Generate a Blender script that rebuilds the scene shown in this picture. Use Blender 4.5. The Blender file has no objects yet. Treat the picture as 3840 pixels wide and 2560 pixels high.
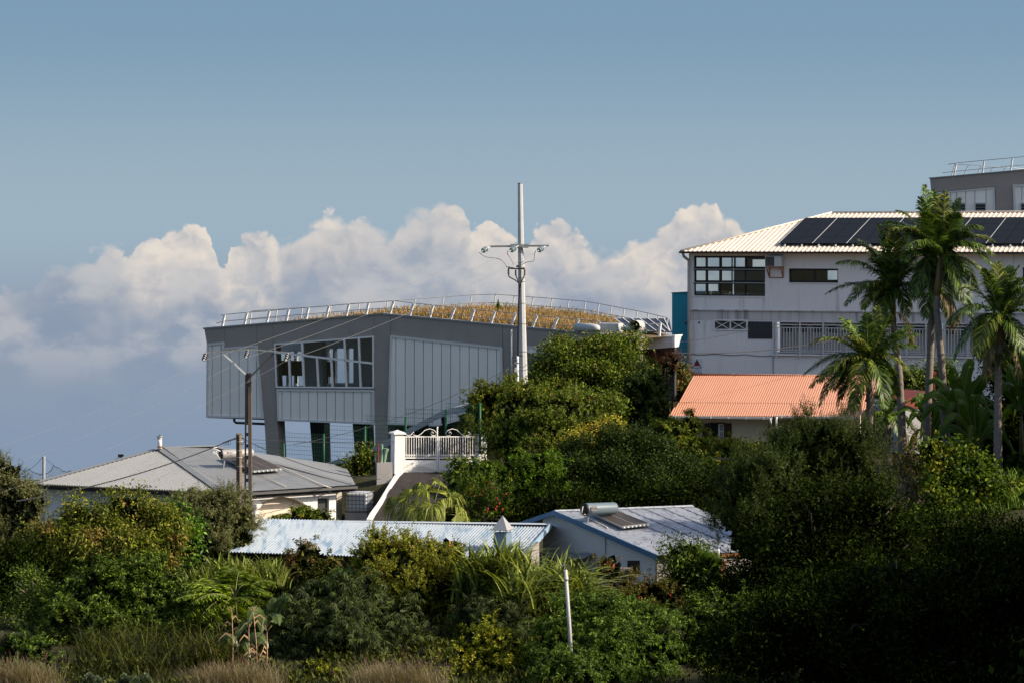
import bpy, math, random
import numpy as np
from mathutils import Vector as V, Matrix

# ------------------------------------------------------------------ camera, sky, sun, exposure
SC = bpy.context.scene
COL = SC.collection
F = 3840 * 100.0 / 36.0          # 100 mm lens on a 36 mm wide sensor, in photograph pixels
HX, HY = 1920.0, 900.0           # the horizon lies well above the middle: we look down a little

cam_data = bpy.data.cameras.new('camera')
cam_data.lens = 100.0
cam_data.sensor_width = 36.0
cam_data.sensor_fit = 'HORIZONTAL'
cam_data.shift_y = -(1280.0 - HY) / 3840.0
cam_data.clip_start = 1.0
cam_data.clip_end = 60000.0
cam = bpy.data.objects.new('camera', cam_data)
cam.rotation_euler = (math.radians(90), 0, 0)
COL.objects.link(cam)
SC.camera = cam

SUN_AZ = math.radians(14.0)      # from due right, turned towards the viewer
SUN_EL = math.radians(34.0)
SUN_DIR = V((math.cos(SUN_AZ) * math.cos(SUN_EL), -math.sin(SUN_AZ) * math.cos(SUN_EL), math.sin(SUN_EL)))
sun_data = bpy.data.lights.new('sun', 'SUN')
sun_data.energy = 4.0
sun_data.angle = math.radians(0.5)
sun_data.color = (1.0, 0.88, 0.72)
sun = bpy.data.objects.new('sun', sun_data)
sun.rotation_euler = SUN_DIR.to_track_quat('Z', 'Y').to_euler()
sun.location = SUN_DIR * 300
COL.objects.link(sun)

SC.view_settings.view_transform = 'Standard'
SC.view_settings.look = 'None'
SC.view_settings.exposure = 0.55
SC.view_settings.gamma = 1.0
SC.view_settings.use_curve_mapping = False
SC.render.engine = 'CYCLES'
SC.cycles.max_bounces = 6
SC.cycles.diffuse_bounces = 2
SC.cycles.glossy_bounces = 2
SC.cycles.transmission_bounces = 3
SC.cycles.transparent_max_bounces = 8
SC.cycles.use_denoising = True
SC.cycles.caustics_reflective = False
SC.cycles.caustics_refractive = False

world = bpy.data.worlds.new('World')
SC.world = world
world.use_nodes = True
WN = world.node_tree.nodes
WL = world.node_tree.links
WN.clear()
SKY_STRENGTH = 0.12


class Net:
    """tiny expression builder for node trees"""
    def __init__(s, tree):
        s.t = tree

    def new(s, typ, **kw):
        n = s.t.nodes.new(typ)
        for k, v in kw.items():
            setattr(n, k, v)
        return n

    def put(s, sock, val):
        if isinstance(val, bpy.types.NodeSocket):
            s.t.links.new(val, sock)
        elif val is not None:
            sock.default_value = val

    def m(s, op, a, b=None, c=None, clamp=False):
        n = s.new('ShaderNodeMath', operation=op)
        n.use_clamp = clamp
        s.put(n.inputs[0], a)
        if b is not None:
            s.put(n.inputs[1], b)
        if c is not None:
            s.put(n.inputs[2], c)
        return n.outputs[0]

    def mix(s, fac, a, b, blend='MIX'):
        n = s.new('ShaderNodeMix', data_type='RGBA', blend_type=blend)
        s.put(n.inputs[0], fac)
        for sock, val in ((n.inputs[6], a), (n.inputs[7], b)):
            if isinstance(val, (tuple, list)):
                val = tuple(val) + (1.0,) if len(val) == 3 else tuple(val)
            s.put(sock, val)
        return n.outputs[2]

    def step(s, e0, e1, x):
        n = s.new('ShaderNodeMapRange', interpolation_type='SMOOTHSTEP')
        s.put(n.inputs[0], x)
        s.put(n.inputs[1], e0)
        s.put(n.inputs[2], e1)
        n.inputs[3].default_value = 0.0
        n.inputs[4].default_value = 1.0
        return n.outputs[0]

    def xyz(s, x, y, z):
        n = s.new('ShaderNodeCombineXYZ')
        for k, q in enumerate((x, y, z)):
            s.put(n.inputs[k], q)
        return n.outputs[0]

    def noise(s, vec, scale, detail=4.0, rough=0.5, dist=0.0, col=False):
        n = s.new('ShaderNodeTexNoise')
        s.put(n.inputs['Vector'], vec)
        n.inputs['Scale'].default_value = scale
        n.inputs['Detail'].default_value = detail
        n.inputs['Roughness'].default_value = rough
        n.inputs['Distortion'].default_value = dist
        return n.outputs['Color'] if col else n.outputs[0]


def build_world():
    g = Net(world.node_tree)
    sky = g.new('ShaderNodeTexSky', sky_type='NISHITA')
    sky.sun_disc = False
    sky.sun_elevation = SUN_EL
    sky.sun_rotation = math.atan2(SUN_DIR.x, SUN_DIR.y)
    sky.altitude = 0.0
    sky.air_density = 1.0
    sky.dust_density = 3.0
    sky.ozone_density = 1.0
    tc = g.new('ShaderNodeTexCoord')
    sep = g.new('ShaderNodeSeparateXYZ')
    g.t.links.new(tc.outputs['Generated'], sep.inputs[0])
    x, y, z = sep.outputs
    k = F / 1000.0
    az = g.m('MULTIPLY', g.m('ARCTAN2', x, y), k)
    dn = g.m('MULTIPLY', g.m('ARCSINE', z), -k)            # down from the horizon
    ss = 1.0 / SKY_STRENGTH / 2 ** SC.view_settings.exposure     # colours below as they look after exposure

    def col(r, gg, b):
        return (r * ss, gg * ss, b * ss)

    def n2(vec, scale, detail, rough=0.5):
        n = g.new('ShaderNodeTexNoise', noise_dimensions='2D')
        g.put(n.inputs['Vector'], vec)
        n.inputs['Scale'].default_value = scale
        n.inputs['Detail'].default_value = detail
        n.inputs['Roughness'].default_value = rough
        return n.outputs['Color']

    def vor(vec, scale):
        n = g.new('ShaderNodeTexVoronoi', voronoi_dimensions='2D', feature='F1')
        g.put(n.inputs['Vector'], vec)
        n.inputs['Scale'].default_value = scale
        return n.outputs['Distance']

    def chan(c):
        n = g.new('ShaderNodeSeparateColor')
        g.put(n.inputs[0], c)
        return n.outputs
    p = g.xyz(az, dn, 0.0)
    big = chan(n2(p, 2.4, 3.0, 0.5))
    fin = chan(n2(p, 11.0, 3.0, 0.55))
    w1, w2, w3 = big
    # ---- cloud bank: height of its top by compass direction
    azw = g.m('ADD', az, g.m('MULTIPLY', g.m('SUBTRACT', w1, 0.5), 0.05))
    cur = g.new('ShaderNodeFloatCurve')
    tops = [(0, 1105), (110, 1060), (250, 1010), (370, 950), (480, 925), (600, 905), (680, 870), (775, 880), (815, 960),
            (842, 1020), (868, 925), (960, 895), (1050, 905), (1150, 850), (1235, 820), (1340, 825), (1450, 872),
            (1500, 835), (1570, 792), (1680, 780), (1750, 800), (1785, 872), (1850, 858), (1930, 880), (2010, 845),
            (2060, 828), (2140, 845), (2200, 930), (2270, 965), (2360, 905), (2420, 885), (2480, 845), (2560, 795),
            (2640, 762), (2740, 775), (2775, 850), (2900, 900), (3100, 880), (3400, 905), (3840, 880)]
    c = cur.mapping.curves[0]
    pts = [((t[0]) / 3840.0, (t[1] - 700) / 500.0) for t in tops]
    while len(c.points) < len(pts):
        c.points.new(0.5, 0.5)
    for q, (a, b) in zip(c.points, pts):
        q.location = (a, b)
        q.handle_type = 'AUTO'
    cur.mapping.update()
    g.put(cur.inputs['Value'], g.m('DIVIDE', g.m('ADD', azw, 1.92), 3.84, clamp=True))
    top = g.m('ADD', g.m('MULTIPLY', cur.outputs[0], 0.5), -0.2)
    # away from this stretch of horizon the same bank goes on with tops of its own
    far = g.step(1.95, 2.6, g.m('ABSOLUTE', az))
    roll = g.m('MULTIPLY', g.m('SUBTRACT', chan(n2(g.xyz(az, 3.7, 0.0), 1.4, 3.0, 0.6))[0], 0.5), 0.45)
    top = g.m('ADD', top, g.m('MULTIPLY', far, roll))
    # rounded heaps: cells in three sizes, pushed about by noise
    fx, fy = g.m('SUBTRACT', fin[0], 0.5), g.m('SUBTRACT', fin[1], 0.5)
    bx, by = g.m('SUBTRACT', w2, 0.5), g.m('SUBTRACT', w3, 0.5)

    def heaps(ox, oy):
        u = g.m('ADD', g.m('ADD', az, ox), g.m('ADD', g.m('MULTIPLY', fx, 0.07), g.m('MULTIPLY', bx, 0.16)))
        v = g.m('ADD', g.m('ADD', dn, oy), g.m('ADD', g.m('MULTIPLY', fy, 0.07), g.m('MULTIPLY', by, 0.16)))
        q = g.xyz(u, v, 0.0)
        h = g.m('MULTIPLY', vor(q, 5.0), -0.60)
        h = g.m('MULTIPLY_ADD', vor(q, 12.0), -0.40, h)
        h = g.m('MULTIPLY_ADD', vor(q, 30.0), -0.17, h)
        return h
    h0 = heaps(0.0, 0.0)
    h1 = heaps(0.030, -0.024)
    depth = g.m('SUBTRACT', dn, top)
    depth = g.m('ADD', depth, g.m('MULTIPLY', g.m('ADD', h0, 0.50), 0.14))
    depth = g.m('ADD', depth, g.m('MULTIPLY', fx, 0.02))
    soft = g.step(0.40, 0.70, w2)
    mask = g.step(g.m('MULTIPLY', soft, -0.02), g.m('ADD', 0.016, g.m('MULTIPLY', soft, 0.035)), depth)
    lit = g.m('MULTIPLY', g.m('SUBTRACT', h0, h1), 0.9)
    lit = g.m('ADD', lit, 0.74)
    lit = g.m('SUBTRACT', lit, g.m('MULTIPLY', g.step(0.0, 0.24, depth), 0.50))
    lit = g.m('ADD', lit, g.m('MULTIPLY', g.m('SUBTRACT', w3, 0.5), 1.5))
    lit = g.m('ADD', lit, g.m('MULTIPLY', fx, 0.35), clamp=True)
    white = col(0.82, 0.735, 0.645)
    grey = col(0.40, 0.435, 0.50)
    haze = col(0.275, 0.335, 0.435)
    lowhaze = col(0.235, 0.315, 0.435)
    cloud = g.mix(g.step(0.0, 1.0, lit), grey, white)
    # grey patches and haze swallow the lower parts
    dd = g.m('ADD', dn, g.m('MULTIPLY', g.m('SUBTRACT', w2, 0.5), 0.9))
    dd = g.m('SUBTRACT', dd, g.m('MULTIPLY', g.step(-2.0, 1.0, az), 0.10))
    low = g.step(-0.06, 0.42, dd)
    cloud = g.mix(low, cloud, haze)
    veil = chan(n2(g.xyz(g.m('MULTIPLY', az, 0.55), dn, 0.0), 5.5, 5.0, 0.55))
    vm = g.m('MULTIPLY', g.step(0.44, 0.66, veil[0]), g.m('SUBTRACT', 1.0, g.step(0.30, 0.62, dn)))
    cloud = g.mix(g.m('MULTIPLY', vm, 0.75), cloud, col(0.545, 0.545, 0.56))
    vd = g.m('MULTIPLY', g.step(0.50, 0.70, veil[1]), g.step(0.05, 0.25, dn))
    cloud = g.mix(g.m('MULTIPLY', vd, 0.5), cloud, col(0.235, 0.30, 0.42))
    cloud = g.mix(g.step(0.40, 0.85, dn), cloud, lowhaze)
    thin = g.step(-2.3, -0.85, az)
    # clear air: deepening from a pale band at the horizon, all the way round
    band = g.mix(g.step(-0.90, -0.10, dn), col(0.205, 0.335, 0.465), col(0.335, 0.445, 0.535))
    clear = g.mix(g.step(-4.5, -0.95, dn), sky.outputs[0], band)
    clear = g.mix(g.step(-0.05, 0.35, dn), clear, haze)
    mask = g.m('MULTIPLY', mask, g.m('ADD', 0.70, g.m('MULTIPLY', thin, 0.30)))
    mask = g.m('MAXIMUM', mask, g.step(0.25, 0.6, dn))
    final = g.mix(mask, clear, cloud)
    bg = g.new('ShaderNodeBackground')
    g.put(bg.inputs[0], final)
    bg.inputs[1].default_value = SKY_STRENGTH
    out = g.new('ShaderNodeOutputWorld')
    g.t.links.new(bg.outputs[0], out.inputs[0])


build_world()

# ------------------------------------------------------------------ geometry helpers
def at(px, py, Y):
    return V(((px - HX) * Y / F, Y, (HY - py) * Y / F))


class Pl:
    """a plane in the scene; pt() finds where a line of sight meets it"""
    def __init__(s, p, n, xref=None):
        s.p = V(p)
        s.n = V(n).normalized()
        if s.n.dot(s.p) > 0:
            s.n = -s.n
        s.xref = xref

    def pt(s, px, py, off=0.0):
        d = V(((px - HX) / F, 1.0, (HY - py) / F))
        q = d * (s.p.dot(s.n) / d.dot(s.n))
        return q + s.n * off

    def q(s, px, py, off=0.0):
        a = s.pt(px, HY)
        r = s.pt(s.xref, HY) if s.xref is not None else a
        return V((a.x, a.y, (HY - py) * r.y / F)) + s.n * off

    def moved(s, d):
        return Pl(s.p + s.n * d, s.n, s.xref)


def vplane(px, Y, deg, xref=None):
    a = math.radians(deg)
    return Pl(at(px, HY, Y), (-math.sin(a), -math.cos(a), 0), xref)


def woff(o):
    r = V((0, 0, 0))
    while o is not None:
        r += o.location
        o = o.parent
    return r


def tag(o, label=None, cat=None, group=None, kind=None):
    if label:
        o['label'] = label
    if cat:
        o['category'] = cat
    if group:
        o['group'] = group
    if kind:
        o['kind'] = kind
    return o


def thing(name, label, cat, loc, group=None):
    o = bpy.data.objects.new(name, None)
    o.empty_display_size = 0.3
    o.location = loc
    COL.objects.link(o)
    return tag(o, label, cat, group)


def link_mesh(name, me, mat, parent):
    if mat is not None:
        me.materials.append(mat)
    o = bpy.data.objects.new(name, me)
    o.parent = parent
    COL.objects.link(o)
    return o


def smooth(o, on=True):
    o.data.polygons.foreach_set('use_smooth', [on] * len(o.data.polygons))
    return o


def np_mesh(name, verts, faces, mat, parent=None, flat=True):
    """verts n x 3 in world space, faces m x 3 or m x 4"""
    off = woff(parent)
    verts = np.asarray(verts, dtype=np.float32) - np.array(off, dtype=np.float32)
    faces = np.asarray(faces, dtype=np.int32)
    me = bpy.data.meshes.new(name)
    nv, nf, k = len(verts), len(faces), faces.shape[1]
    me.vertices.add(nv)
    me.vertices.foreach_set('co', verts.ravel())
    me.loops.add(nf * k)
    me.loops.foreach_set('vertex_index', faces.ravel())
    me.polygons.add(nf)
    me.polygons.foreach_set('loop_start', np.arange(0, nf * k, k, dtype=np.int32))
    me.update(calc_edges=True)
    return link_mesh(name, me, mat, parent)


class MB:
    def __init__(s):
        s.v = []
        s.f = []

    def prism(s, poly, vec):
        n = len(poly)
        b = len(s.v)
        vec = V(vec)
        s.v += [V(p) for p in poly] + [V(p) + vec for p in poly]
        nn = V((0, 0, 0))
        for i in range(n):
            nn += V(poly[i]).cross(V(poly[(i + 1) % n]))
        flip = nn.dot(vec) > 0
        f0 = list(range(b, b + n))
        f1 = list(range(b + n, b + 2 * n))
        if flip:
            s.f += [f0[::-1], f1]
            s.f += [[b + i, b + (i + 1) % n, b + n + (i + 1) % n, b + n + i] for i in range(n)]
        else:
            s.f += [f0, f1[::-1]]
            s.f += [[b + i, b + n + i, b + n + (i + 1) % n, b + (i + 1) % n] for i in range(n)]
        return s

    def slab(s, pl, pxs, o0, o1, q=False):
        g = pl.q if q else pl.pt
        poly = [g(x, y, o1) for x, y in pxs]
        return s.prism(poly, pl.n * (o0 - o1))

    def rect(s, pl, x0, y0, x1, y1, o0, o1, q=False):
        return s.slab(pl, [(x0, y0), (x1, y0), (x1, y1), (x0, y1)], o0, o1, q)

    def bar(s, a, b, w, d=None, up=V((0, 0, 1))):
        """box beam from a to b, w across and d along up"""
        a, b = V(a), V(b)
        d = d or w
        t = (b - a).normalized()
        sd = t.cross(up)
        if sd.length < 1e-4:
            sd = t.cross(V((0, 1, 0)))
        sd.normalize()
        u = sd.cross(t).normalized()
        poly = [a + sd * (w / 2) + u * (d / 2), a - sd * (w / 2) + u * (d / 2), a - sd * (w / 2) - u * (d / 2), a + sd * (w / 2) - u * (d / 2)]
        return s.prism(poly, b - a)

    def box(s, c, sx, sy, sz, rz=0.0):
        c = V(c)
        ca, sa = math.cos(rz), math.sin(rz)
        def r(x, y):
            return c + V((x * ca - y * sa, x * sa + y * ca, -sz / 2))
        return s.prism([r(-sx / 2, -sy / 2), r(sx / 2, -sy / 2), r(sx / 2, sy / 2), r(-sx / 2, sy / 2)], V((0, 0, sz)))

    def tube(s, pts, r, n=6, cap=True, squash=1.0):
        pts = [V(p) for p in pts]
        m = len(pts)
        rr = r if isinstance(r, (list, tuple)) else [r] * m
        base = len(s.v)
        t0 = (pts[1] - pts[0]).normalized()
        ref = V((0, 0, 1)) if abs(t0.z) < 0.9 else V((1, 0, 0))
        for i, p in enumerate(pts):
            t = (pts[min(i + 1, m - 1)] - pts[max(i - 1, 0)]).normalized()
            a = t.cross(ref)
            if a.length < 1e-3:
                a = t.cross(V((0, 1, 0)))
            a.normalize()
            b = t.cross(a).normalized()
            for k in range(n):
                an = 2 * math.pi * k / n
                s.v.append(p + a * (math.cos(an) * rr[i]) + b * (math.sin(an) * rr[i] * squash))
        for i in range(m - 1):
            for k in range(n):
                k2 = (k + 1) % n
                s.f.append([base + i * n + k, base + i * n + k2, base + (i + 1) * n + k2, base + (i + 1) * n + k])
        if cap:
            s.f.append([base + k for k in range(n)][::-1])
            s.f.append([base + (m - 1) * n + k for k in range(n)])
        return s

    def poly(s, pts):
        b = len(s.v)
        s.v += [V(p) for p in pts]
        s.f.append(list(range(b, b + len(pts))))
        return s

    def holes(s, pl, x0, y0, x1, y1, hs, o0, o1, q=True):
        xs = sorted({x0, x1} | {h[0] for h in hs} | {h[2] for h in hs})
        ys = sorted({y0, y1} | {h[1] for h in hs} | {h[3] for h in hs})
        xs = [x for x in xs if x0 <= x <= x1]
        ys = [y for y in ys if y0 <= y <= y1]
        for a, b in zip(xs, xs[1:]):
            run = None
            for c, d in zip(ys, ys[1:]):
                mx, my = (a + b) / 2, (c + d) / 2
                inside = any(h[0] < mx < h[2] and h[1] < my < h[3] for h in hs)
                if inside:
                    if run:
                        s.rect(pl, a, run[0], b, run[1], o0, o1, q)
                    run = None
                else:
                    run = (run[0], d) if run else (c, d)
            if run:
                s.rect(pl, a, run[0], b, run[1], o0, o1, q)
        return s

    def build(s, name, mat, parent=None, smooth_=False):
        off = woff(parent)
        me = bpy.data.meshes.new(name)
        me.from_pydata([tuple(p - off) for p in s.v], [], s.f)
        me.update()
        o = link_mesh(name, me, mat, parent)
        if smooth_:
            smooth(o)
        return o


def frame(mb, pl, pxs, w, o0, o1, q=False):
    """mitred border of width w metres inside a px polygon"""
    g = pl.q if q else pl.pt
    P = [g(x, y, 0) for x, y in pxs]
    n = len(P)
    cen = sum(P, V((0, 0, 0))) / n
    nn = V((0, 0, 0))
    for i in range(n):
        nn += (P[i] - cen).cross(P[(i + 1) % n] - cen)
    sgn = 1.0 if nn.dot(pl.n) > 0 else -1.0
    inner = []
    for i in range(n):
        e0 = (P[i] - P[i - 1]).normalized()
        e1 = (P[(i + 1) % n] - P[i]).normalized()
        n0 = pl.n.cross(e0) * sgn
        n1 = pl.n.cross(e1) * sgn
        b = (n0 + n1)
        b = b / max(b.length_squared / 2, 0.2)
        inner.append(P[i] + b * w)
    for i in range(n):
        j = (i + 1) % n
        poly = [P[i], P[j], inner[j], inner[i]]
        mb.prism([p + pl.n * o1 for p in poly], pl.n * (o0 - o1))
    return inner


def clipx(poly, a, b):
    def half(ps, lim, keep_ge):
        out = []
        for i in range(len(ps)):
            p, q = ps[i], ps[(i + 1) % len(ps)]
            pin = (p[0] >= lim) == keep_ge or p[0] == lim
            qin = (q[0] >= lim) == keep_ge or q[0] == lim
            if pin:
                out.append(p)
            if pin != qin:
                t = (lim - p[0]) / (q[0] - p[0])
                out.append((lim, p[1] + t * (q[1] - p[1])))
        return out
    r = half(poly, a, True)
    if len(r) >= 3:
        r = half(r, b, False)
    res = []
    for p in r:
        if not res or abs(p[0] - res[-1][0]) + abs(p[1] - res[-1][1]) > 1e-6:
            res.append(p)
    if len(res) > 1 and abs(res[0][0] - res[-1][0]) + abs(res[0][1] - res[-1][1]) < 1e-6:
        res.pop()
    return res if len(res) >= 3 else None


def lerp(a, b, t):
    return a + (b - a) * t


def bez(p0, p1, p2, n):
    return [p0 * ((1 - t) ** 2) + p1 * (2 * t * (1 - t)) + p2 * (t * t) for t in [i / n for i in range(n + 1)]]


def catenary(a, b, sag, n=14):
    return [a.lerp(b, i / n) - V((0, 0, 4 * sag * (i / n) * (1 - i / n))) for i in range(n + 1)]

# ------------------------------------------------------------------ materials
MATS = {}


def mat(name, col, rough=0.7, spec=0.3, metal=0.0, var=0.12, vscale=1.2, fine=0.0, fscale=30.0, bump=0.0, bscale=40.0,
        rnd=0.0, streak=None, stretch=None, transl=0.0):
    """plain surface with cloudy colour variation, optional fine grain, streaks and bump"""
    if name in MATS:
        return MATS[name]
    m = bpy.data.materials.new(name)
    m.use_nodes = True
    m.node_tree.nodes.clear()
    g = Net(m.node_tree)
    tc = g.new('ShaderNodeTexCoord').outputs['Object']
    v = tc
    if stretch:
        mp = g.new('ShaderNodeMapping')
        g.put(mp.inputs[0], tc)
        mp.inputs['Scale'].default_value = stretch
        v = mp.outputs[0]
    f = g.m('SUBTRACT', g.noise(v, vscale, 5.0, 0.6), 0.5)
    amt = g.m('MULTIPLY', f, var * 2.4)
    if fine:
        amt = g.m('ADD', amt, g.m('MULTIPLY', g.m('SUBTRACT', g.noise(tc, fscale, 3.0, 0.6), 0.5), fine * 2.4))
    if rnd:
        oi = g.new('ShaderNodeObjectInfo')
        amt = g.m('ADD', amt, g.m('MULTIPLY', g.m('SUBTRACT', oi.outputs['Random'], 0.5), rnd * 2))
    k = g.m('ADD', 1.0, amt)
    c = g.mix(1.0, col, g.xyz(k, k, k), 'MULTIPLY')
    if streak:
        scol, amount, sc, thr = streak           # dark runs down a wall, or worn paint along a sheet
        sv = g.new('ShaderNodeMapping')
        g.put(sv.inputs[0], tc)
        sv.inputs['Scale'].default_value = sc
        s = g.step(thr, thr + 0.22, g.noise(sv.outputs[0], 1.0, 6.0, 0.65))
        c = g.mix(g.m('MULTIPLY', s, amount), c, scol)
    p = g.new('ShaderNodeBsdfPrincipled')
    g.put(p.inputs['Base Color'], c)
    p.inputs['Roughness'].default_value = rough
    p.inputs['Specular IOR Level'].default_value = spec
    p.inputs['Metallic'].default_value = metal
    if bump:
        b = g.new('ShaderNodeBump')
        b.inputs['Strength'].default_value = bump
        b.inputs['Distance'].default_value = 0.02
        g.put(b.inputs['Height'], g.noise(tc, bscale, 4.0, 0.6))
        g.t.links.new(b.outputs[0], p.inputs['Normal'])
    sh = p.outputs[0]
    if transl:
        tr = g.new('ShaderNodeBsdfTranslucent')
        g.put(tr.inputs[0], c)
        mx = g.new('ShaderNodeMixShader')
        mx.inputs[0].default_value = transl
        g.t.links.new(sh, mx.inputs[1])
        g.t.links.new(tr.outputs[0], mx.inputs[2])
        sh = mx.outputs[0]
    out = g.new('ShaderNodeOutputMaterial')
    g.t.links.new(sh, out.inputs[0])
    MATS[name] = m
    return m


def glass(name, tint=(0.8, 0.88, 0.9), refl=0.12):
    if name in MATS:
        return MATS[name]
    m = bpy.data.materials.new(name)
    m.use_nodes = True
    m.node_tree.nodes.clear()
    g = Net(m.node_tree)
    t = g.new('ShaderNodeBsdfTransparent')
    t.inputs[0].default_value = tuple(tint) + (1,)
    gl = g.new('ShaderNodeBsdfGlossy')
    gl.inputs['Roughness'].default_value = 0.02
    mx = g.new('ShaderNodeMixShader')
    fr = g.new('ShaderNodeFresnel')
    fr.inputs[0].default_value = 1.5
    g.put(mx.inputs[0], g.m('MAXIMUM', g.m('MULTIPLY', fr.outputs[0], 1.0), refl))
    g.t.links.new(t.outputs[0], mx.inputs[1])
    g.t.links.new(gl.outputs[0], mx.inputs[2])
    out = g.new('ShaderNodeOutputMaterial')
    g.t.links.new(mx.outputs[0], out.inputs[0])
    MATS[name] = m
    return m


def leafmat(name, c1, c2, tip=None, tip_amt=0.0, tip_scale=1.3, trans=0.35, rough=0.45, spec=0.35, top=None):
    """leaves: every leaf its own shade between c1 and c2, some sprays of a third colour"""
    if name in MATS:
        return MATS[name]
    m = bpy.data.materials.new(name)
    m.use_nodes = True
    m.node_tree.nodes.clear()
    g = Net(m.node_tree)
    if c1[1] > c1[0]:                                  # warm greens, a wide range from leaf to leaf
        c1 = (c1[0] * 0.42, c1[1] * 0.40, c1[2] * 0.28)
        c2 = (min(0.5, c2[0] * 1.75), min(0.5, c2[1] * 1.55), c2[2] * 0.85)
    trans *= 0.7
    ge = g.new('ShaderNodeNewGeometry')
    r = ge.outputs['Random Per Island']
    c = g.mix(g.m('POWER', r, 1.9), c1, c2)
    tc = g.new('ShaderNodeTexCoord').outputs['Object']
    n0 = g.m('ADD', 0.35, g.m('MULTIPLY', g.noise(tc, 1.1, 3.0, 0.55), 1.3))
    c = g.mix(1.0, c, g.xyz(n0, n0, n0), 'MULTIPLY')
    if tip:
        n = g.noise(tc, tip_scale, 3.0, 0.55)
        f = g.step(0.62 - tip_amt * 0.35, 0.72 - tip_amt * 0.2, g.m('ADD', n, g.m('MULTIPLY', g.m('SUBTRACT', r, 0.5), 0.22)))
        c = g.mix(g.m('MULTIPLY', f, 0.85), c, tip)
    p = g.new('ShaderNodeBsdfPrincipled')
    g.put(p.inputs['Base Color'], c)
    p.inputs['Roughness'].default_value = rough + 0.08
    p.inputs['Specular IOR Level'].default_value = spec * 0.45
    tr = g.new('ShaderNodeBsdfTranslucent')
    g.put(tr.inputs[0], g.mix(1.0, c, (1.35, 1.35, 0.5), 'MULTIPLY'))
    mx = g.new('ShaderNodeMixShader')
    mx.inputs[0].default_value = trans
    g.t.links.new(p.outputs[0], mx.inputs[1])
    g.t.links.new(tr.outputs[0], mx.inputs[2])
    out = g.new('ShaderNodeOutputMaterial')
    g.t.links.new(mx.outputs[0], out.inputs[0])
    MATS[name] = m
    return m

# ------------------------------------------------------------------ terrain
GP = [(200, 2560, 82), (1920, 2575, 82), (3000, 2560, 82), (3800, 2350, 90), (-400, 2300, 95), (900, 2240, 104), (1950, 2260, 104),
      (2460, 2235, 101), (2900, 2190, 103), (150, 2030, 122), (850, 2050, 118), (1290, 1985, 122), (1400, 1985, 118),
      (1720, 1975, 117), (1500, 1778, 127), (1800, 1778, 127), (1050, 1830, 140), (1200, 1830, 150), (800, 1850, 150), (300, 1900, 140),
      (1455, 1760, 150), (1900, 1690, 146), (2560, 1775, 143), (3230, 1775, 140), (2100, 1840, 130), (2350, 1930, 124),
      (2650, 1500, 167), (3800, 1520, 158), (2480, 1480, 165), (3100, 1730, 130), (3500, 1760, 130), (3740, 1810, 122),
      (3600, 1960, 108), (3840, 1910, 105), (2700, 1880, 122), (3000, 1850, 120), (0, 1860, 170), (1500, 1800, 172), (2600, 1550, 185), (3900, 1500, 180)]
GPT = np.array([tuple(at(*g)) for g in GP])
BASE_D = 12.0


def ground_z(X, Y):
    X = np.asarray(X, dtype=float)
    Y = np.asarray(Y, dtype=float)
    Xc = np.clip(X, -30, 36)
    Yc = np.clip(Y, 78, 178)
    d2 = (Xc[..., None] - GPT[:, 0]) ** 2 + (Yc[..., None] - GPT[:, 1]) ** 2
    w = 1.0 / (d2 + 1.2) ** 1.6
    z = (w * GPT[:, 2]).sum(-1) / w.sum(-1)
    z = z - np.maximum(Y - 178, 0) * 0.16                                  # the mountain side falls away to the coast
    near = np.clip((78 - Y) / 78, 0, 1)
    z = z * (1 - near) + near * -1.7                                       # and climbs to where we stand
    z = z + np.clip(X - 26, 0, 300) * 0.10 + np.clip(-30 - X, 0, 400) * -0.04
    return z


def gz(X, Y):
    return float(ground_z(np.array([X]), np.array([Y]))[0])


def on_ground(px, Y):
    X = (px - HX) * Y / F
    return V((X, Y, gz(X, Y)))


gx = np.concatenate([[-6000, -2500, -1000, -400, -200, -120, -80], np.arange(-60, 61, 1.0), [80, 120, 200, 400, 1000, 2500, 6000]])
gy = np.concatenate([[-3000, -1000, -300, -100, -30], np.arange(0, 70, 7.0), np.arange(70, 200, 1.0), [210, 230, 260, 320, 420, 600, 1000, 2000, 4000, 8000, 14000]])
GX, GY = np.meshgrid(gx, gy, indexing='ij')
GZ = ground_z(GX, GY)
GZ[(GX > -60) & (GX < 61) & (GY > 70) & (GY < 200)] += 0.0
nx, ny = GX.shape
idx = np.arange(nx * ny).reshape(nx, ny)
quads = np.stack([idx[:-1, :-1], idx[1:, :-1], idx[1:, 1:], idx[:-1, 1:]], -1).reshape(-1, 4)
ground_mat = mat('earth', (0.045, 0.042, 0.02), rough=0.95, spec=0.1, var=0.4, vscale=0.35, fine=0.4, fscale=6.0, bump=0.6, bscale=8.0)
gr = np_mesh('ground', np.stack([GX, GY, GZ], -1).reshape(-1, 3), quads, ground_mat)
tag(gr, kind='structure')
smooth(gr)

# ------------------------------------------------------------------ shared materials
M_dark = mat('dark_render', (0.33, 0.29, 0.26), rough=0.8, var=0.16, vscale=0.7, fine=0.10, fscale=14, bump=0.25, bscale=1.6)
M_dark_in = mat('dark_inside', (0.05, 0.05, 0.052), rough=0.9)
M_poly = mat('polycarbonate_sheet', (0.90, 0.85, 0.78), rough=0.30, spec=0.6, var=0.06, vscale=0.5, rnd=0.03, stretch=(2.0, 2.0, 0.3))
M_joint = mat('sheet_joint', (0.38, 0.37, 0.36), rough=0.5)
M_alu = mat('aluminium', (0.62, 0.62, 0.60), rough=0.4, spec=0.5, var=0.05)
M_white = mat('white_paint', (0.80, 0.78, 0.75), rough=0.6, var=0.07, vscale=1.0, fine=0.03)
M_galv = mat('galvanised', (0.50, 0.50, 0.49), rough=0.55, spec=0.4, metal=0.0, var=0.10, vscale=3.0, fine=0.14, fscale=26)
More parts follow.
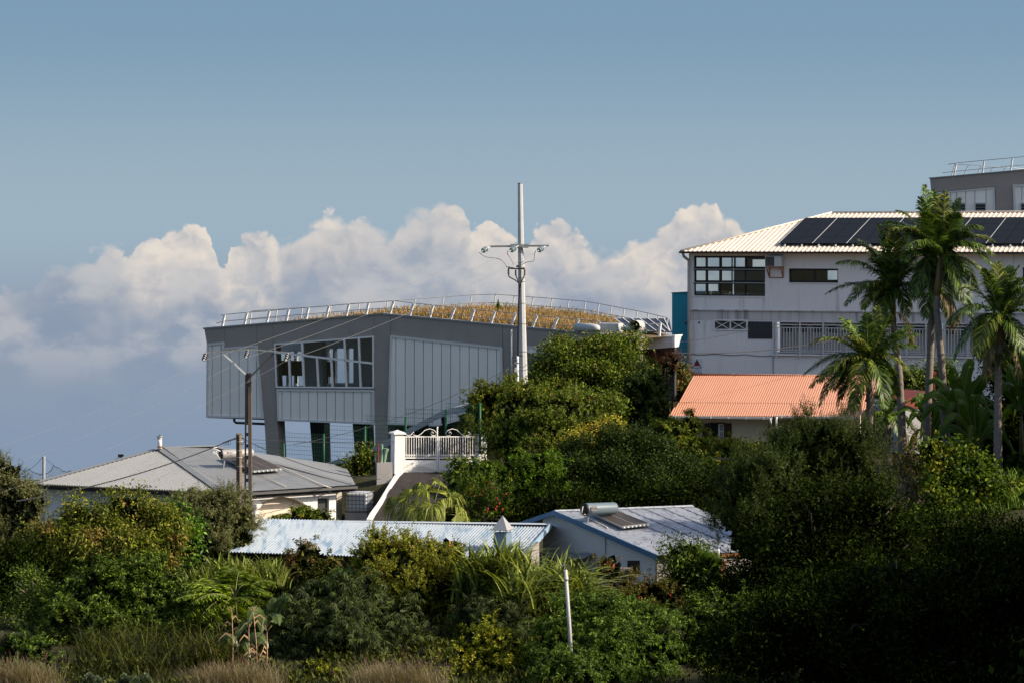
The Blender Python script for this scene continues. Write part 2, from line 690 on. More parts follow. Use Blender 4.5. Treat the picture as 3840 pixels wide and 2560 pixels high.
M_steel = mat('grey_steel', (0.25, 0.26, 0.26), rough=0.5, spec=0.4, var=0.1)
M_black = mat('black_plastic', (0.012, 0.012, 0.013), rough=0.5, var=0.05)
M_wire = mat('cable', (0.03, 0.03, 0.03), rough=0.6, var=0.0)
M_alwire = mat('aluminium_wire', (0.22, 0.21, 0.20), rough=0.5, var=0.0)
M_pipe = mat('grey_pipe', (0.10, 0.105, 0.11), rough=0.5)
M_glass = glass('window_glass')
M_glassd = glass('window_glass_dim', (0.78, 0.84, 0.87), 0.07)
M_concrete = mat('raw_concrete', (0.34, 0.32, 0.30), rough=0.9, var=0.2, vscale=2.0, fine=0.1, streak=((0.14, 0.13, 0.12), 0.6, (3, 3, 0.6), 0.52))
M_pole = mat('pole_concrete', (0.115, 0.093, 0.074), rough=0.9, var=0.2, vscale=3.0, fine=0.15, fscale=30)


# ------------------------------------------------------------------ corrugated roofs
def roof_plane(parent, name, A, B, poly3, material, pitch=0.076, amp=0.011, sheet=0.85, row=2.2, prof='sine', label=None, lift0=0.0):
    """poly3: outline in space; ribs run up the slope, square to A-B. Each sheet is a piece of its own."""
    U = (B - A).normalized()
    cen = sum(poly3, V((0, 0, 0))) / len(poly3)
    N = V((0, 0, 0))
    for i in range(len(poly3)):
        N += (poly3[i] - cen).cross(poly3[(i + 1) % len(poly3)] - cen)
    N.normalize()
    if N.z < 0:
        N = -N
    W = N.cross(U).normalized()
    uv = [((p - A).dot(U), (p - A).dot(W)) for p in poly3]
    u0, u1 = min(q[0] for q in uv), max(q[0] for q in uv)
    v0, v1 = min(q[1] for q in uv), max(q[1] for q in uv)

    def vr(u):
        hits = []
        for i in range(len(uv)):
            (a, b), (c, d) = uv[i], uv[(i + 1) % len(uv)]
            if (a - u) * (c - u) <= 0 and a != c:
                hits.append(b + (d - b) * (u - a) / (c - a))
        return (min(hits), max(hits)) if len(hits) > 1 else None
    if prof == 'sine':
        offs = [(k / 6.0, math.sin(2 * math.pi * k / 6.0)) for k in range(6)]
    else:
        offs = [(0.0, -1), (0.62, -1), (0.70, 1), (0.92, 1)]
    nr = max(1, int(round((v1 - v0) / row)))
    rows = [v0 + (v1 - v0) * i / nr for i in range(nr + 1)]
    nsh = max(1, int(round((u1 - u0) / sheet)))
    per = (u1 - u0) / nsh
    npit = max(1, int(round(per / pitch)))
    step = per / npit
    objs = []
    for si in range(nsh):
        us = []
        for k in range(npit):
            for o, h in offs:
                us.append((u0 + si * per + (k + o) * step, h))
        us.append((u0 + (si + 1) * per, offs[0][1]))
        for ri in range(nr):
            lo, hi = rows[ri] - (0.10 if ri else 0), rows[ri + 1]
            lift = lift0 + 0.006 * ri + 0.003 * (si % 2)
            mb = MB()
            prev = None
            for u, h in us:
                r = vr(min(max(u, u0 + 1e-4), u1 - 1e-4))
                if r:
                    a, b = max(r[0], lo), min(r[1], hi)
                if not r or b - a < 0.01:
                    prev = None
                    continue
                base = A + U * u + N * (h * amp + lift)
                i0 = len(mb.v)
                mb.v += [base + W * a, base + W * b]
                if prev is not None:
                    mb.f.append([prev, i0, i0 + 1, prev + 1])
                prev = i0
            if mb.f:
                o = mb.build('roof_sheet', material, parent)
                if prof == 'sine':
                    smooth(o)
                objs.append(o)
    return objs, U, W, N


def ridge_cap(parent, a, b, r, material, name='ridge_cap'):
    m = MB()
    m.tube([a, b], r, 8, True, 0.45)
    return m.build(name, material, parent, True)

# ------------------------------------------------------------------ the long dark building on columns
DB = vplane(1440, 150.0, 27.0)
db = thing('community_building', 'long dark grey building raised on slanted columns with translucent wall panels', 'building', on_ground(1440, 152))


def strips(pl, poly, xs, o0, o1, material, parent, name='sheet', gap=2.8, skew=0.0):
    out = []
    for a, b in zip(xs, xs[1:]):
        c = clipx(poly, a + gap / 2, b - gap / 2)
        if c:
            out.append(MB().slab(pl, c, o0, o1).build(name, material, parent))
    return out


def wall_panel(parent, pl, poly, xs, fw=0.11, sheetmat=M_poly, name='wall_panel'):
    fr = MB()
    frame(fr, pl, poly, fw, -0.1, 0.09)
    o = fr.build(name, M_alu, parent)
    b = MB().slab(pl, poly, -0.12, -0.06)
    b.build('panel_backing', M_joint, o)
    strips(pl, poly, xs, -0.05, 0.02, sheetmat, o)
    return o


# dark fascia and frame of the facade (behind the panels, with the openings left free)
top = [(766, 1233), (1436, 1178), (2160, 1246), (2400, 1268)]


def topy(x):
    for (a, b), (c, d) in zip(top, top[1:]):
        if a <= x <= c:
            return b + (d - b) * (x - a) / (c - a)
    return top[-1][1] if x > 2000 else top[0][1]


PANEL_L = [(778, 1289), (843, 1281), (843, 1303), (967, 1294), (991, 1568), (776, 1564)]
PANEL_M = [(1039, 1457), (1405, 1460), (1407, 1590), (1043, 1576)]
PANEL_R = [(1466, 1257), (1885, 1302), (1891, 1606), (1456, 1590)]
fas = MB()
T = 0.35
seams = [766, 963, 1024, 1403, 1465, 1885, 2400]
lows = {766: 1292, 963: 1296, 1024: 1290, 1403: 1260, 1465: 1258, 1885: 1304}
for a, b in zip([766, 843, 963, 1024, 1403], [843, 963, 1024, 1403, 1465]):
    ya = {766: 1291, 843: 1306, 963: 1298, 1024: 1290, 1403: 1260}[a]
    yb = {843: 1283, 963: 1297, 1024: 1291, 1403: 1262, 1465: 1260}[b]
    if a == 766:
        fas.slab(DB, [(766, topy(766)), (842.4, topy(843)), (842.4, yb), (776, 1291)], -T, 0.0)
    else:
        fas.slab(DB, [(a + .6, topy(a)), (b - .6, topy(b)), (b - .6, yb), (a + .6, ya)], -T, 0.0)
for pair in ((1436, 1178),):
    fas.slab(DB, [(1404, topy(1404)), (1436, 1178), (1464, topy(1464)), (1464, 1230), (1404, 1230)], -T, 0.003)
fas.slab(DB, [(1465.6, topy(1466)), (1884.4, topy(1884)), (1884.4, 1303), (1465.6, 1259)], -T, 0.0)
fas.slab(DB, [(1885.6, topy(1886)), (2160, 1246), (2400, 1268), (2400, 1310), (1975, 1300), (1975, 1640), (1892, 1608)], -T, 0.0)
fas.slab(DB, [(1975, 1300), (2400, 1330), (2400, 1640), (1975, 1640)], -T, -0.08)
fas.build('fascia_wall', M_dark, db)
cop = MB()
for (a, b), (c, d) in zip(top, top[1:]):
    cop.slab(DB, [(a - 3, b - 4), (c, d - 4), (c, d + 2), (a - 3, b + 2)], -0.5, 0.06)
cop.build('coping', M_steel, db)
cols = MB().slab(DB, [(967.5, 1296), (1025, 1290), (1040, 1575), (1051, 1800), (1006, 1800), (992, 1575)], -0.75, 0.02)
cols.build('column', M_dark, db)
cols = MB().slab(DB, [(1403.5, 1228), (1464.5, 1228), (1455, 1592), (1455, 1760), (1409, 1760), (1407, 1592)], -0.75, 0.02)
cols.build('column', M_dark, db)
DBb = DB.moved(-6.5)
for poly in ([(1160, 1560), (1216, 1560), (1222, 1810), (1179, 1810)], [(1320, 1560), (1380, 1560), (1388, 1790), (1338, 1790)],
             [(1520, 1570), (1560, 1570), (1566, 1760), (1528, 1760)]):
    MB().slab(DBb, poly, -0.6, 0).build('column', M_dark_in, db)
o = wall_panel(db, DB, PANEL_L, [776, 796, 830, 863, 897, 930, 963, 992])
wall_panel(db, DB, PANEL_M, [1039, 1058, 1091, 1125, 1158, 1191, 1225, 1258, 1291, 1325, 1358, 1392, 1408])
wall_panel(db, DB, PANEL_R, [1455, 1485, 1520, 1554, 1588, 1622, 1656, 1690, 1725, 1760, 1794, 1829, 1863, 1892])
wall_panel(db, DB, [(1978, 1297), (2100, 1310), (2100, 1330), (1978, 1322)], [1978, 2020, 2060, 2100], 0.05)
# ribbon window
WZ = [(1029, 1288), (1403, 1259), (1404, 1455), (1036, 1453)]
wf = MB()
frame(wf, DB, WZ, 0.08, -0.2, 0.07)
def wl(x0, y0, x1, y1, w):
    wf.bar(DB.pt(x0, y0, 0.0), DB.pt(x1, y1, 0.0), w * 1.2, 0.16, up=DB.n)
wl(1033, 1320, 1403, 1362, 0.085)
for x0, y0, x1, y1 in ((1134, 1280, 1142, 1453), (1293, 1268, 1301, 1454), (1347, 1263, 1354, 1454), (1085, 1327, 1090, 1453), (1190, 1339, 1196, 1453), (1244, 1345, 1249, 1454)):
    wl(x0, y0, x1, y1, 0.085)
wfo = wf.build('window_frame', M_white, db)
for poly in ([(1036, 1292), (1133, 1284), (1136, 1330), (1037, 1319)], [(1138, 1283), (1292, 1270), (1296, 1347), (1140, 1331)], [(1297, 1269), (1346, 1265), (1349, 1354), (1299, 1348)], [(1351, 1265), (1400, 1261), (1400, 1360), (1353, 1355)],
             [(1038, 1325), (1084, 1329), (1089, 1449), (1040, 1449)], [(1089, 1330), (1138, 1335), (1140, 1449), (1092, 1449)], [(1142, 1336), (1189, 1341), (1194, 1450), (1144, 1450)],
             [(1194, 1342), (1243, 1347), (1247, 1450), (1198, 1450)], [(1248, 1348), (1296, 1353), (1299, 1450), (1252, 1450)], [(1300, 1354), (1350, 1359), (1352, 1450), (1303, 1450)], [(1354, 1360), (1401, 1364), (1401, 1450), (1356, 1450)]):
    MB().slab(DB, poly, -0.01, 0.0).build('pane', M_glassd, wfo)
# the hall behind it
room = MB()
DBr = DB.moved(-7.0)
room.holes(DBr, 985, 1255, 1560, 1470, [(1040, 1318, 1073, 1446), (1080, 1318, 1102, 1446), (1108, 1318, 1136, 1446), (1205, 1308, 1222, 1446), (1228, 1308, 1248, 1446), (1255, 1306, 1294, 1446), (1300, 1306, 1325, 1440)], -0.3, 0.0, q=False)
room.prism([DB.pt(1000, 1456, -0.2), DB.pt(1420, 1456, -0.2), DB.pt(1420, 1456, -0.2) - DB.n * 6.9, DB.pt(1000, 1456, -0.2) - DB.n * 6.9], V((0, 0, -0.35)))
room.prism([DB.pt(1000, 1240, -0.4), DB.pt(1420, 1230, -0.4), DB.pt(1420, 1230, -0.4) - DB.n * 6.9, DB.pt(1000, 1240, -0.4) - DB.n * 6.9], V((0, 0, 0.2)))
room.build('interior_wall', mat('interior_grey', (0.72, 0.68, 0.63), rough=0.9), db)
MB().slab(DB.moved(-3.2), [(1140, 1270), (1207, 1270), (1212, 1460), (1150, 1460)], -0.4, 0).build('column', mat('interior_column', (0.7, 0.68, 0.65), rough=0.9), db)
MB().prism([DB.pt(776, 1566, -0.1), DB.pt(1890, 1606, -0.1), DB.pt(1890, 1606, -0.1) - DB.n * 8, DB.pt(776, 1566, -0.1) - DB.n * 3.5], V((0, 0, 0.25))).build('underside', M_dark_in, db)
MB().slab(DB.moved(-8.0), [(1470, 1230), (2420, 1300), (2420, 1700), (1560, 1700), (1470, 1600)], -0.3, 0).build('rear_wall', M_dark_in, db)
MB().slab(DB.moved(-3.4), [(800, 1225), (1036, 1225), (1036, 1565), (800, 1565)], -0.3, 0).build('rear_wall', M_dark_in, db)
dp = MB()
dp.tube([DB.pt(856, 1564, -0.6), DB.pt(856, 1580, -0.6), DB.pt(862, 1586, -0.6), DB.pt(1004, 1592, -0.6)], 0.07, 8)
dp.build('drain_pipe', M_pipe, db, True)
MB().tube([DB.pt(1922, 1236, 0.1), DB.pt(1922, 1480, 0.1)], 0.055, 8).build('downpipe', M_alu, db, True)

# roof slab, planted with dry grass, and its guard rails
def roof_depth(x):
    return float(np.interp(x, [766, 950, 1200, 1436, 1800, 2160, 2400], [3.4, 5, 8.5, 12, 12, 8, 4]))
rf = MB()
rx = [766, 850, 950, 1080, 1200, 1330, 1436, 1560, 1700, 1850, 2000, 2160, 2280, 2400]
ROOF = []
for x in rx:
    a = DB.pt(x, topy(x) + 1, -0.1)
    bulge = float(np.interp(x, [766, 1100, 1436, 1850, 2100, 2400], [0.0, 0.0, 0.05, 0.15, 0.05, 0.0]))
    d = roof_depth(x)
    ROOF.append((a, a - DB.n * (d * .5) + V((0, 0, bulge)), a - DB.n * d + V((0, 0, bulge * .8))))
for (a, b, c), (d, e, f) in zip(ROOF, ROOF[1:]):
    rf.poly([a, d, e, b])
    rf.poly([b, e, f, c])
rf.build('roof', mat('roof_soil', (0.16, 0.11, 0.05), rough=0.95, var=0.3, vscale=0.8, fine=0.3), db)


def roof_pt(u, v):
    """u: px along the front edge, v: 0 front .. 1 back"""
    for i in range(len(rx) - 1):
        if rx[i] <= u <= rx[i + 1]:
            t = (u - rx[i]) / (rx[i + 1] - rx[i])
            P = [ROOF[i][k].lerp(ROOF[i + 1][k], t) for k in range(3)]
            return P[0].lerp(P[1], v * 2) if v < 0.5 else P[1].lerp(P[2], v * 2 - 1)
    return ROOF[-1][0]


posts = [(831, 1224, 841, 1180), (915, 1216, 925, 1172), (999, 1207, 1009, 1166), (1072, 1202, 1081, 1159), (1146, 1196, 1155, 1153), (1221, 1191, 1232, 1147), (1296, 1185, 1307, 1140), (1371, 1178, 1381, 1135), (1460, 1176, 1475, 1128),
         (1534, 1183, 1550, 1137), (1609, 1191, 1623, 1144), (1686, 1199, 1704, 1154), (1762, 1206, 1777, 1161), (1838, 1214, 1854, 1168), (1915, 1221, 1932, 1176), (1993, 1229, 2012, 1183), (2071, 1236, 2090, 1191), (2149, 1244, 2169, 1198), (2229, 1251, 2247, 1205), (2311, 1250, 2323, 1213), (2386, 1264, 2399, 1218), (2470, 1258, 2475, 1214)]
rl = MB()
lowl, topl = [], []
for a, b, c, d in posts:
    base = DB.pt(a, b, -0.05)
    hgt = (b - d) * base.y / F
    p1 = DB.pt(c, d, -0.05)
    topl.append(p1)
    lowl.append(base.lerp(p1, 0.42))
topl.insert(0, DB.pt(826, 1183, -0.05))
lowl.insert(0, DB.pt(809, 1213, -0.05))
rl.tube(topl, 0.022, 6)
rl.tube(lowl, 0.02, 6)
rail = rl.build('roof_railing', M_steel, db, True)
for a, b, c, d in posts:
    MB().bar(DB.pt(a, b + 3, -0.05), DB.pt(c, d, -0.05), 0.11, 0.10, up=DB.n).build('railing_post', M_white, rail)
rl = MB()
rp, rtop, rlow = [], [], []
for x in range(800, 2410, 74):
    q = roof_pt(x, 0.97)
    t = q + V((0.12, 0, 0.85))
    rp.append((q, t))
    rtop.append(t)
    rlow.append(q.lerp(t, 0.45))
rl.tube(rtop, 0.02, 6)
rl.tube(rlow, 0.018, 6)
rail2 = rl.build('roof_railing', M_steel, db, True)
for q, t in rp:
    MB().bar(q, t, 0.05, 0.05, up=DB.n).build('railing_post', M_alu, rail2)

# high-backed chairs in the hall
def chair(p, k):
    c = thing('high_backed_chair', ['dark high-backed chair nearest the left window post inside the dark hall', 'second dark high-backed chair from the left behind the hall glass',
              'third dark high-backed chair from the left behind the hall glass', 'dark chair just right of the pillar inside the hall', 'dark chair farthest right inside the hall'][k], 'chair', p, 'chairs inside the dark hall')
    mm = mat('chair_brown', (0.035, 0.028, 0.024), rough=0.7)
    MB().box(p + V((0, 0, 0.45)), 0.46, 0.46, 0.07).build('seat', mm, c)
    MB().box(p + V((0, 0.21, 0.85)), 0.44, 0.06, 0.74).build('backrest', mm, c)
    for sx in (-.19, .19):
        for sy in (-.19, .19):
            MB().box(p + V((sx, sy, 0.208)), 0.05, 0.05, 0.41).build('leg', mm, c)
for k, x in enumerate((1068, 1097, 1126, 1214, 1241)):
    q = DB.moved(-4.5).pt(x, 1437)
    fz = DB.pt(1200, 1456, -0.2).z
    chair(V((q.x, q.y, fz)), k)

# ventilation plant and solar frames on the roof
def rect_pl(px, py, Y):
    return at(px, py, Y)
RY = 143.0
vd = thing('ventilation_duct', 'ribbed pale metal duct lying on the dark roof behind the railing', 'duct', at(2200, 1245, RY), 'ducts on the roof')
m = MB()
m.tube([at(2162, 1228, RY), at(2225, 1230, RY - 1), at(2236, 1231, RY - 1.1), at(2246, 1232, RY - 1.2)], [0.21, 0.21, 0.19, 0.12], 16)
m.build('duct_body', M_galv, vd, True)
for i in range(9):
    a = at(2166 + i * 7, 1228 + i * .25, RY - i * .11)
    MB().tube([a, a + V((0.025, 0, 0))], 0.225, 16).build('rib', M_alu, vd)
m = MB().box(at(2204, 1246, RY), 1.0, 0.3, 0.08)
m.build('foot', M_steel, vd)
vb = thing('air_handling_box', 'grey metal air handling box between two ducts on the roof', 'ventilation', at(2290, 1246, RY))
MB().box(at(2292, 1229, RY), 1.0, 0.9, 0.45, -0.3).build('casing', M_galv, vb)
MB().box(at(2297, 1232, RY) + V((0.05, -0.49, 0)), 0.16, 0.02, 0.12, -0.3).build('plate', M_white, vb)
vd = thing('ventilation_duct', 'wide round duct with a black open mouth on the roof', 'duct', at(2390, 1248, RY), 'ducts on the roof')
c0, c1 = at(2378, 1224, RY - 1.0), at(2432, 1222, RY + 0.9)
ax = (c1 - c0).normalized()
m = MB()
m.tube([c0, c0 + ax * 0.75], 0.30, 20, False)
m.tube([c0, c0 + ax * 0.75], 0.285, 20, False)
m.tube([c0 + ax * 0.75, c0 + ax * 0.77], 0.30, 20)
m.build('duct_body', M_galv, vd, True)
MB().tube([c0 + ax * 0.5, c0 + ax * 0.52], 0.283, 20).build('mouth', M_black, vd)
for t in (0.0, 0.25, 0.5, 0.7):
    MB().tube([c0 + ax * t, c0 + ax * (t + 0.04)], 0.315, 20, False).build('rib', M_alu, vd, True)
MB().tube([at(2330, 1232, RY - .5), at(2352, 1233, RY - .6), at(2372, 1228, RY - .4)], [0.1, 0.13, 0.2], 10).build('elbow', M_galv, vd, True)
MB().box(c0 + ax * 0.4 - V((0, 0, 0.36)), 0.5, 0.4, 0.14).build('foot', M_steel, vd)
sf = thing('solar_array', 'tilted dark solar panels in pale frames behind the round roof duct', 'solar panels', at(2420, 1252, RY + 4))
M_pv = mat('solar_cells', (0.02, 0.022, 0.03), rough=0.3, spec=0.3, var=0.1, vscale=4)
for j in range(7):
    a, b = at(2306 + j * 31, 1198 - 1, RY + 6), at(2306 + (j + 1) * 31 - 3, 1198 - 1, RY + 6)
    c, d = at(2306 + (j + 1) * 31 + 62, 1246, RY + 3.5), at(2306 + j * 31 + 65, 1246, RY + 3.5)
    if c.x > at(2519, 1200, 150).x:
        lim = at(2519, 1200, RY + 3.5).x
        c.x, d.x = min(c.x, lim), min(d.x, lim - 0.05)
        b.x = min(b.x, lim)
        a.x = min(a.x, lim - 0.05)
    MB().prism([a, b, c, d], V((0, 0, 0.04))).build('solar_panel', M_pv, sf)
    MB().bar(a + V((-.03, -.02, .06)), d + V((-.03, -.02, .06)), 0.045, 0.03).build('panel_rail', M_alu, sf)
MB().bar(at(2300, 1196, RY + 6), at(2470, 1196, RY + 6), 0.06, 0.06).build('panel_rail', M_alu, sf)

# white concrete ledge at the end of the dark building
lg = thing('concrete_ledge', 'white concrete roof ledge ending beside the teal block', 'ledge', at(2460, 1330, 146))
LP = vplane(2530, 146.0, 20)
MB().slab(LP, [(2385, 1271), (2531, 1262), (2520, 1302), (2385, 1313)], -1.2, 0).build('ledge_body', mat('ledge_white', (0.62, 0.61, 0.6), rough=0.8, var=0.1), lg)
MB().slab(LP, [(2383, 1266), (2532, 1257), (2532, 1262), (2383, 1271)], -1.3, 0.05).build('ledge_coping', M_white, lg)
MB().slab(LP, [(2520.5, 1262), (2531, 1262), (2531, 1301), (2520.5, 1302)], -0.6, 0.02).build('lit_end_face', M_white, lg)  # whiter piece paints the sunlit look of the end face
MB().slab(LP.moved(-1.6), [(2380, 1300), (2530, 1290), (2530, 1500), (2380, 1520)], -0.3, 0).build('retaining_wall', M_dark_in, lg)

# ------------------------------------------------------------------ teal block
tb = thing('teal_block', 'tall teal rendered block tucked behind the white building corner', 'building', at(2550, 1480, 172))
TP = vplane(2520, 171.0, 22)
MB().slab(TP, [(2520, 1099), (2640, 1099), (2640, 1480), (2520, 1480)], -5, 0).build('wall', mat('teal_render', (0.05, 0.36, 0.45), rough=0.85, var=0.22, vscale=0.6, fine=0.06, streak=((0.035, 0.26, 0.34), 0.6, (0.8, 0.8, 0.25), 0.5)), tb)
MB().slab(TP, [(2518, 1097), (2641, 1097), (2641, 1100), (2518, 1100)], -5.05, 0.05).build('coping', mat('teal_dark', (0.03, 0.2, 0.26), rough=0.8), tb)
MB().tube([TP.pt(2573, 1206, 0.15), TP.pt(2577, 1211, 0.2)], [0.05, 0.12], 10).build('wall_lamp', M_steel, tb)

# ------------------------------------------------------------------ white building with the solar roof
A22 = math.radians(22)
WB = vplane(2583, 168.0, 22.0, xref=2850)
wb = thing('white_school_building', 'white rendered building with cream hipped metal roof and black framed windows', 'building', at(2583, 1490, 170))
M_wall = mat('white_render', (0.86, 0.82, 0.79), rough=0.85, var=0.06, vscale=0.6, fine=0.04, fscale=12, streak=((0.40, 0.375, 0.365), 0.75, (1.5, 1.5, 0.14), 0.53))
M_stain = mat('stained_render', (0.62, 0.585, 0.56), rough=0.9, var=0.08, vscale=0.8, fine=0.05, streak=((0.20, 0.185, 0.18), 0.85, (3.0, 3.0, 0.12), 0.46))
M_frame = mat('black_frame', (0.016, 0.014, 0.013), rough=0.45, var=0.05)
H1 = (2602, 961, 2884, 1111)
H2 = (2958, 1007, 3143, 1059)
H3 = (2678, 1203, 2801, 1238)
G1 = (2903, 1207, 3338, 1324)
G2 = (3520, 1207, 3790, 1324)
G1b = (3345, 1207, 3510, 1324)
H4 = (3835, 1000, 3990, 1055)
w = MB()
w.holes(WB, 2583, 950, 2886, 1167, [H1], -0.3, 0.0)
w.holes(WB, 2886, 950, 4150, 1167, [H2, H4], -0.3, 0.03)
w.build('wall_upper', M_wall, wb)
w = MB()
w.rect(WB, 2583, 1167.3, 4150, 1204, -0.3, -0.02, True)
w.build('slab_band', M_stain, wb)
w = MB()
w.holes(WB, 2583, 1204.3, 2901, 1500, [H3], -0.3, 0.0)
w.holes(WB, 2901, 1204.3, 4150, 1500, [G1, G1b, G2, (3800, 1207, 4100, 1324)], -0.3, 0.02)
w.build('wall_lower', M_wall, wb)
MB().rect(WB, 2870, 950, 2887, 1166, 0.0, 0.06, True).build('pilaster', M_wall, wb)
MB().rect(WB, 3780, 952, 3800, 1166, 0.03, 0.10, True).build('pilaster', M_wall, wb)
MB().rect(WB, 2583, 1163, 4150, 1167, 0.0, 0.07, True).build('string_course', M_stain, wb)
MB().rect(WB, 2899.5, 1331, 2902, 1420, 0.02, 0.05, True).build('wall_joint', M_steel, wb)
# side wall running back, floor, ceiling, rear wall with its own windows
bk = -WB.n
sw = MB()
SWp = Pl(WB.q(2584, 1000, -0.31), V((math.cos(A22), -math.sin(A22), 0)))
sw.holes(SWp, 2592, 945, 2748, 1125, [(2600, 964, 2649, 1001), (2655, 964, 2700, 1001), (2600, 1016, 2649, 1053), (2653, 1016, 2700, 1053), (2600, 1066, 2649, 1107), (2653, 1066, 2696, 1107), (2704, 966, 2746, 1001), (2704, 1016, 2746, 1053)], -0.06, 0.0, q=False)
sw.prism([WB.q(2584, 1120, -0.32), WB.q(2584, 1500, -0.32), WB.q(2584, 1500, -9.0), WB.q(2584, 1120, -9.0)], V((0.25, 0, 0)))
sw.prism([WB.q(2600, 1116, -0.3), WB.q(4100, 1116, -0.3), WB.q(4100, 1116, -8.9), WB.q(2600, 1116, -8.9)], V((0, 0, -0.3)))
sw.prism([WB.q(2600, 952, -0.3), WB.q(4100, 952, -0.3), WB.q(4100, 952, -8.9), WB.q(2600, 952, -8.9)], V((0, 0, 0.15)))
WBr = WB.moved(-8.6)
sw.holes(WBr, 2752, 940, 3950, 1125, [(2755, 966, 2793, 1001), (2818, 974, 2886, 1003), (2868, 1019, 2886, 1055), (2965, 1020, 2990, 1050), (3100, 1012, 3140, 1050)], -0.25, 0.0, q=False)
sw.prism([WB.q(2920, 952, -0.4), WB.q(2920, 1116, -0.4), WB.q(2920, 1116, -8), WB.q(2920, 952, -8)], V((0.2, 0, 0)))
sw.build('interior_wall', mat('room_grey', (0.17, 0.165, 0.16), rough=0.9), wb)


def sash(parent, x0, y0, x1, y1, cells, bw):
    f = MB()
    f.holes(WB, x0, y0, x1, y1, cells, -0.20, -0.12)
    o = f.build('window_frame', M_frame, parent)
    for c in cells:
        MB().rect(WB, c[0] - .5, c[1] - .5, c[2] + .5, c[3] + .5, -0.17, -0.165, True).build('pane', M_glass, o)
    return o


sash(wb, 2602, 961, 2884, 1008, [(2608, 968, 2697, 1001), (2704, 968, 2792, 1001), (2799, 968, 2880, 1001)], 3)
sash(wb, 2602, 1013, 2884, 1059, [(2608, 1017, 2647, 1053), (2652, 1017, 2699, 1053), (2704, 1017, 2791, 1053), (2795, 1017, 2881, 1053)], 3)
sash(wb, 2602, 1064, 2884, 1111, [(2606, 1067, 2649, 1106), (2653, 1067, 2695, 1106), (2701, 1067, 2790, 1106), (2797, 1067, 2881, 1106)], 3)
for y in (1009, 1060):
    MB().rect(WB, 2599, y, 2885, y + 3.4, -0.15, 0.05, True).build('window_ledge', mat('ledge_grey', (0.33, 0.34, 0.32), rough=0.8), wb)
MB().rect(WB, 2599, 1111.3, 2886, 1114.5, -0.2, 0.05, True).build('window_sill', M_white, wb)
sash(wb, 2958, 1007, 3143, 1059, [(2964, 1014, 3049, 1052), (3055, 1014, 3138, 1052)], 3)
MB().rect(WB, 2955, 1059.3, 3146, 1062, -0.2, 0.08, True).build('window_sill', M_white, wb)
sash(wb, 3835, 1000, 3990, 1055, [(3841, 1006, 3910, 1049), (3916, 1006, 3984, 1049)], 3)
# small grilled window
gm = MB()
frame(gm, WB, [(2676, 1200), (2803, 1200), (2803, 1240), (2676, 1240)], 0.07, -0.05, 0.06, True)
gm.rect(WB, 2737, 1203, 2741, 1238, -0.03, 0.05, True)
for a, b in ((2680, 2737), (2741, 2799)):
    gm.bar(WB.q(a, 1204, 0.03), WB.q(b, 1237, 0.03), 0.035, 0.035, WB.n)
    gm.bar(WB.q(a, 1237, 0.035), WB.q(b, 1204, 0.035), 0.035, 0.035, WB.n)
go = gm.build('window_grille', M_white, wb)
MB().rect(WB, 2678, 1203, 2801, 1238, -0.25, -0.2, True).build('pane', mat('dim_glass', (0.10, 0.105, 0.105), rough=0.3), go)
for i in range(1, 10):
    MB().rect(WB, 2678 + i * 12.3 - .5, 1203, 2678 + i * 12.3 + .5, 1238, -0.19, -0.17, True).build('glazing_bar', M_steel, go)
# dark diamond lattice
lt = MB()
lt.rect(WB, 2805, 1206, 2896, 1270, 0.0, 0.02, True)
lo = lt.build('lattice_backing', mat('lattice_dark', (0.02, 0.021, 0.022), rough=0.7), wb)
lt = MB()
for i in range(-6, 12):
    for dx in (1, -1):
        x0 = 2805 + i * 9.0
        xa, xb = (x0, x0 + 64) if dx > 0 else (x0 + 64, x0)
        ya, yb = 1206.0, 1270.0
        def cut(x0_, y0_, x1_, y1_):
            pts = [(x0_, y0_), (x1_, y1_)]
            out = []
            for lim, ge in ((2805.5, True), (2895.5, False)):
                pass
            t0, t1 = 0.0, 1.0
            d = x1_ - x0_
            for lim, s_ in ((2806, 1), (2895, -1)):
                v0, v1 = s_ * (x0_ - lim), s_ * (x1_ - lim)
                if v0 < 0 and v1 < 0:
                    return None
                if v0 < 0:
                    t0 = max(t0, v0 / (v0 - v1))
                if v1 < 0:
                    t1 = min(t1, v0 / (v0 - v1))
            return (x0_ + d * t0, y0_ + (y1_ - y0_) * t0, x0_ + d * t1, y0_ + (y1_ - y0_) * t1) if t1 > t0 else None
        c = cut(xa, ya, xb, yb)
        if c:
            lt.bar(WB.q(c[0], c[1], 0.03 + 0.006 * dx), WB.q(c[2], c[3], 0.03 + 0.006 * dx), 0.03, 0.012, WB.n)
tag(lt.build('lattice_strips', mat('lattice_grey', (0.085, 0.088, 0.09), rough=0.6), lo), kind='stuff')
# vent hole
MB().tube([WB.q(2622, 1212, 0.0), WB.q(2622, 1212, 0.03)], 0.075, 14).build('vent_ring', M_stain, wb)
MB().tube([WB.q(2622, 1212, 0.01), WB.q(2622, 1212, 0.036)], 0.055, 14).build('vent_hole', M_black, wb)


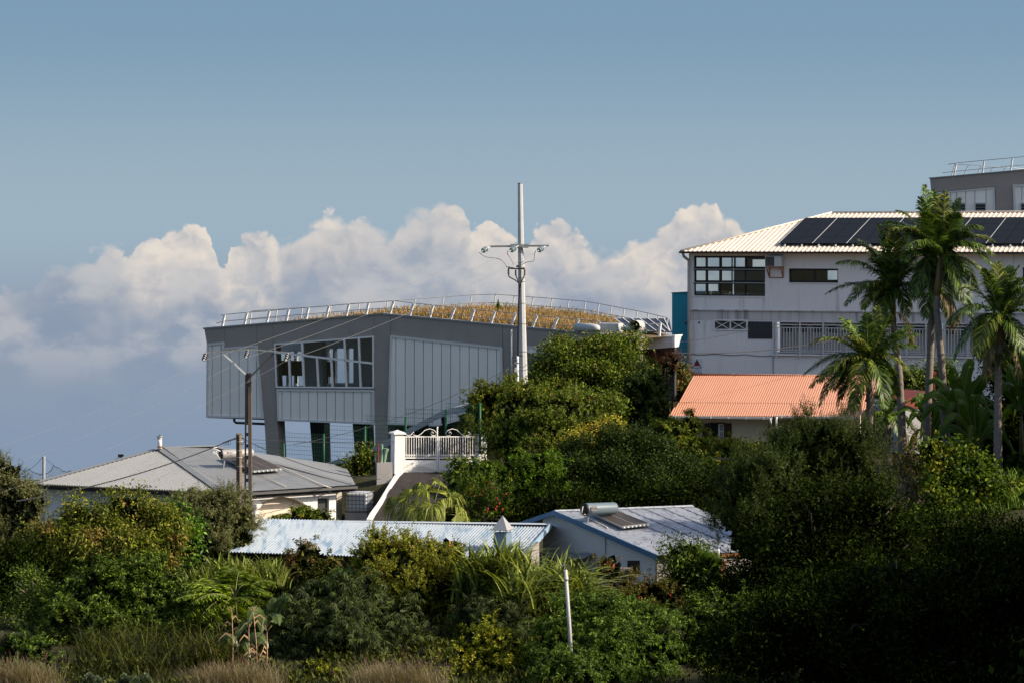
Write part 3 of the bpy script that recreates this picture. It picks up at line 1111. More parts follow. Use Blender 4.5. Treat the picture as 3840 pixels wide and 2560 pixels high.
# galleries: doors behind a white balustrade
M_rail = mat('rail_white', (0.62, 0.60, 0.585), rough=0.6, var=0.06)
def gallery(x0, x1, brackets):
    back = MB()
    back.rect(WB, x0 - 2, 1204, x1 + 2, 1330, -1.35, -1.25, True)
    bo = back.build('gallery_wall', mat('door_cream', (0.52, 0.50, 0.46), rough=0.8), wb)
    MB().rect(WB, x0 - 2, 1323.5, x1 + 2, 1326, -1.24, -0.31, True).build('gallery_floor', M_stain, wb)
    x = x0 + 8
    while x + 38 < x1:
        d = MB()
        d.rect(WB, x, 1212, x + 40, 1322, -1.24, -1.19, True)
        do = d.build('door', mat('door_white', (0.60, 0.585, 0.55), rough=0.7, rnd=0.04), wb)
        MB().rect(WB, x + 3, 1217, x + 37, 1247, -1.19, -1.185, True).build('door_glass', mat('door_pane', (0.05, 0.085, 0.10), rough=0.15, spec=0.6), do)
        x += 56
    r = MB()
    for y, t in ((1216, 0.055), (1227, 0.045), (1311, 0.045), (1318, 0.055)):
        r.bar(WB.q(x0 - 3, y, 0.12), WB.q(x1 + 1, y, 0.12), t, t, WB.n)
    ro = r.build('gallery_railing', M_rail, wb)
    x = x0 + 5
    while x < x1:
        MB().bar(WB.q(x, 1228, 0.12), WB.q(x, 1310.5, 0.12), 0.042, 0.042, WB.n).build('baluster', M_rail, ro)
        x += 11.2
    for bx in brackets:
        MB().bar(WB.q(bx, 1200, 0.18), WB.q(bx, 1337, 0.18), 0.07, 0.05, WB.n).build('railing_post', M_rail, ro)
    MB().rect(WB, x0 - 4, 1324.5, x1 + 4, 1330, 0.0, 0.16, True).build('gallery_ledge', M_wall, wb)
gallery(2903, 3338, (2915, 3003, 3090, 3178, 3266, 3330))
gallery(3345, 3510, (3402, 3475))
gallery(3520, 3790, (3545, 3632, 3720))
gallery(3802, 4100, (3810, 3898, 3986))
# roof: hipped, cream trapezoidal sheets
M_cream = mat('cream_roof_sheet', (0.72, 0.61, 0.50), rough=0.5, var=0.05, vscale=0.8, rnd=0.02, streak=((0.60, 0.50, 0.40), 0.35, (0.6, 0.6, 0.6), 0.62))
EV = WB.moved(0.75)
U22 = V((math.cos(A22), -math.sin(A22), 0))
B22 = V((math.sin(A22), math.cos(A22), 0))
eL = EV.pt(2553, 943)
eR = eL + U22 * 34
run = 8.3
rz_ = (HY - 800) * (eL.y + run * B22.y) / F
rise = rz_ - eL.z
rL = None
for t in np.linspace(0, 20, 400):
    q = eL + U22 * t + B22 * run
    if HX + F * q.x / q.y >= 3118:
        rL = V((q.x, q.y, eL.z + rise))
        hipt = t
        break
rR = eR + B22 * run + V((0, 0, rise))
roof_plane(wb, 'roof', eL, eR, [eL, eR, rR, rL], M_cream, pitch=0.27, amp=0.02, sheet=1.08, row=9.0, prof='trap')
bL = eL + B22 * (2 * run)
MB().poly([eL, rL, bL]).poly([bL, rL, rR, eR + B22 * (2 * run)]).build('roof_back', M_cream, wb)
ridge_cap(wb, rL + V((0, 0, 0.02)), rR + V((0, 0, 0.02)), 0.13, M_cream)
ridge_cap(wb, eL + V((0, 0, 0.03)), rL + V((0, 0, 0.03)), 0.12, M_cream, 'hip_cap')
gm = MB()
gm.bar(eL + V((-.1, 0, -.06)), eR + V((0, 0, -.06)), 0.14, 0.11)
gm.build('gutter', mat('brown_gutter', (0.045, 0.032, 0.028), rough=0.5), wb)
MB().prism([eL + V((0, 0, -.13)), eR + V((0, 0, -.13)), eR + B22 * 0.8 + V((0, 0, -.13)), eL + B22 * 0.8 + V((0, 0, -.13))], V((0, 0, 0.04))).build('soffit', M_wall, wb)
dpm = MB()
dpm.tube([WB.q(2570, 950, 0.45), WB.q(2572, 962, 0.4), WB.q(2585, 978, 0.12), WB.q(2585, 990, 0.1), WB.q(2585, 1480, 0.1)], 0.085, 10)
dpm.build('downpipe', mat('pipe_grey_white', (0.50, 0.48, 0.455), rough=0.6), wb, True)
wv = [WB.q(2592, 1334, 0.02)]
for i in range(13):
    wv.append(WB.q(2596 + i * 25, 1331 + 2.3 * math.sin(i * 1.35) + (2 if i > 8 else 0), 0.02))
MB().tube(wv, 0.016, 5).build('wall_cable', M_wire, wb, True)
# solar array on the roof
pv = thing('solar_array', 'large black solar array covering the front slope of the cream roof', 'solar panels', eL + U22 * 12 + B22 * 4 + V((0, 0, 2)))
Wv = (rL - (eL + U22 * hipt)).normalized()
slope_n = U22.cross(Wv).normalized()
RP = Pl(eL + slope_n * 0.16, slope_n)
a0, a1 = RP.pt(2920, 914), RP.pt(3070, 818)
va = (a0 - eL).dot(Wv)
vb = (a1 - eL).dot(Wv)
M_pv2 = mat('black_solar_panel', (0.009, 0.0092, 0.011), rough=0.5, spec=0.10, var=0.1, vscale=3.0)
pw = 1.02
ua = (a0 - eL).dot(U22)
rows_ = 4
ph = (vb - va) / rows_
for i in range(23):
    if 12 <= i <= 12:
        pass
    for j in range(rows_):
        o_ = eL + slope_n * 0.14 + U22 * (ua + i * pw) + Wv * (va + j * ph)
        q = [o_ + U22 * 0.015 + Wv * .012, o_ + U22 * (pw - .015) + Wv * .012, o_ + U22 * (pw - .015) + Wv * (ph - .012), o_ + U22 * .015 + Wv * (ph - .012)]
        MB().prism(q, slope_n * 0.04).build('solar_panel', M_pv2, pv)
    o_ = eL + slope_n * 0.185 + U22 * (ua + i * pw) + Wv * va
    if i % 2 == 0:
        MB().bar(o_, o_ + Wv * (vb - va), 0.03, 0.012, slope_n).build('clamp_rail', M_galv, pv)
    o_ = eL + slope_n * 0.12 + U22 * (ua + i * pw + .4) + Wv * (va - 0.06)
    MB().bar(o_, o_ - slope_n * 0.1 - Wv * 0.1, 0.07, 0.07).build('foot', M_alu, pv)
# split air conditioner on a rusty bracket
ac = thing('air_conditioner', 'outdoor air conditioner unit on a rusty bracket beside the tall window', 'air conditioner', WB.q(2912, 1040, 0.3))
MB().rect(WB, 2880, 961, 2941, 999, 0.06, 0.6, True).build('casing', mat('ac_white', (0.62, 0.62, 0.6), rough=0.5), ac)
MB().rect(WB, 2882, 963, 2914, 997.5, 0.6, 0.615, True).build('grille', M_black, ac)
for i in range(6):
    MB().rect(WB, 2884 + i * 5, 964, 2885.2 + i * 5, 997, 0.615, 0.625, True).build('grille_bar', M_steel, ac)
M_rust = mat('rusty_steel', (0.33, 0.125, 0.035), rough=0.8, var=0.3, vscale=5)
bm = MB()
for x in (2886, 2938):
    bm.bar(WB.q(x, 1002, 0.03), WB.q(x, 1002, 0.66), 0.05, 0.05)
    bm.bar(WB.q(x, 1002, 0.06), WB.q(x, 1042, 0.06), 0.05, 0.05, WB.n)
    bm.bar(WB.q(x, 1003, 0.62), WB.q(x, 1040, 0.06), 0.045, 0.045)
bm.bar(WB.q(2884, 1002, 0.64), WB.q(2940, 1002, 0.64), 0.05, 0.05)
bm.bar(WB.q(2886, 1041, 0.06), WB.q(2938, 1041, 0.06), 0.045, 0.045)
bm.build('bracket', M_rust, ac)


def text_on(txt, pl, px, py, off, h, material, parent, name='lettering', align='CENTER', right=None, up=None):
    cu = bpy.data.curves.new(name, 'FONT')
    cu.body = txt
    cu.size = h
    cu.align_x = align
    cu.align_y = 'CENTER'
    cu.extrude = 0.002
    cu.resolution_u = 3
    cu.materials.append(material)
    tmp = bpy.data.objects.new(name + '_curve', cu)
    COL.objects.link(tmp)
    bpy.context.view_layer.update()
    me = bpy.data.meshes.new_from_object(tmp.evaluated_get(bpy.context.evaluated_depsgraph_get()))
    bpy.data.objects.remove(tmp)
    o = bpy.data.objects.new(name, me)
    COL.objects.link(o)
    n = pl.n if right is None else right.cross(up).normalized()
    upv = up or V((0, 0, 1))
    rt = right or upv.cross(n).normalized()
    upv = n.cross(rt).normalized()
    p = (pl.pt(px, py, off) if px is not None else py) - woff(parent)
    o.matrix_basis = Matrix(((rt.x, upv.x, n.x, p.x), (rt.y, upv.y, n.y, p.y), (rt.z, upv.z, n.z, p.z), (0, 0, 0, 1)))
    o.parent = parent
    return o


# warning board
sg = thing('warning_sign', 'white warning board with a red triangle low on the white wall', 'sign', WB.pt(2614, 1403, 0.03))
so = MB().slab(WB, [(2595, 1344), (2634, 1344), (2634, 1406), (2595, 1406)], 0.012, 0.04).build('board', mat('sign_white', (0.66, 0.69, 0.72), rough=0.5, var=0.02), sg)
M_red = mat('sign_red', (0.28, 0.02, 0.018), rough=0.5, var=0.03)
M_ink = mat('ink', (0.015, 0.017, 0.03), rough=0.6, var=0.0)
MB().slab(WB, [(2614.8, 1345), (2632, 1379), (2597, 1379)], 0.04, 0.044).build('triangle_border', M_ink, sg)
MB().slab(WB, [(2614.8, 1351), (2625, 1370), (2604.5, 1370)], 0.044, 0.048).build('triangle_red', M_red, sg)
MB().slab(WB, [(2604, 1370.2), (2625.6, 1370.2), (2628.5, 1377), (2600.5, 1377)], 0.044, 0.048).build('triangle_band', mat('sign_white', (0.8, 0.8, 0.8)), sg)
MB().slab(WB, [(2595, 1397), (2634, 1397), (2634, 1406), (2595, 1406)], 0.04, 0.044).build('red_band', M_red, sg)
text_on('VIGIPIRATE', WB, 2614.8, 1373.7, 0.05, 0.062, M_ink, sg)
for y, hw in ((1382, 6), (1386, 15), (1390, 13), (1394, 17)):
    MB().slab(WB, [(2614.5 - hw, y - .6), (2614.5 + hw, y - .6), (2614.5 + hw, y + .6), (2614.5 - hw, y + .6)], 0.04, 0.043).build('small_print', mat('print_grey', (0.25, 0.27, 0.31)), sg)

# ------------------------------------------------------------------ second dark building, far behind
FB = vplane(3490, 205.0, 25)
fb = thing('upper_dark_building', 'second dark grey building with louvred windows showing above the cream roof', 'building', at(3490, 900, 206))
MB().slab(FB, [(3487, 669), (4050, 620), (4050, 706), (3733, 700), (3492, 722)], -8, 0).build('fascia_wall', M_dark, fb)
MB().slab(FB, [(3484, 667), (4050, 617), (4050, 621), (3484, 671)], -8.2, 0.08).build('coping', M_steel, fb)
MB().slab(FB, [(3733, 700), (3797, 696), (3803, 900), (3738, 900)], -1, 0.02).build('column', M_dark, fb)
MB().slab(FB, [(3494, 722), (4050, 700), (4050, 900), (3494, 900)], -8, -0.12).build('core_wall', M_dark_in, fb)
wall_panel(fb, FB, [(3494, 724), (3730, 702), (3738, 900), (3494, 900)], [3494, 3530, 3565, 3588, 3622, 3656, 3698, 3738], 0.1)
wall_panel(fb, FB, [(3799, 693), (4040, 690), (4040, 900), (3805, 900)], [3799, 3832, 3866, 3900, 3940, 4040], 0.14)
for x0, x1 in ((3582, 3626), (3655, 3702), (3826, 3870)):
    lw = MB()
    frame(lw, FB, [(x0, 760), (x1, 760), (x1, 830), (x0, 830)], 0.09, 0.02, 0.16)
    lo = lw.build('window_frame', M_alu, fb)
    MB().slab(FB, [(x0 + 2, 762), (x1 - 2, 762), (x1 - 2, 828), (x0 + 2, 828)], 0.03, 0.06).build('pane', M_black, lo)
    for k in range(5):
        MB().slab(FB, [(x0 + 4, 768 + k * 9), (x1 - 4, 768 + k * 9), (x1 - 4, 770 + k * 9), (x0 + 4, 770 + k * 9)], 0.06, 0.12).build('louvre', M_steel, lo)
fposts = [(3577, 659, 3587, 612), (3684, 649, 3691, 602), (3790, 639, 3797, 592), (3896, 629, 3904, 582)]
r = MB()
tl = [FB.pt(3556, 617)] + [FB.pt(c, d) for a, b, c, d in fposts]
ll = [FB.pt(3534, 649)] + [FB.pt(a, b).lerp(FB.pt(c, d), 0.33) for a, b, c, d in fposts]
r.tube(tl, 0.025, 6)
r.tube(ll, 0.022, 6)
ro = r.build('roof_railing', M_steel, fb, True)
for a, b, c, d in fposts:
    MB().bar(FB.pt(a, b + 3), FB.pt(c, d), 0.1, 0.1, FB.n).build('railing_post', M_white, ro)
r = MB()
FBr = FB.moved(-5)
rp = [(3568, 660, 3582, 615), (3615, 655, 3632, 621), (3666, 651, 3680, 622), (3713, 646, 3727, 625), (3762, 642, 3772, 628)]
r.tube([FBr.pt(3587, 617), FBr.pt(3680, 622), FBr.pt(3840, 634)], 0.025, 6)
ro = r.build('roof_railing', M_alu, fb, True)
for a, b, c, d in rp:
    MB().bar(FBr.pt(a, b), FBr.pt(c, d), 0.07, 0.07, FB.n).build('railing_post', M_alu, ro)

# ------------------------------------------------------------------ orange-roofed cottage
oh = thing('orange_roofed_cottage', 'cream cottage with flared orange corrugated roof below the white building', 'house', on_ground(2870, 144))
M_orange = mat('orange_roof_sheet', (0.56, 0.265, 0.16), rough=0.5, var=0.05, vscale=0.7, rnd=0.025, streak=((0.52, 0.25, 0.15), 0.3, (0.8, 0.8, 0.8), 0.6))
OE0, OE1 = at(2503, 1557, 143.4), at(3222, 1562, 141.3)
OK0, OK1 = at(2546, 1508, 145.2), at(3262, 1513, 143.1)
OR0, OR1 = at(2603, 1403, 150.0), at(3318, 1411, 147.9)
roof_plane(oh, 'roof', OE0, OE1, [OE0, OE1, OK1, OK0], M_orange, row=9, pitch=0.115, amp=0.014)
roof_plane(oh, 'roof', OK0, OK1, [OK0, OK1, OR1, OR0], M_orange, row=9, lift0=0.01, pitch=0.115, amp=0.014)
ob = (OR0 - OK0)
MB().poly([OR0, OR1, OR1 + V((1.2, 4.5, -1.3)), OR0 + V((1.2, 4.5, -1.3))]).build('roof_back', M_orange, oh)
ridge_cap(oh, OR0 + V((0, 0, 0.02)), OR1 + V((0, 0, 0.02)), 0.10, M_orange)
M_cwall = mat('cream_render', (0.62, 0.53, 0.39), rough=0.9, var=0.06, fine=0.04)
M_brown = mat('brown_wood', (0.055, 0.028, 0.017), rough=0.7, var=0.25, vscale=3, stretch=(8, 8, 0.6))
OW = vplane(2560, 143.9, 12.5)
OW2 = vplane(2560, 145.6, 12.5)
wm = MB()
wm.holes(OW, 2556, 1556, 2862, 1800, [(2664, 1584, 2718, 1652)], -0.25, 0, q=False)
wm.build('wall', M_cwall, oh)
MB().slab(OW, [(2862, 1552), (2880, 1552), (2880, 1800), (2862, 1800)], -1.9, -0.02).build('wall', M_cwall, oh)
wm = MB()
wm.holes(OW2, 2878, 1545, 3226, 1800, [(3004, 1596, 3032, 1640)], -0.25, 0, q=False)
wm.build('wall', M_cwall, oh)
wf = MB()
frame(wf, OW, [(2662, 1582), (2720, 1582), (2720, 1652), (2662, 1652)], 0.07, -0.1, 0.05)
wo = wf.build('window_frame', M_brown, oh)
MB().slab(OW, [(2666, 1586), (2692, 1586), (2692, 1650), (2666, 1650)], -0.2, -0.16).build('dark_opening', M_black, wo)
s_ = MB()
frame(s_, OW, [(2693, 1586), (2716, 1586), (2716, 1650), (2693, 1650)], 0.07, -0.12, -0.05)
s_.slab(OW, [(2697, 1614), (2713, 1614), (2713, 1618), (2697, 1618)], -0.12, -0.05)
so_ = s_.build('casement', M_white, wo)
MB().slab(OW, [(2696, 1589), (2713, 1589), (2713, 1648), (2696, 1648)], -0.11, -0.10).build('pane', mat('curtained_pane', (0.36, 0.37, 0.38), rough=0.2), wo)
for a, b in ((2634, 2661), (2721, 2744)):
    s_ = MB().slab(OW, [(a, 1585), (b, 1585), (b, 1650), (a, 1650)], 0.01, 0.05).build('shutter', M_brown, oh)
    for y in (1592, 1615, 1640):
        MB().slab(OW, [(a + 1, y), (b - 1, y), (b - 1, y + 3), (a + 1, y + 3)], 0.05, 0.07).build('batten', M_brown, s_)
s_ = MB()
frame(s_, OW2, [(3002, 1594), (3034, 1594), (3034, 1642), (3002, 1642)], 0.06, -0.1, 0.04)
wo = s_.build('window_frame', M_brown, oh)
MB().slab(OW2, [(3005, 1597), (3031, 1597), (3031, 1640), (3005, 1640)], -0.2, -0.16).build('dark_opening', M_black, wo)
MB().slab(OW2, [(3036, 1597), (3052, 1597), (3052, 1640), (3036, 1640)], 0.01, 0.05).build('shutter', M_brown, oh)
M_gut = mat('white_gutter', (0.58, 0.57, 0.55), rough=0.5, var=0.06)
for (x0, y0, x1, y1, yy) in ((2500, 1561, 2896, 1567, 143.2), (2904, 1561, 3224, 1565, 142.0)):
    Y1 = yy - (x1 - x0) / 74.5 * math.tan(math.radians(12.5)) * 0.9
    a, b = at(x0, y0, yy), at(x1, y1, Y1)
    g_ = MB().bar(a, b, 0.13, 0.10).build('gutter', M_gut, oh)
    for k in range(6):
        q = a.lerp(b, (k + .5) / 6)
        MB().box(q + V((0, -0.075, 0.0)), 0.03, 0.02, 0.13).build('gutter_bracket', M_white, g_)
MB().tube([at(2889, 1567, 141.8), at(2889, 1580, 141.8), at(2892, 1590, 143.0), at(2892, 1780, 143.0)], 0.055, 8).build('downpipe', M_white, oh, True)
MB().tube([at(2912, 1563, 141.9), at(2911, 1640, 142.2), at(2911, 1780, 142.2)], 0.06, 8).build('downpipe', M_white, oh, True)
MB().slab(OW, [(2668, 1566), (2862, 1566), (2862, 1568), (2668, 1568)], 0.0, 0.02).build('wall_plate', M_brown, oh)

# red outbuilding and its little chimney beyond the palms
rh = thing('red_outbuilding', 'low outbuilding with a red metal gable half hidden behind the palms', 'house', on_ground(3420, 139))
RO = vplane(3420, 139.0, -25)
M_redroof = mat('red_roof_sheet', (0.22, 0.055, 0.035), rough=0.6, var=0.15, rnd=0.05)
MB().slab(RO, [(3395, 1502), (3462, 1470), (3462, 1530), (3395, 1530)], -0.1, 0).build('gable', M_redroof, rh)
MB().slab(RO, [(3394, 1497), (3464, 1464), (3466, 1471), (3394, 1504)], -3.5, 0.15).build('roof_edge', M_redroof, rh)
MB().slab(RO, [(3398, 1530), (3470, 1530), (3470, 1700), (3398, 1700)], -3, -0.05).build('wall', mat('shed_grey', (0.36, 0.36, 0.36), rough=0.9), rh)
cs = thing('red_chimney', 'small red brick-coloured chimney with a cap between the palm trunks', 'chimney', on_ground(3496, 146))
MB().box(at(3496, 1440, 146), 0.26, 0.26, 1.0).build('stack', M_redroof, cs)
MB().box(at(3496, 1402, 146), 0.36, 0.36, 0.06).build('cap', M_redroof, cs)
a_ = at(3496, 1396, 146)
MB().prism([a_ + V((-.18, -.18, -.05)), a_ + V((.18, -.18, -.05)), a_ + V((.18, .18, -.05)), a_ + V((-.18, .18, -.05))], V((0, 0, 0.10))).build('cap_top', M_redroof, cs)
g0 = gz(*on_ground(3496, 146)[:2])
MB().box(V((a_.x, a_.y, (g0 + at(3496, 1478, 146).z) / 2)), 0.24, 0.24, abs(at(3496, 1478, 146).z - g0) + .02).build('base', M_redroof, cs)

# ------------------------------------------------------------------ grey hip-roofed house
gh = thing('grey_roofed_house', 'white house with grey corrugated hip roof at the left', 'house', on_ground(700, 121))
M_groof = mat('grey_roof_sheet', (0.235, 0.24, 0.24), rough=0.45, spec=0.35, var=0.08, vscale=0.6, rnd=0.02)
M_gcap = mat('grey_flashing', (0.205, 0.21, 0.21), rough=0.45, var=0.05)
C0 = at(846, 1846, 118.0)
CL = at(122, 1820, 122.0)
CL.z = C0.z + 0.04
CR = at(1334, 1820, 122.3)
CR.z = (C0.z + CR.z) / 2
RA, RB = at(606, 1678, 125.0), at(806, 1672, 126.0)
RB.z = RA.z
roof_plane(gh, 'roof', CL, C0, [CL, C0, RA], M_groof, pitch=0.125, amp=0.024, sheet=0.9, row=9)
roof_plane(gh, 'roof', C0, CR, [C0, CR, RB, RA], M_groof, pitch=0.076, amp=0.007, sheet=0.85, row=2.4)
BK = V((RA.x - 2, 132.5, C0.z))
MB().poly([CL, RA, V((CL.x + 3, 131, C0.z))]).poly([CR, RB, V((CR.x - 1, 132, C0.z))]).poly([RA, RB, V((CR.x - 1, 132, C0.z)), V((CL.x + 3, 131, C0.z))]).build('roof_back', M_groof, gh)
def cap_strip(parent, a, b, w, name, material=M_gcap):
    t = (b - a).normalized()
    sd = t.cross(V((0, 0, 1))).normalized() * w
    up = V((0, 0, 0.05))
    m_ = MB()
    m_.poly([a + up * 1.2, b + up * 1.2, b + sd - V((0, 0, w * .2)) + up, a + sd - V((0, 0, w * .2)) + up])
    m_.poly([a + up * 1.2, a - sd - V((0, 0, w * .2)) + up, b - sd - V((0, 0, w * .2)) + up, b + up * 1.2])
    return m_.build(name, material, parent)
cap_strip(gh, RA, C0, 0.26, 'hip_cap')
cap_strip(gh, CL, RA, 0.2, 'hip_cap')
cap_strip(gh, RA, RB, 0.2, 'ridge_cap')
cap_strip(gh, RB, CR, 0.2, 'hip_cap')
M_fas = mat('black_fascia', (0.014, 0.014, 0.016), rough=0.5)
MB().bar(CL + V((-.05, -.02, -.12)), C0 + V((0, -.06, -.12)), 0.14, 0.16).build('gutter', M_fas, gh)
MB().bar(C0 + V((0, -.06, -.10)), CR + V((.05, -.04, -.10)), 0.13, 0.10).build('gutter', mat('dark_gutter', (0.10, 0.10, 0.10), rough=0.35, spec=0.5), gh)
MB().bar(C0 + V((0, .06, -.22)), CR + V((.0, .06, -.22)), 0.06, 0.12).build('fascia_board', M_fas, gh)
M_ghw = mat('house_white', (0.76, 0.74, 0.73), rough=0.85, var=0.04, fine=0.03)
tl = (C0 - CL).normalized()
nl = V((tl.y, -tl.x, 0)).normalized()
if nl.y > 0:
    nl = -nl
GL = Pl(C0 - nl * 0.55, nl)
MB().slab(GL, [(158, 1826), (852, 1850), (852, 2080), (158, 2060)], -0.25, 0).build('wall', M_ghw, gh)
MB().slab(GL, [(98, 1830), (157, 1832), (157, 2060), (98, 2060)], -0.9, -0.5).build('wall', M_ghw, gh)
tr_ = (CR - C0).normalized()
nr_ = V((tr_.y, -tr_.x, 0)).normalized()
if nr_.y > 0:
    nr_ = -nr_
GR = Pl(C0 - nr_ * 0.45, nr_)
# arcaded porch: wall with a flat-headed arch
arch = []
for i in range(13):
    t = i / 12
    x = 968 + (1150 - 968) * t
    y = 1893 - 31 * math.sin(math.pi * t) ** 0.75 if 0 < t < 1 else 1893
    arch.append((x, y))
poly = [(858, 1846), (858, 2060), (955, 2060), (955, 1893)]
top_pts = [(858, 1846), (1262, 1824)]
m = MB()
m.slab(GR, [(860, 1848), (952, 1842), (952, 2060), (860, 2060)], -0.28, 0)
prev = (952, 1893)
xs_ = [952] + [a[0] for a in arch] + [1166]
ys_ = [1893] + [a[1] for a in arch] + [1893]
def gty(x):
    return 1848 + (x - 860) * (1826 - 1848) / (1262 - 860)
for i in range(len(xs_) - 1):
    if xs_[i + 1] > xs_[i]:
        m.slab(GR, [(xs_[i], gty(xs_[i])), (xs_[i + 1], gty(xs_[i + 1])), (xs_[i + 1], ys_[i + 1]), (xs_[i], ys_[i])], -0.28, 0)
m.slab(GR, [(1166, gty(1166)), (1191, gty(1191)), (1191, 2040), (1166, 2040)], -0.28, 0)
m.slab(GR, [(1191, gty(1191)), (1234, gty(1234)), (1234, 1866), (1191, 1867)], -0.28, 0)
m.slab(GR, [(1234, gty(1234)), (1260, gty(1260)), (1260, 2030), (1234, 2030)], -0.28, 0)
m.build('wall', M_ghw, gh)
MB().slab(GR.moved(-0.30), [(930, 1840), (1190, 1830), (1190, 2060), (930, 2060)], -0.2, 0).build('porch_wall', mat('porch_cream', (0.78, 0.66, 0.52), rough=0.9, var=0.05), gh)
MB().slab(GR.moved(-1.2), [(1262, 1826), (1282, 1825), (1282, 2030), (1262, 2030)], -3, 0).build('wall', mat('side_cream', (0.5, 0.46, 0.40), rough=0.9), gh)
MB().slab(GR, [(1193, 1868), (1233, 1867), (1233, 1937), (1193, 1938)], -0.2, -0.14).build('door', mat('dark_shutter_door', (0.05, 0.05, 0.052), rough=0.5), gh)
q = GR.pt(957, 1893, 0.02)
cb = MB()
cb.tube([q + V((0, 0, 0.02)), q - V((0, 0, 2.2))], 0.10, 12)
for dz, w_ in ((0.03, 0.36), (-0.03, 0.30), (-0.09, 0.24)):
    cb.box(q + V((0.03, 0, dz)), w_, w_, 0.05, -0.6)
cb.build('porch_column', M_white, gh)
# pipes along the roof
m = MB()
gpl = Pl(C0, (CR - C0).cross(RB - C0))
m.tube([gpl.pt(946, 1708, 0.06), gpl.pt(1080, 1766, 0.06), gpl.pt(1212, 1823, 0.06), GR.pt(1216, 1826, 0.55), GR.pt(1216, 1838, 0.5), GR.pt(1180, 1840, 0.05)], 0.024, 6)
m.build('water_pipe', mat('pipe_cream', (0.62, 0.55, 0.46)), gh, True)
MB().tube([gpl.pt(970, 1783, 0.05), gpl.pt(1072, 1827, 0.05)], 0.02, 6).build('water_pipe', mat('pipe_cream', (0.62, 0.55, 0.46)), gh, True)
# roof flue
fl = thing('roof_flue', 'white round flue pipe with rusty collars on the grey roof ridge', 'chimney pipe', at(600, 1680, 124.6))
m = MB()
m.tube([at(599, 1682, 124.6), at(599, 1636, 124.6)], 0.095, 14)
m.build('pipe', M_white, fl, True)
for y0, y1, r_, mt in ((1676, 1671, 0.10, M_rust), (1645, 1641, 0.105, M_concrete), (1637, 1634, 0.135, M_concrete), (1634, 1629, 0.03, M_black)):
    MB().tube([at(599, y0, 124.6), at(599, y1, 124.6)], r_, 14).build('collar', mt, fl, True)


def solar_heater(label, root, pl, tank_l, tank_r, rad, quad, tankmat, txt, txt_at, nlines, group):
    """cylindrical tank above a flat glazed collector; quad is px corners top-left, bottom-left, bottom-right, top-right on the roof"""
    t = thing('solar_water_heater', label, 'water heater', root, group)
    ax_ = (tank_r - tank_l).normalized()
    L = (tank_r - tank_l).length
    m_ = MB()
    m_.tube([tank_l + ax_ * d for d in (0.05, 0.07, L - 0.09, L - 0.03, L)], [rad, rad, rad, rad * .95, rad * .80], 24)
    tk = m_.build('tank', tankmat, t, True)
    MB().tube([tank_l, tank_l + ax_ * 0.03, tank_l + ax_ * 0.09], [rad * .93, rad * 1.02, rad * 1.02], 24).build('end_cap', M_black, t, True)
    P_ = [pl.pt(x, y, 0.13) for x, y in quad]
    c_ = MB().prism(P_, pl.n * 0.07).build('collector_frame', M_steel, t)
    n_ = nlines
    tl_, bl_, br_, tr2 = P_
    for k in range(n_):
        a0, a1 = (k + 0.06) / n_, (k + 0.94) / n_
        q = [tl_.lerp(tr2, a0).lerp(bl_.lerp(br_, a0), .02), tl_.lerp(tr2, a0).lerp(bl_.lerp(br_, a0), .97), tl_.lerp(tr2, a1).lerp(bl_.lerp(br_, a1), .97), tl_.lerp(tr2, a1).lerp(bl_.lerp(br_, a1), .02)]
        MB().prism([p_ + pl.n * 0.071 for p_ in q], pl.n * 0.012).build('absorber', mat('absorber_brown', (0.060, 0.048, 0.04), rough=0.55, spec=0.2, var=0.35, vscale=1.4, stretch=(1, 4, 1)), c_)
    for k in range(7):
        q = bl_.lerp(br_, (k + .3) / 7) + pl.n * 0.05
        MB().tube([q, q + (bl_ - tl_).normalized() * 0.06], 0.03, 6).build('clip', M_white, c_)
    for k in (0.15, 0.85):
        q = tank_l + ax_ * (L * k)
        MB().bar(q - V((0, 0, rad * .9)), pl.p + (q - pl.p) - pl.n * ((q - pl.p).dot(pl.n)), 0.06, 0.06).build('stand', M_steel, t)
    return t, tk, ax_


gpl_up = gpl
HT, tk, ax_ = solar_heater('grey solar water heater tank and collector on the grey roof behind the poles', gpl.pt(830, 1730), gpl, at(824, 1703, 122.0), at(948, 1697, 122.7), 0.195,
             [(826, 1724), (946, 1782), (1058, 1772), (936, 1716)], mat('tank_grey', (0.34, 0.33, 0.31), rough=0.4, spec=0.5, var=0.03), 'Solar', None, 3, 'solar water heaters')
nrm = V((0.12, -1, 0.05)).normalized()
upv = V((0, 0.0, 1))
fp = Pl(at(861, 1694, 121.75), (0, -1, 0))
text_on('Solar', fp, 862, 1696, 0.0, 0.14, M_ink, tk, right=ax_, up=V((0, 0, 1)))
text_on('43 3000', fp, 862, 1707.5, 0.0, 0.075, M_ink, tk, right=ax_, up=V((0, 0, 1)))
MB().tube([at(854, 1696, 121.78), at(854.2, 1696, 121.75)], 0.03, 8).build('logo_dot', mat('logo_red', (0.6, 0.03, 0.03)), tk)
m = MB()
for y0 in (1690, 1706):
    m.tube([at(826, y0 - (0 if y0 < 1700 else -15), 121.8), at(812, y0 - 6, 121.7), at(797, y0 - 11, 121.6), at(813, y0 - 14, 121.9)], 0.02, 6)
m.build('pipework', M_white, HT, True)
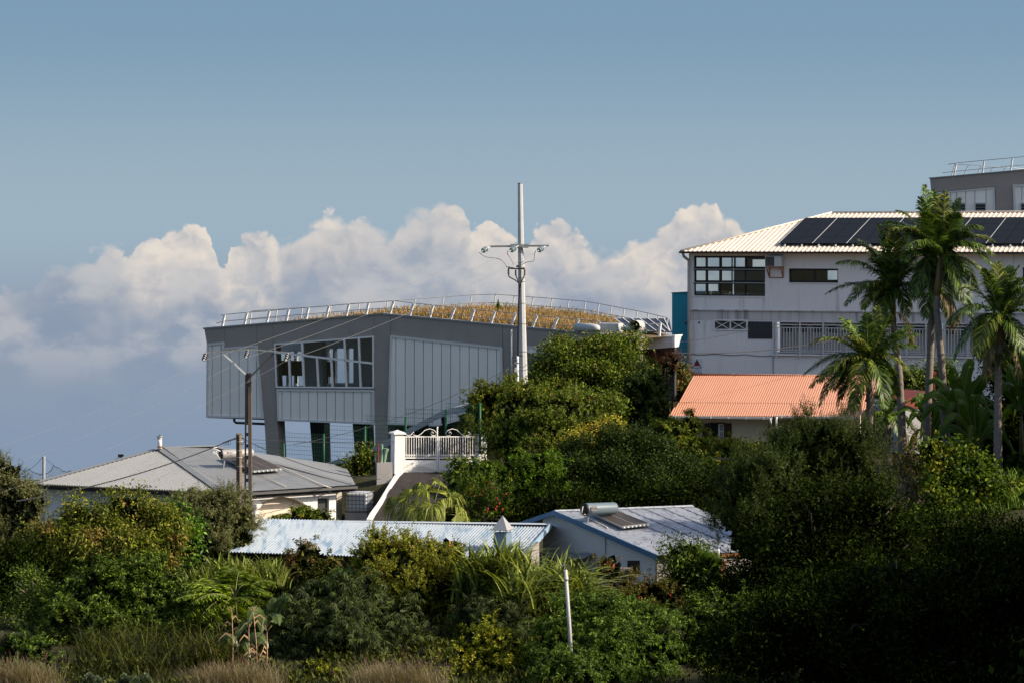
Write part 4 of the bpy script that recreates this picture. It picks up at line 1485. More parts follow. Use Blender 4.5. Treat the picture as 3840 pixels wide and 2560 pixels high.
# IBC tank
ib = thing('water_cube', 'white plastic water container in a wire cage beside the driveway', 'water tank', on_ground(1348, 123.5))
c_ = at(1347, 1878, 123.5)
bm_ = MB().box(c_, 0.98, 0.9, 0.82, -0.25)
o = bm_.build('container', mat('hdpe_white', (0.62, 0.65, 0.68), rough=0.5, var=0.04), ib)
mod = o.modifiers.new('round', 'BEVEL')
mod.width = 0.09
mod.segments = 3
cg = MB()
ca, sa = math.cos(-.25), math.sin(-.25)
def ibp(x, y, z):
    return c_ + V((x * ca - y * sa, x * sa + y * ca, z))
for k in range(6):
    z_ = -0.42 + k * 0.168
    ring = [ibp(-.52, -.48, z_), ibp(.52, -.48, z_), ibp(.52, .48, z_), ibp(-.52, .48, z_), ibp(-.52, -.48, z_)]
    for a_, b_ in zip(ring, ring[1:]):
        cg.bar(a_, b_, 0.022, 0.022)
for k in range(7):
    x_ = -.52 + k * 1.04 / 6
    for y_ in (-.48, .48):
        cg.bar(ibp(x_, y_, -.43), ibp(x_, y_, .42), 0.022, 0.022)
    cg.bar(ibp(.52, -.48 + k * .16, -.43), ibp(.52, -.48 + k * .16, .42), 0.022, 0.022)
cg.build('cage', mat('cage_steel', (0.16, 0.17, 0.18), rough=0.5), ib)
gb = on_ground(1348, 123.5).z
MB().box(V((c_.x, c_.y, (gb + c_.z - .46) / 2)), 1.0, 0.95, max(0.1, c_.z - .46 - gb), -0.25).build('plinth', M_concrete, ib)

# ------------------------------------------------------------------ blue-roofed houses
M_blue = mat('blue_white_roof', (0.335, 0.385, 0.43), rough=0.6, var=0.12, vscale=0.7, rnd=0.05, fine=0.05, fscale=9, streak=((0.13, 0.21, 0.30), 0.95, (4.5, 0.7, 0.7), 0.47))
M_blue2 = mat('blue_grey_roof', (0.42, 0.43, 0.46), rough=0.6, spec=0.2, var=0.22, vscale=1.2, rnd=0.04, fine=0.25, fscale=5, streak=((0.11, 0.14, 0.19), 0.85, (5.0, 3.0, 0.8), 0.50))
M_bfas = mat('blue_board', (0.075, 0.155, 0.255), rough=0.7, var=0.25, vscale=2.5, fine=0.1)
lh = thing('long_low_shed', 'long low outhouse with pale blue corrugated roof and dark walls', 'house', on_ground(1400, 104.5))
LE0, LE1 = at(860, 2068, 104.6), at(1946, 2104, 101.6)
LR0, LR1 = at(978, 1951, 109.2), at(2064, 1966, 106.2)
roof_plane(lh, 'roof', LE0, LE1, [LE0, LE1, LR1, LR0], M_blue, pitch=0.115, amp=0.030, sheet=0.8, row=1.55)
MB().poly([LR0, LR1, LR1 + V((.8, 3, -.6)), LR0 + V((.8, 3, -.6))]).build('roof_back', M_blue, lh)
cap_strip(lh, LR0 - V((.05, 0, 0)), LR1, 0.16, 'ridge_cap', mat('pale_blue_cap', (0.44, 0.49, 0.53), rough=0.6, var=0.1))
MB().bar(LE1 + V((0.02, 0, -.02)), LR1 + V((.02, 0, -.02)), 0.05, 0.20).build('verge_board', mat('light_blue_board', (0.30, 0.42, 0.54), rough=0.6, var=0.15), lh)
MB().bar(LE0 + V((-.02, 0, -.06)), LR0 + V((-.02, 0, -.06)), 0.04, 0.08).build('verge_board', M_bfas, lh)
LW = Pl(LE0 + V((0, 0.7, 0)), V((-(LE0.y - LE1.y), -(LE1.x - LE0.x), 0)))
M_dwall = mat('dark_board_wall', (0.045, 0.040, 0.038), rough=0.85, var=0.2, stretch=(6, 6, 0.5))
MB().slab(LW, [(912, 2064), (1940, 2098), (1940, 2290), (912, 2270)], -0.15, 0).build('wall', M_dwall, lh)
MB().slab(LW, [(1062, 2085), (1112, 2087), (1112, 2200), (1062, 2200)], 0.0, 0.05).build('door', mat('red_brown_door', (0.085, 0.035, 0.02), rough=0.7, var=0.2), lh)
EW = Pl(LE1 + V((-.35, 0, 0)), V((0.55, -0.83, 0)))
MB().slab(EW, [(1962, 2085), (2022, 2030), (2022, 2300), (1962, 2300)], -0.2, 0).build('end_wall', mat('grey_plaster', (0.42, 0.38, 0.35), rough=0.9, var=0.12), lh)
MB().slab(EW.moved(0.05), [(1992, 2110), (2012, 2110), (2012, 2240), (1992, 2240)], 0, 0.03).build('shutter', mat('orange_wood', (0.22, 0.085, 0.03), rough=0.7), lh)
# flashing strip
lpl = Pl(LE0, (LE1 - LE0).cross(LR0 - LE0))
MB().slab(lpl, [(1925, 1975), (2000, 1975), (1958, 2020), (1912, 2042), (1905, 2010)], 0.02, 0.03).build('flashing', mat('flashing_grey', (0.30, 0.31, 0.32), rough=0.5), lh)
# chimney
ch = thing('square_chimney', 'square blue sheet metal chimney with a pyramid cap on the pale roof', 'chimney', lpl.pt(1885, 2068))
cbase = lpl.pt(1885, 2066)
rzc = -0.42
cz = at(1885, 1997, cbase.y).z
MB().box(V((cbase.x, cbase.y + .2, (cbase.z + cz) / 2 - .05)), 0.50, 0.50, cz - cbase.z + 0.1, rzc).build('stack', mat('chimney_blue', (0.17, 0.24, 0.32), rough=0.6, var=0.12), ch)
for sx in (-.21, .21):
    for sy in (-.21, .21):
        x_, y_ = sx * math.cos(rzc) - sy * math.sin(rzc), sx * math.sin(rzc) + sy * math.cos(rzc)
        MB().box(V((cbase.x + x_, cbase.y + .2 + y_, cz + 0.05)), 0.03, 0.03, 0.11).build('cap_leg', M_steel, ch)
cc_ = V((cbase.x, cbase.y + .2, cz + 0.10))
def rc(x, y, z=0):
    return cc_ + V((x * math.cos(rzc) - y * math.sin(rzc), x * math.sin(rzc) + y * math.cos(rzc), z))
MB().prism([rc(-.36, -.36), rc(.36, -.36), rc(.36, .36), rc(-.36, .36)], V((0, 0, 0.025))).build('cap_plate', M_steel, ch)
py_ = MB()
ap = rc(0, 0, 0.52)
base_ = [rc(-.30, -.30, .025), rc(.30, -.30, .025), rc(.30, .30, .025), rc(-.30, .30, .025)]
for k in range(4):
    py_.poly([base_[k], base_[(k + 1) % 4], ap])
py_.poly(base_[::-1])
py_.build('cap', mat('cap_metal', (0.42, 0.42, 0.41), rough=0.45, metal=0.4, var=0.2, vscale=4), ch)

# gabled house
gb = thing('gabled_house', 'white gabled house with weathered blue-grey metal roof', 'house', on_ground(2280, 104))
AP, AR = at(2080, 1916, 106.5), at(2597, 1896, 108.5)
AR.z = AP.z
ER0, ER1 = at(2468, 2081, 101.0), at(2985, 2062, 103.0)
ER1.z = ER0.z
rs, gU, gW, gN = roof_plane(gb, 'roof', ER0, ER1, [ER0, ER1, AR, AP], M_blue2, pitch=0.085, amp=0.012, sheet=0.85, row=2.0)
BL0 = at(1915, 1972, 109.8)
BL1 = BL0 + (AR - AP)
MB().poly([AP, AR, BL1, BL0]).build('roof_back', M_blue2, gb)
cap_strip(gb, AP, AR, 0.18, 'ridge_cap', M_blue2)
MB().bar(AP + V((-.03, -.03, -.05)), ER0 + V((-.03, -.03, -.07)), 0.05, 0.19).build('verge_board', M_bfas, gb)
MB().bar(AP + V((-.03, -.03, -.05)), BL0 + V((-.03, -.03, -.05)), 0.05, 0.17).build('verge_board', M_bfas, gb)
gt = (ER0 - AP)
gnv = V((gt.y, -gt.x, 0)).normalized()
GWp = Pl(AP + V((0.25, 0.2, 0)), gnv)
wl_ = [(2036, 1946), (2080, 1926), (2462, 2090), (2462, 2300), (2036, 2300)]
MB().slab(GWp, wl_, -0.25, 0).build('gable_wall', mat('gable_white', (0.70, 0.67, 0.64), rough=0.85, var=0.05, fine=0.03), gb)
MB().slab(GWp, [(2355, 2100), (2399, 2100), (2399, 2151), (2355, 2151)], 0, 0.03).build('window', mat('brown_shutter', (0.028, 0.016, 0.012), rough=0.6), gb)
MB().slab(GWp, [(2043, 2090), (2086, 2090), (2086, 2200), (2043, 2200)], 0, 0.03).build('window', mat('brown_shutter', (0.028, 0.016, 0.012), rough=0.6), gb)
MB().tube([GWp.pt(2273, 2008, 0.04), GWp.pt(2273, 2075, 0.04)], 0.022, 6).build('conduit', mat('conduit_grey', (0.4, 0.39, 0.38)), gb)
aw = MB().prism([GWp.pt(2138, 2073, 0.02), GWp.pt(2232, 2073, 0.02), GWp.pt(2236, 2092, 0.6), GWp.pt(2126, 2092, 0.6)], V((0, 0, 0.03)))
aw.build('awning', mat('awning_clear', (0.20, 0.22, 0.24), rough=0.3), gb)
FWp = Pl(ER0 + V((0.1, 0.35, 0)), V((0.30, -0.95, 0)))
MB().slab(FWp, [(2464, 2094), (2990, 2080), (2990, 2290), (2464, 2290)], -0.2, 0).build('front_wall', mat('grey_plaster', (0.42, 0.38, 0.35)), gb)
MB().slab(FWp, [(2462, 2079), (2990, 2066), (2990, 2078), (2462, 2091)], 0.02, 0.08).build('fascia_board', mat('orange_wood', (0.22, 0.085, 0.03)), gb)
MB().slab(FWp, [(2677, 2100), (2722, 2100), (2722, 2204), (2677, 2204)], 0, 0.05).build('door', mat('orange_wood', (0.22, 0.085, 0.03)), gb)
MB().tube([FWp.pt(2675, 2050, 0.5), FWp.pt(2675, 2088, 0.5)], 0.035, 8).build('vent_pipe', M_white, gb, True)
MB().slab(FWp, [(2640, 2086), (2680, 2085), (2680, 2089), (2640, 2090)], 0.1, 0.6).build('small_shelf', M_steel, gb)
bpl = Pl(ER0, (ER1 - ER0).cross(AP - ER0))
HT2, tk2, ax2 = solar_heater('blue-grey solar water heater tank and collector on the weathered gabled roof', bpl.pt(2200, 1940), bpl, at(2188, 1908, 104.7), at(2308, 1904, 105.6), 0.225,
             [(2203, 1934), (2333, 1993), (2437, 1981), (2308, 1929)], mat('tank_blue', (0.13, 0.17, 0.195), rough=0.4, spec=0.4, var=0.05), '43', None, 2, 'solar water heaters')
fq = Pl(at(2226, 1905, 104.55), (0, -1, 0))
MB().slab(Pl(at(2225, 1905, 104.60), (0, -1, 0)), [(2217, 1896), (2239, 1896), (2239, 1914), (2217, 1914)], -0.03, 0).build('sticker', mat('sticker', (0.55, 0.5, 0.44), rough=0.6), tk2)
text_on('43 3000', fq, 2228, 1906, 0, 0.075, M_ink, tk2, right=V((1, 0.1, 0)).normalized(), up=V((0, 0, 1)))
m = MB()
m.tube([bpl.pt(2192, 1940, 0.05), bpl.pt(2272, 1978, 0.05), bpl.pt(2278, 1984, 0.05)], 0.025, 6)
m.tube([at(2186, 1897, 104.4), at(2180, 1930, 104.3), at(2196, 1926, 104.3)], 0.02, 6)
m.build('pipework', mat('pipe_cream', (0.62, 0.55, 0.46)), HT2, True)

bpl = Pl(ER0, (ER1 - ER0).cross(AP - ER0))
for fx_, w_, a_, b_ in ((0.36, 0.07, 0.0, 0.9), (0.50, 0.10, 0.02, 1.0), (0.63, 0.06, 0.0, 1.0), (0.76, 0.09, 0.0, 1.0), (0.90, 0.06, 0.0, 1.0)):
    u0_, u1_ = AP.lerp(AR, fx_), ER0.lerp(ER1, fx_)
    MB().bar(u0_.lerp(u1_, a_) + bpl.n * 0.026, u0_.lerp(u1_, b_) + bpl.n * 0.026, w_, 0.012, bpl.n).build('roof_strip', mat('dark_roof_strip', (0.13, 0.15, 0.19), rough=0.8, var=0.4, vscale=1.5), gb)  # narrow dark strips laid down the roof slope

# ------------------------------------------------------------------ driveway, gate, walls
drv = MB()
D0 = [at(1500, 1773, 127), at(1640, 1773, 127), at(1800, 1773, 127)]
D1 = [at(1455, 1850, 122.6), at(1600, 1850, 122.6), at(1780, 1850, 122.6)]
D2 = [at(1398, 1958, 117.8), at(1560, 1958, 117.8), at(1760, 1958, 117.8)]
for R0, R1 in ((D0, D1), (D1, D2)):
    for k in range(2):
        drv.poly([R0[k] + V((0, 0, .05)), R0[k + 1] + V((0, 0, .05)), R1[k + 1] + V((0, 0, .05)), R1[k] + V((0, 0, .05))])
dv = drv.build('driveway', mat('driveway_concrete', (0.05, 0.043, 0.038), rough=0.95, spec=0.1, var=0.4, vscale=1.2, fine=0.35, fscale=5, bump=0.6, bscale=6, stretch=(1.5, 1, 1), streak=((0.022, 0.02, 0.018), 0.7, (1.6, 0.3, 1.0), 0.5)), None)
tag(dv, kind='structure')
pil = thing('gate_pillar', 'white gate pillar with a pyramid cap at the top of the driveway', 'gate pillar', at(1497, 1772, 127.3))
GA = vplane(1500, 127.3, -27)
MB().slab(GA, [(1481, 1627), (1515, 1627), (1514, 1776), (1479, 1776)], -0.42, 0).build('shaft', M_white, pil)
p0 = [GA.pt(1475, 1627, 0.07), GA.pt(1520, 1627, 0.07), GA.pt(1520, 1627, -.50), GA.pt(1475, 1627, -.50)]
MB().prism(p0, V((0, 0, 0.07))).build('cap_plate', M_white, pil)
pc = MB()
p1 = [p + V((0, 0, 0.07)) for p in p0]
apx = (p1[0] + p1[2]) / 2 + V((0, 0, 0.12))
for k in range(4):
    pc.poly([p1[k], p1[(k + 1) % 4], apx])
pc.build('cap', M_white, pil)
pil2 = thing('gate_pillar', 'white gate pillar half buried in the lemon tree', 'gate pillar', at(1800, 1772, 126))
MB().slab(GA, [(1796, 1627), (1826, 1627), (1826, 1780), (1796, 1780)], -0.4, 0).build('shaft', M_white, pil2)
gt_ = thing('driveway_gate', 'white two-leaf metal gate with scrolled top rails', 'gate', at(1650, 1772, 126.7))
gp = GA.moved(-0.15)
def leaf(x0, x1, mirror):
    m_ = MB()
    for y, t in ((1636, 0.045), (1704, 0.03), (1716, 0.04), (1767, 0.05)):
        m_.bar(gp.pt(x0, y), gp.pt(x1, y), t, t, gp.n)
    m_.bar(gp.pt(x0 + 1, 1634), gp.pt(x0 + 1, 1769), 0.05, 0.05, gp.n)
    m_.bar(gp.pt(x1 - 1, 1600 if not mirror else 1634), gp.pt(x1 - 1, 1769), 0.05, 0.05, gp.n)
    fo = m_.build('leaf_frame', M_white, gt_)
    x = x0 + 9
    while x < x1 - 4:
        MB().bar(gp.pt(x, 1637), gp.pt(x, 1716), 0.024, 0.024, gp.n).build('bar', M_white, fo)
        x += 9.1
    r_ = MB()
    x = x0 + 9
    while x < x1 - 6:
        c = gp.pt(x + 4.5, 1709.5)
        ring = [c + gp.n.cross(V((0, 0, 1))) * (math.cos(a) * .042) + V((0, 0, math.sin(a) * .042)) for a in [k * math.pi / 5 for k in range(11)]]
        r_.tube(ring, 0.009, 4, False)
        x += 9.1
    r_.build('ring_row', M_white, fo)
    pn = MB().slab(gp, [(x0 + 4, 1724), (x1 - 4, 1724), (x1 - 4, 1763), (x0 + 4, 1763)], -0.015, 0.0)
    pn.build('sheet_panel', M_white, fo)
    cx_ = (x0 + x1) / 2
    d_ = MB()
    P4 = [gp.pt(x0 + 6, 1726, .004), gp.pt(x1 - 6, 1726, .004), gp.pt(x1 - 6, 1761, .004), gp.pt(x0 + 6, 1761, .004)]
    c = gp.pt(cx_, 1744, 0.06)
    for k in range(4):
        d_.poly([P4[k], c, P4[(k + 1) % 4]])
    d_.build('diamond_panel', M_white, fo)
    # scroll: S-curve from the hinge side up to the meeting stile, curled at both ends
    s_ = 1 if not mirror else -1
    xh, xm = (x0, x1) if not mirror else (x1, x0)
    pts = []
    for k in range(9):
        a = math.pi * 1.6 * (1 - k / 8)
        r0 = 3 + 4.2 * (k / 8)
        pts.append((xh + s_ * (40 - 6 + r0 * math.cos(a - 2.2)), 1626 - r0 * math.sin(a - 2.2) * 1.0))
    mid = [(xh + s_ * 36, 1630), (xh + s_ * 50, 1633), (xh + s_ * 62, 1626), (xh + s_ * 78, 1611), (xh + s_ * 96, 1606), (xh + s_ * 112, 1612), (xh + s_ * 121, 1622), (xh + s_ * 115, 1632), (xh + s_ * 104, 1631), (xh + s_ * 99, 1623), (xh + s_ * 104, 1617), (xh + s_ * 110, 1621), (xh + s_ * 107, 1625)]
    start = [(xh + s_ * 3, 1626), (xh + s_ * 14, 1631), (xh + s_ * 24, 1630), (xh + s_ * 31, 1622), (xh + s_ * 35, 1618), (xh + s_ * 37, 1622)]
    sc_ = MB()
    sc_.tube([gp.pt(*p_) for p_ in [(xh + s_ * 37, 1622), (xh + s_ * 34, 1618), (xh + s_ * 30, 1622), (xh + s_ * 33, 1629)] + mid], 0.017, 5)
    sc_.tube([gp.pt(*p_) for p_ in start[:4]], 0.015, 5)
    sc_.build('scroll', M_white, fo, True)
leaf(1516, 1641, False)
leaf(1645, 1792, True)
MB().tube([gp.pt(1642, 1602), gp.pt(1642, 1597)], [0.035, 0.004], 6).build('finial', M_white, gt_)

# white kerb wall curving down beside the driveway
kw = thing('kerb_wall', 'low white painted wall curving down the left edge of the driveway', 'wall', at(1440, 1880, 121))
path = [(1506, 1772, 127.0), (1488, 1790, 126.0), (1470, 1818, 124.5), (1450, 1852, 122.8), (1424, 1895, 120.6), (1398, 1930, 119.0), (1384, 1955, 117.9)]
km = MB()
P_ = [at(*p) for p in path]
for i in range(len(P_) - 1):
    for wdt in (0.26,):
        a, b = P_[i], P_[i + 1]
        km.prism([a + V((-.11, 0, .10)), a + V((.11, 0, .10)), a + V((.11, 0, -.5)), a + V((-.11, 0, -.5))], b - a)
km.build('wall_body', mat('kerb_white', (0.74, 0.71, 0.67), rough=0.8, var=0.12, vscale=2.5, fine=0.05), kw)
bw = thing('block_wall', 'bare grey concrete retaining wall left of the white gate pillar', 'wall', at(1440, 1890, 125.5))
BWp = vplane(1440, 125.6, -12)
MB().slab(BWp, [(1414, 1734), (1472, 1733), (1472, 1920), (1412, 1920)], -0.25, 0).build('wall_body', M_concrete, bw)
BW2 = vplane(1414, 125.7, -62)
MB().slab(vplane(1330, 131.5, 20), [(1265, 1800), (1420, 1756), (1420, 1960), (1265, 1960)], -0.25, 0).build('wall_return', mat('dark_block', (0.085, 0.078, 0.07), rough=0.9, var=0.25), bw)
# garden wire edge by the driveway foot
# ------------------------------------------------------------------ green mesh fence
M_green = mat('fence_green', (0.012, 0.10, 0.045), rough=0.5)
fc = thing('mesh_fence', 'tall green welded mesh fence on green posts below the dark building', 'fence', on_ground(1214, 133))
fp_ = [(955, 1692, 1810, 136), (1064, 1661, 1800, 135), (1214, 1625, 1800, 133.5), (1369, 1597, 1770, 132), (1521, 1561, 1720, 130.5), (1672, 1533, 1700, 129.5), (1800, 1512, 1700, 128.6)]
for i, (x, y0, y1, Y) in enumerate(fp_):
    if i:
        MB().tube([at(x, y0, Y), at(x, y1, Y)], 0.055, 8).build('post', M_green, fc, True)
wm_ = MB()
for (xa, ya, yb, Ya), (xb, yc, yd, Yb) in zip(fp_, fp_[1:]):
    A, B = at(xa, ya + 3, Ya), at(xb, yc + 3, Yb)
    tilt = yc - ya
    # every panel hangs level from its right-hand post
    A = V((A.x, A.y, B.z))
    L = (B - A).length
    H = (yb - ya) * Ya / F
    n_ = int(L / 0.10)
    for k in range(n_):
        p = A.lerp(B, (k + .5) / n_)
        wm_.tube([p, p - V((0, 0, H))], 0.0048, 3, False)
    z_ = 0.0
    k = 0
    while z_ < H:
        wm_.tube([A - V((0, 0, z_)), B - V((0, 0, z_))], 0.0075, 3, False)
        z_ += 0.2
tag(wm_.build('mesh_wires', mat('fence_wire', (0.015, 0.06, 0.035), rough=0.5), fc), kind='stuff')
# fence by the teal block
f2 = thing('mesh_fence', 'short green mesh fence in front of the teal block', 'fence', at(2545, 1420, 160))
MB().tube([at(2531, 1298, 160), at(2531, 1420, 160)], 0.06, 8).build('post', mat('dark_green', (0.008, 0.04, 0.03)), f2)
m = MB()
for k in range(18):
    x = 2519 + k * 3.6
    m.tube([at(x, 1298, 160), at(x, 1400, 160)], 0.006, 3, False)
for k in range(9):
    m.tube([at(2519, 1298 + k * 12.5, 160), at(2581, 1298 + k * 12.5, 160)], 0.009, 3, False)
tag(m.build('mesh_wires', mat('fence_dark', (0.01, 0.03, 0.03)), f2), kind='stuff')

# lean-to roof behind the gate
cp = thing('lean_to_roof', 'sloping grey metal lean-to roof behind the gate with dark space below', 'roof', on_ground(1560, 134))
pr = [(1224, 1741), (1320, 1716), (1400, 1682), (1478, 1642), (1570, 1592), (1664, 1543), (1770, 1522), (1900, 1512)]
pY = [134.0, 133.6, 133.2, 132.8, 132.4, 132.0, 131.6, 131.2]
m = MB()
bkv = V((0.9, 6.0, 0.0))
for i in range(len(pr) - 1):
    a, b = at(pr[i][0], pr[i][1], pY[i]), at(pr[i + 1][0], pr[i + 1][1], pY[i + 1])
    m.prism([a, b, b + bkv, a + bkv], V((0, 0, 0.05)))
m.build('roof_deck', mat('lean_to_sheet', (0.36, 0.38, 0.40), rough=0.5, var=0.1), cp)
for i in range(len(pr) - 1):
    a, b = at(pr[i][0], pr[i][1], pY[i] - .06), at(pr[i + 1][0], pr[i + 1][1], pY[i + 1] - .06)
    MB().prism([a + V((0, 0, .10)), b + V((0, 0, .10)), b + V((0, 0, -.20)), a + V((0, 0, -.20))], V((0, 0.05, 0))).build('fascia_panel', mat('lean_to_fascia', (0.36, 0.385, 0.41), rough=0.5, var=0.1, rnd=0.06), cp)
MB().prism([at(1480, 1640, 137.5), at(1900, 1530, 137.5), at(1900, 1800, 137.5), at(1480, 1800, 137.5)], V((0, .2, 0))).build('rear_wall', mat('shed_brown', (0.045, 0.032, 0.026), rough=0.9, var=0.3), cp)
for x, y0 in ((1600, 1590), (1660, 1560)):
    MB().bar(at(x, y0, 134.5), at(x + 35, 1780, 134.5), 0.16, 0.16).build('timber_post', mat('timber', (0.09, 0.05, 0.03), rough=0.8), cp)
MB().prism([at(1540, 1700, 136.8), at(1580, 1660, 136.8), at(1640, 1700, 136.8), at(1640, 1790, 136.8), at(1540, 1790, 136.8)], V((0, .3, 0))).build('pale_sheet', mat('pale_sheet', (0.22, 0.21, 0.2)), cp)
# small roofed edge and rolled mesh by the fence
rm = thing('rolled_netting', 'roll of pale green netting propped on the bare concrete wall', 'netting', at(1436, 1734, 126))
MB().tube([at(1429, 1735, 125.8), at(1433, 1700, 125.8), at(1432, 1664, 125.8)], [0.10, 0.07, 0.05], 8).build('roll', mat('netting_green', (0.20, 0.32, 0.22), rough=0.8, stretch=(20, 20, 1), var=0.3), rm)
MB().tube([at(1441, 1735, 125.8), at(1445, 1700, 125.8), at(1449, 1680, 125.8)], [0.06, 0.08, 0.12], 8).build('roll', mat('netting_green', (0.20, 0.32, 0.22)), rm)
rs_ = thing('red_stake', 'thin rusty red stake beside the rolled netting', 'stake', at(1418, 1735, 126))
MB().tube([at(1418.5, 1736, 125.7), at(1418.5, 1659, 125.7)], 0.03, 6).build('stake_bar', mat('stake_red', (0.28, 0.03, 0.02), rough=0.7), rs_)

# ------------------------------------------------------------------ poles and lines
tp = thing('steel_power_pole', 'tall galvanised steel power pole with crossarm near the centre', 'power pole', on_ground(1964, 135.0))
PY = 135.0
m = MB()
pb_ = on_ground(1964, PY)
m.tube([pb_ - V((0, 0, .3)), at(1962, 1440, PY), at(1956, 1100, PY), at(1950.5, 689, PY)], [0.225, 0.215, 0.165, 0.115], 8)
m.build('shaft', M_galv, tp)
MB().tube([at(1950.5, 690, PY), at(1950.5, 686.5, PY)], 0.122, 8).build('top_cap', M_steel, tp)
ca_ = MB()
ca_.bar(at(1836, 925, PY - .2), at(2058, 922, PY - .2), 0.09, 0.085)
cao = ca_.build('crossarm', mat('crossarm_steel', (0.21, 0.21, 0.20), rough=0.55, metal=0.2, var=0.15), tp)
bx = MB()
for y in (917, 929):
    bx.bar(at(1914, y, PY - .27), at(1982, y, PY - .27), 0.06, 0.03)
bx.bar(at(1914, 923, PY - .3), at(1982, 923, PY - .3), 0.03, 0.10)
bx.bar(at(1914, 923, PY + .25), at(1982, 923, PY + .25), 0.05, 0.12)
bx.build('clamp_plate', M_steel, tp)
M_ins = mat('glass_insulator', (0.42, 0.52, 0.53), rough=0.15, spec=0.6, var=0.05, transl=0.3)
INS = []
for (x0, y0, x1, y1) in ((1838, 926, 1807, 943), (1944, 922, 1913, 942), (2046, 923, 2017, 942)):
    a, b = at(x0, y0, PY - .3), at(x1, y1, PY - .9)
    m = MB()
    m.tube([a, b], 0.018, 6)
    io = m.build('insulator_rod', M_alu, tp)
    for k in range(3):
        c = a.lerp(b, 0.45 + k * 0.16)
        d = (b - a).normalized()
        MB().tube([c, c + d * 0.03, c + d * 0.055], [0.035, 0.13, 0.115], 14).build('insulator_disc', M_ins, io, True)
    INS.append(at(x1 - 6, y1 + 3, PY - 1.0))
# jumpers, cut-outs and cables
jm = MB()
def crv(pts, Y):
    P = [at(x, y, Y) for x, y in pts]
    out = []
    for i in range(len(P) - 1):
        p0, p1, p2, p3 = P[max(i - 1, 0)], P[i], P[i + 1], P[min(i + 2, len(P) - 1)]
        for k in range(5):
            t = k / 5
            out.append(0.5 * ((2 * p1) + (p2 - p0) * t + (2 * p0 - 5 * p1 + 4 * p2 - p3) * t * t + (3 * p1 - p0 - 3 * p2 + p3) * t ** 3))
    out.append(P[-1])
    return out
for pts in ([(1797, 947), (1812, 959), (1832, 966), (1855, 968), (1878, 975), (1892, 988), (1900, 1000)], [(1903, 940), (1904, 955), (1912, 966), (1920, 980), (1927, 994)], [(2009, 941), (2004, 955), (2003, 975), (1996, 981), (1975, 984), (1955, 994), (1944, 1002)]):
    jm.tube(crv(pts, PY - .6), 0.016, 5)
jm.build('jumper_cable', mat('jumper_grey', (0.24, 0.23, 0.22), rough=0.6), tp, True)
so_ = MB()
for (x0, y0, x1, y1, r_) in ((1909, 1005, 1926, 1007, 0.05), (1936, 999, 1950, 999, 0.05), (1948, 1007, 1966, 1007, 0.05)):
    so_.tube([at(x0, y0, PY - .5), at(x1, y1, PY - .5)], r_, 8)
so_.bar(at(1898, 1001, PY - .5), at(1910, 1002, PY - .5), 0.04, 0.04)
so_.bar(at(1926, 1008, PY - .45), at(1968, 1008, PY - .45), 0.06, 0.07)
so_.build('cut_out', mat('cutout_brown', (0.10, 0.085, 0.07), rough=0.5), tp)
cbm = MB()
for pts in ([(1907, 1004), (1907, 1030), (1912, 1040), (1930, 1050), (1945, 1062), (1948, 1080)], [(1934, 1012), (1934, 1030), (1940, 1048), (1946, 1062), (1949, 1080)], [(1967, 1010), (1966, 1034), (1956, 1055), (1950, 1080)], [(1949, 1080), (1946, 1120), (1944, 1200), (1943, 1330), (1942, 1440)]):
    cbm.tube(crv(pts, PY - .32), 0.03 if pts[-1][1] < 1100 else 0.045, 6)
cbm.build('power_cable', M_black, tp, True)
sh_ = MB()
for bx_, y_ in ((1907, 1010), (1934, 1014), (1967, 1012)):
    for k in range(6):
        c = at(bx_, y_ + k * 3.6, PY - .32)
        sh_.tube([c, c - V((0, 0, .02))], 0.055, 8)
sh_.build('cable_shed', M_black, tp)
for y in (1042, 1056, 1137, 1214, 1317):
    rr = float(np.interp(y, [689, 1100, 1440], [0.115, 0.165, 0.215])) + .008
    xx = float(np.interp(y, [689, 1100, 1440], [1950.5, 1956, 1962]))
    MB().tube([at(xx, y, PY), at(xx, y + 1.5, PY)], rr, 8).build('strap', M_black, tp)
m = MB()
for k in range(22):
    c = at(1946.5, 705 + k * 12, PY - .115)
    m.box(c, 0.022, 0.02, 0.022)
m.build('bolt_row', M_steel, tp)
# slim service pole beside it
sp_ = thing('service_pole', 'slim white service pole with boxes beside the steel power pole', 'pole', on_ground(1941, 133.8))
MB().tube([on_ground(1941, 133.8), at(1941, 1332, 133.8)], 0.055, 8).build('shaft', M_white, sp_, True)
MB().box(at(1934, 1385, 133.6), 0.12, 0.1, 0.2).build('meter_box', M_white, sp_)
MB().box(at(1938, 1361, 133.6), 0.22, 0.08, 0.07).build('bracket', M_steel, sp_)
MB().box(at(1950, 1333, 133.6), 0.26, 0.08, 0.05).build('bracket', M_black, sp_)
m = MB()
m.tube(crv([(1930, 1332), (1922, 1340), (1920, 1355), (1928, 1368), (1938, 1372)], 133.6), 0.012, 4)
m.tube(crv([(1945, 1370), (1960, 1377), (1975, 1366), (1980, 1380), (1965, 1388), (1948, 1386)], 133.6), 0.012, 4)
m.build('loose_wire', M_wire, sp_, True)

lp_ = thing('concrete_power_pole', 'dark pierced concrete power pole with V-braced crossarm left of centre', 'power pole', on_ground(930, 112.0))
LY = 112.0
gl = on_ground(930, LY)
ax0, ax1 = at(920, 1398, LY), at(943, 1398, LY)
m = MB()
x0, x1, x2 = at(920, 1398, LY).x, at(926, 1398, LY).x, at(943, 1398, LY).x
zt = at(930, 1398, LY).z
hd = 0.14
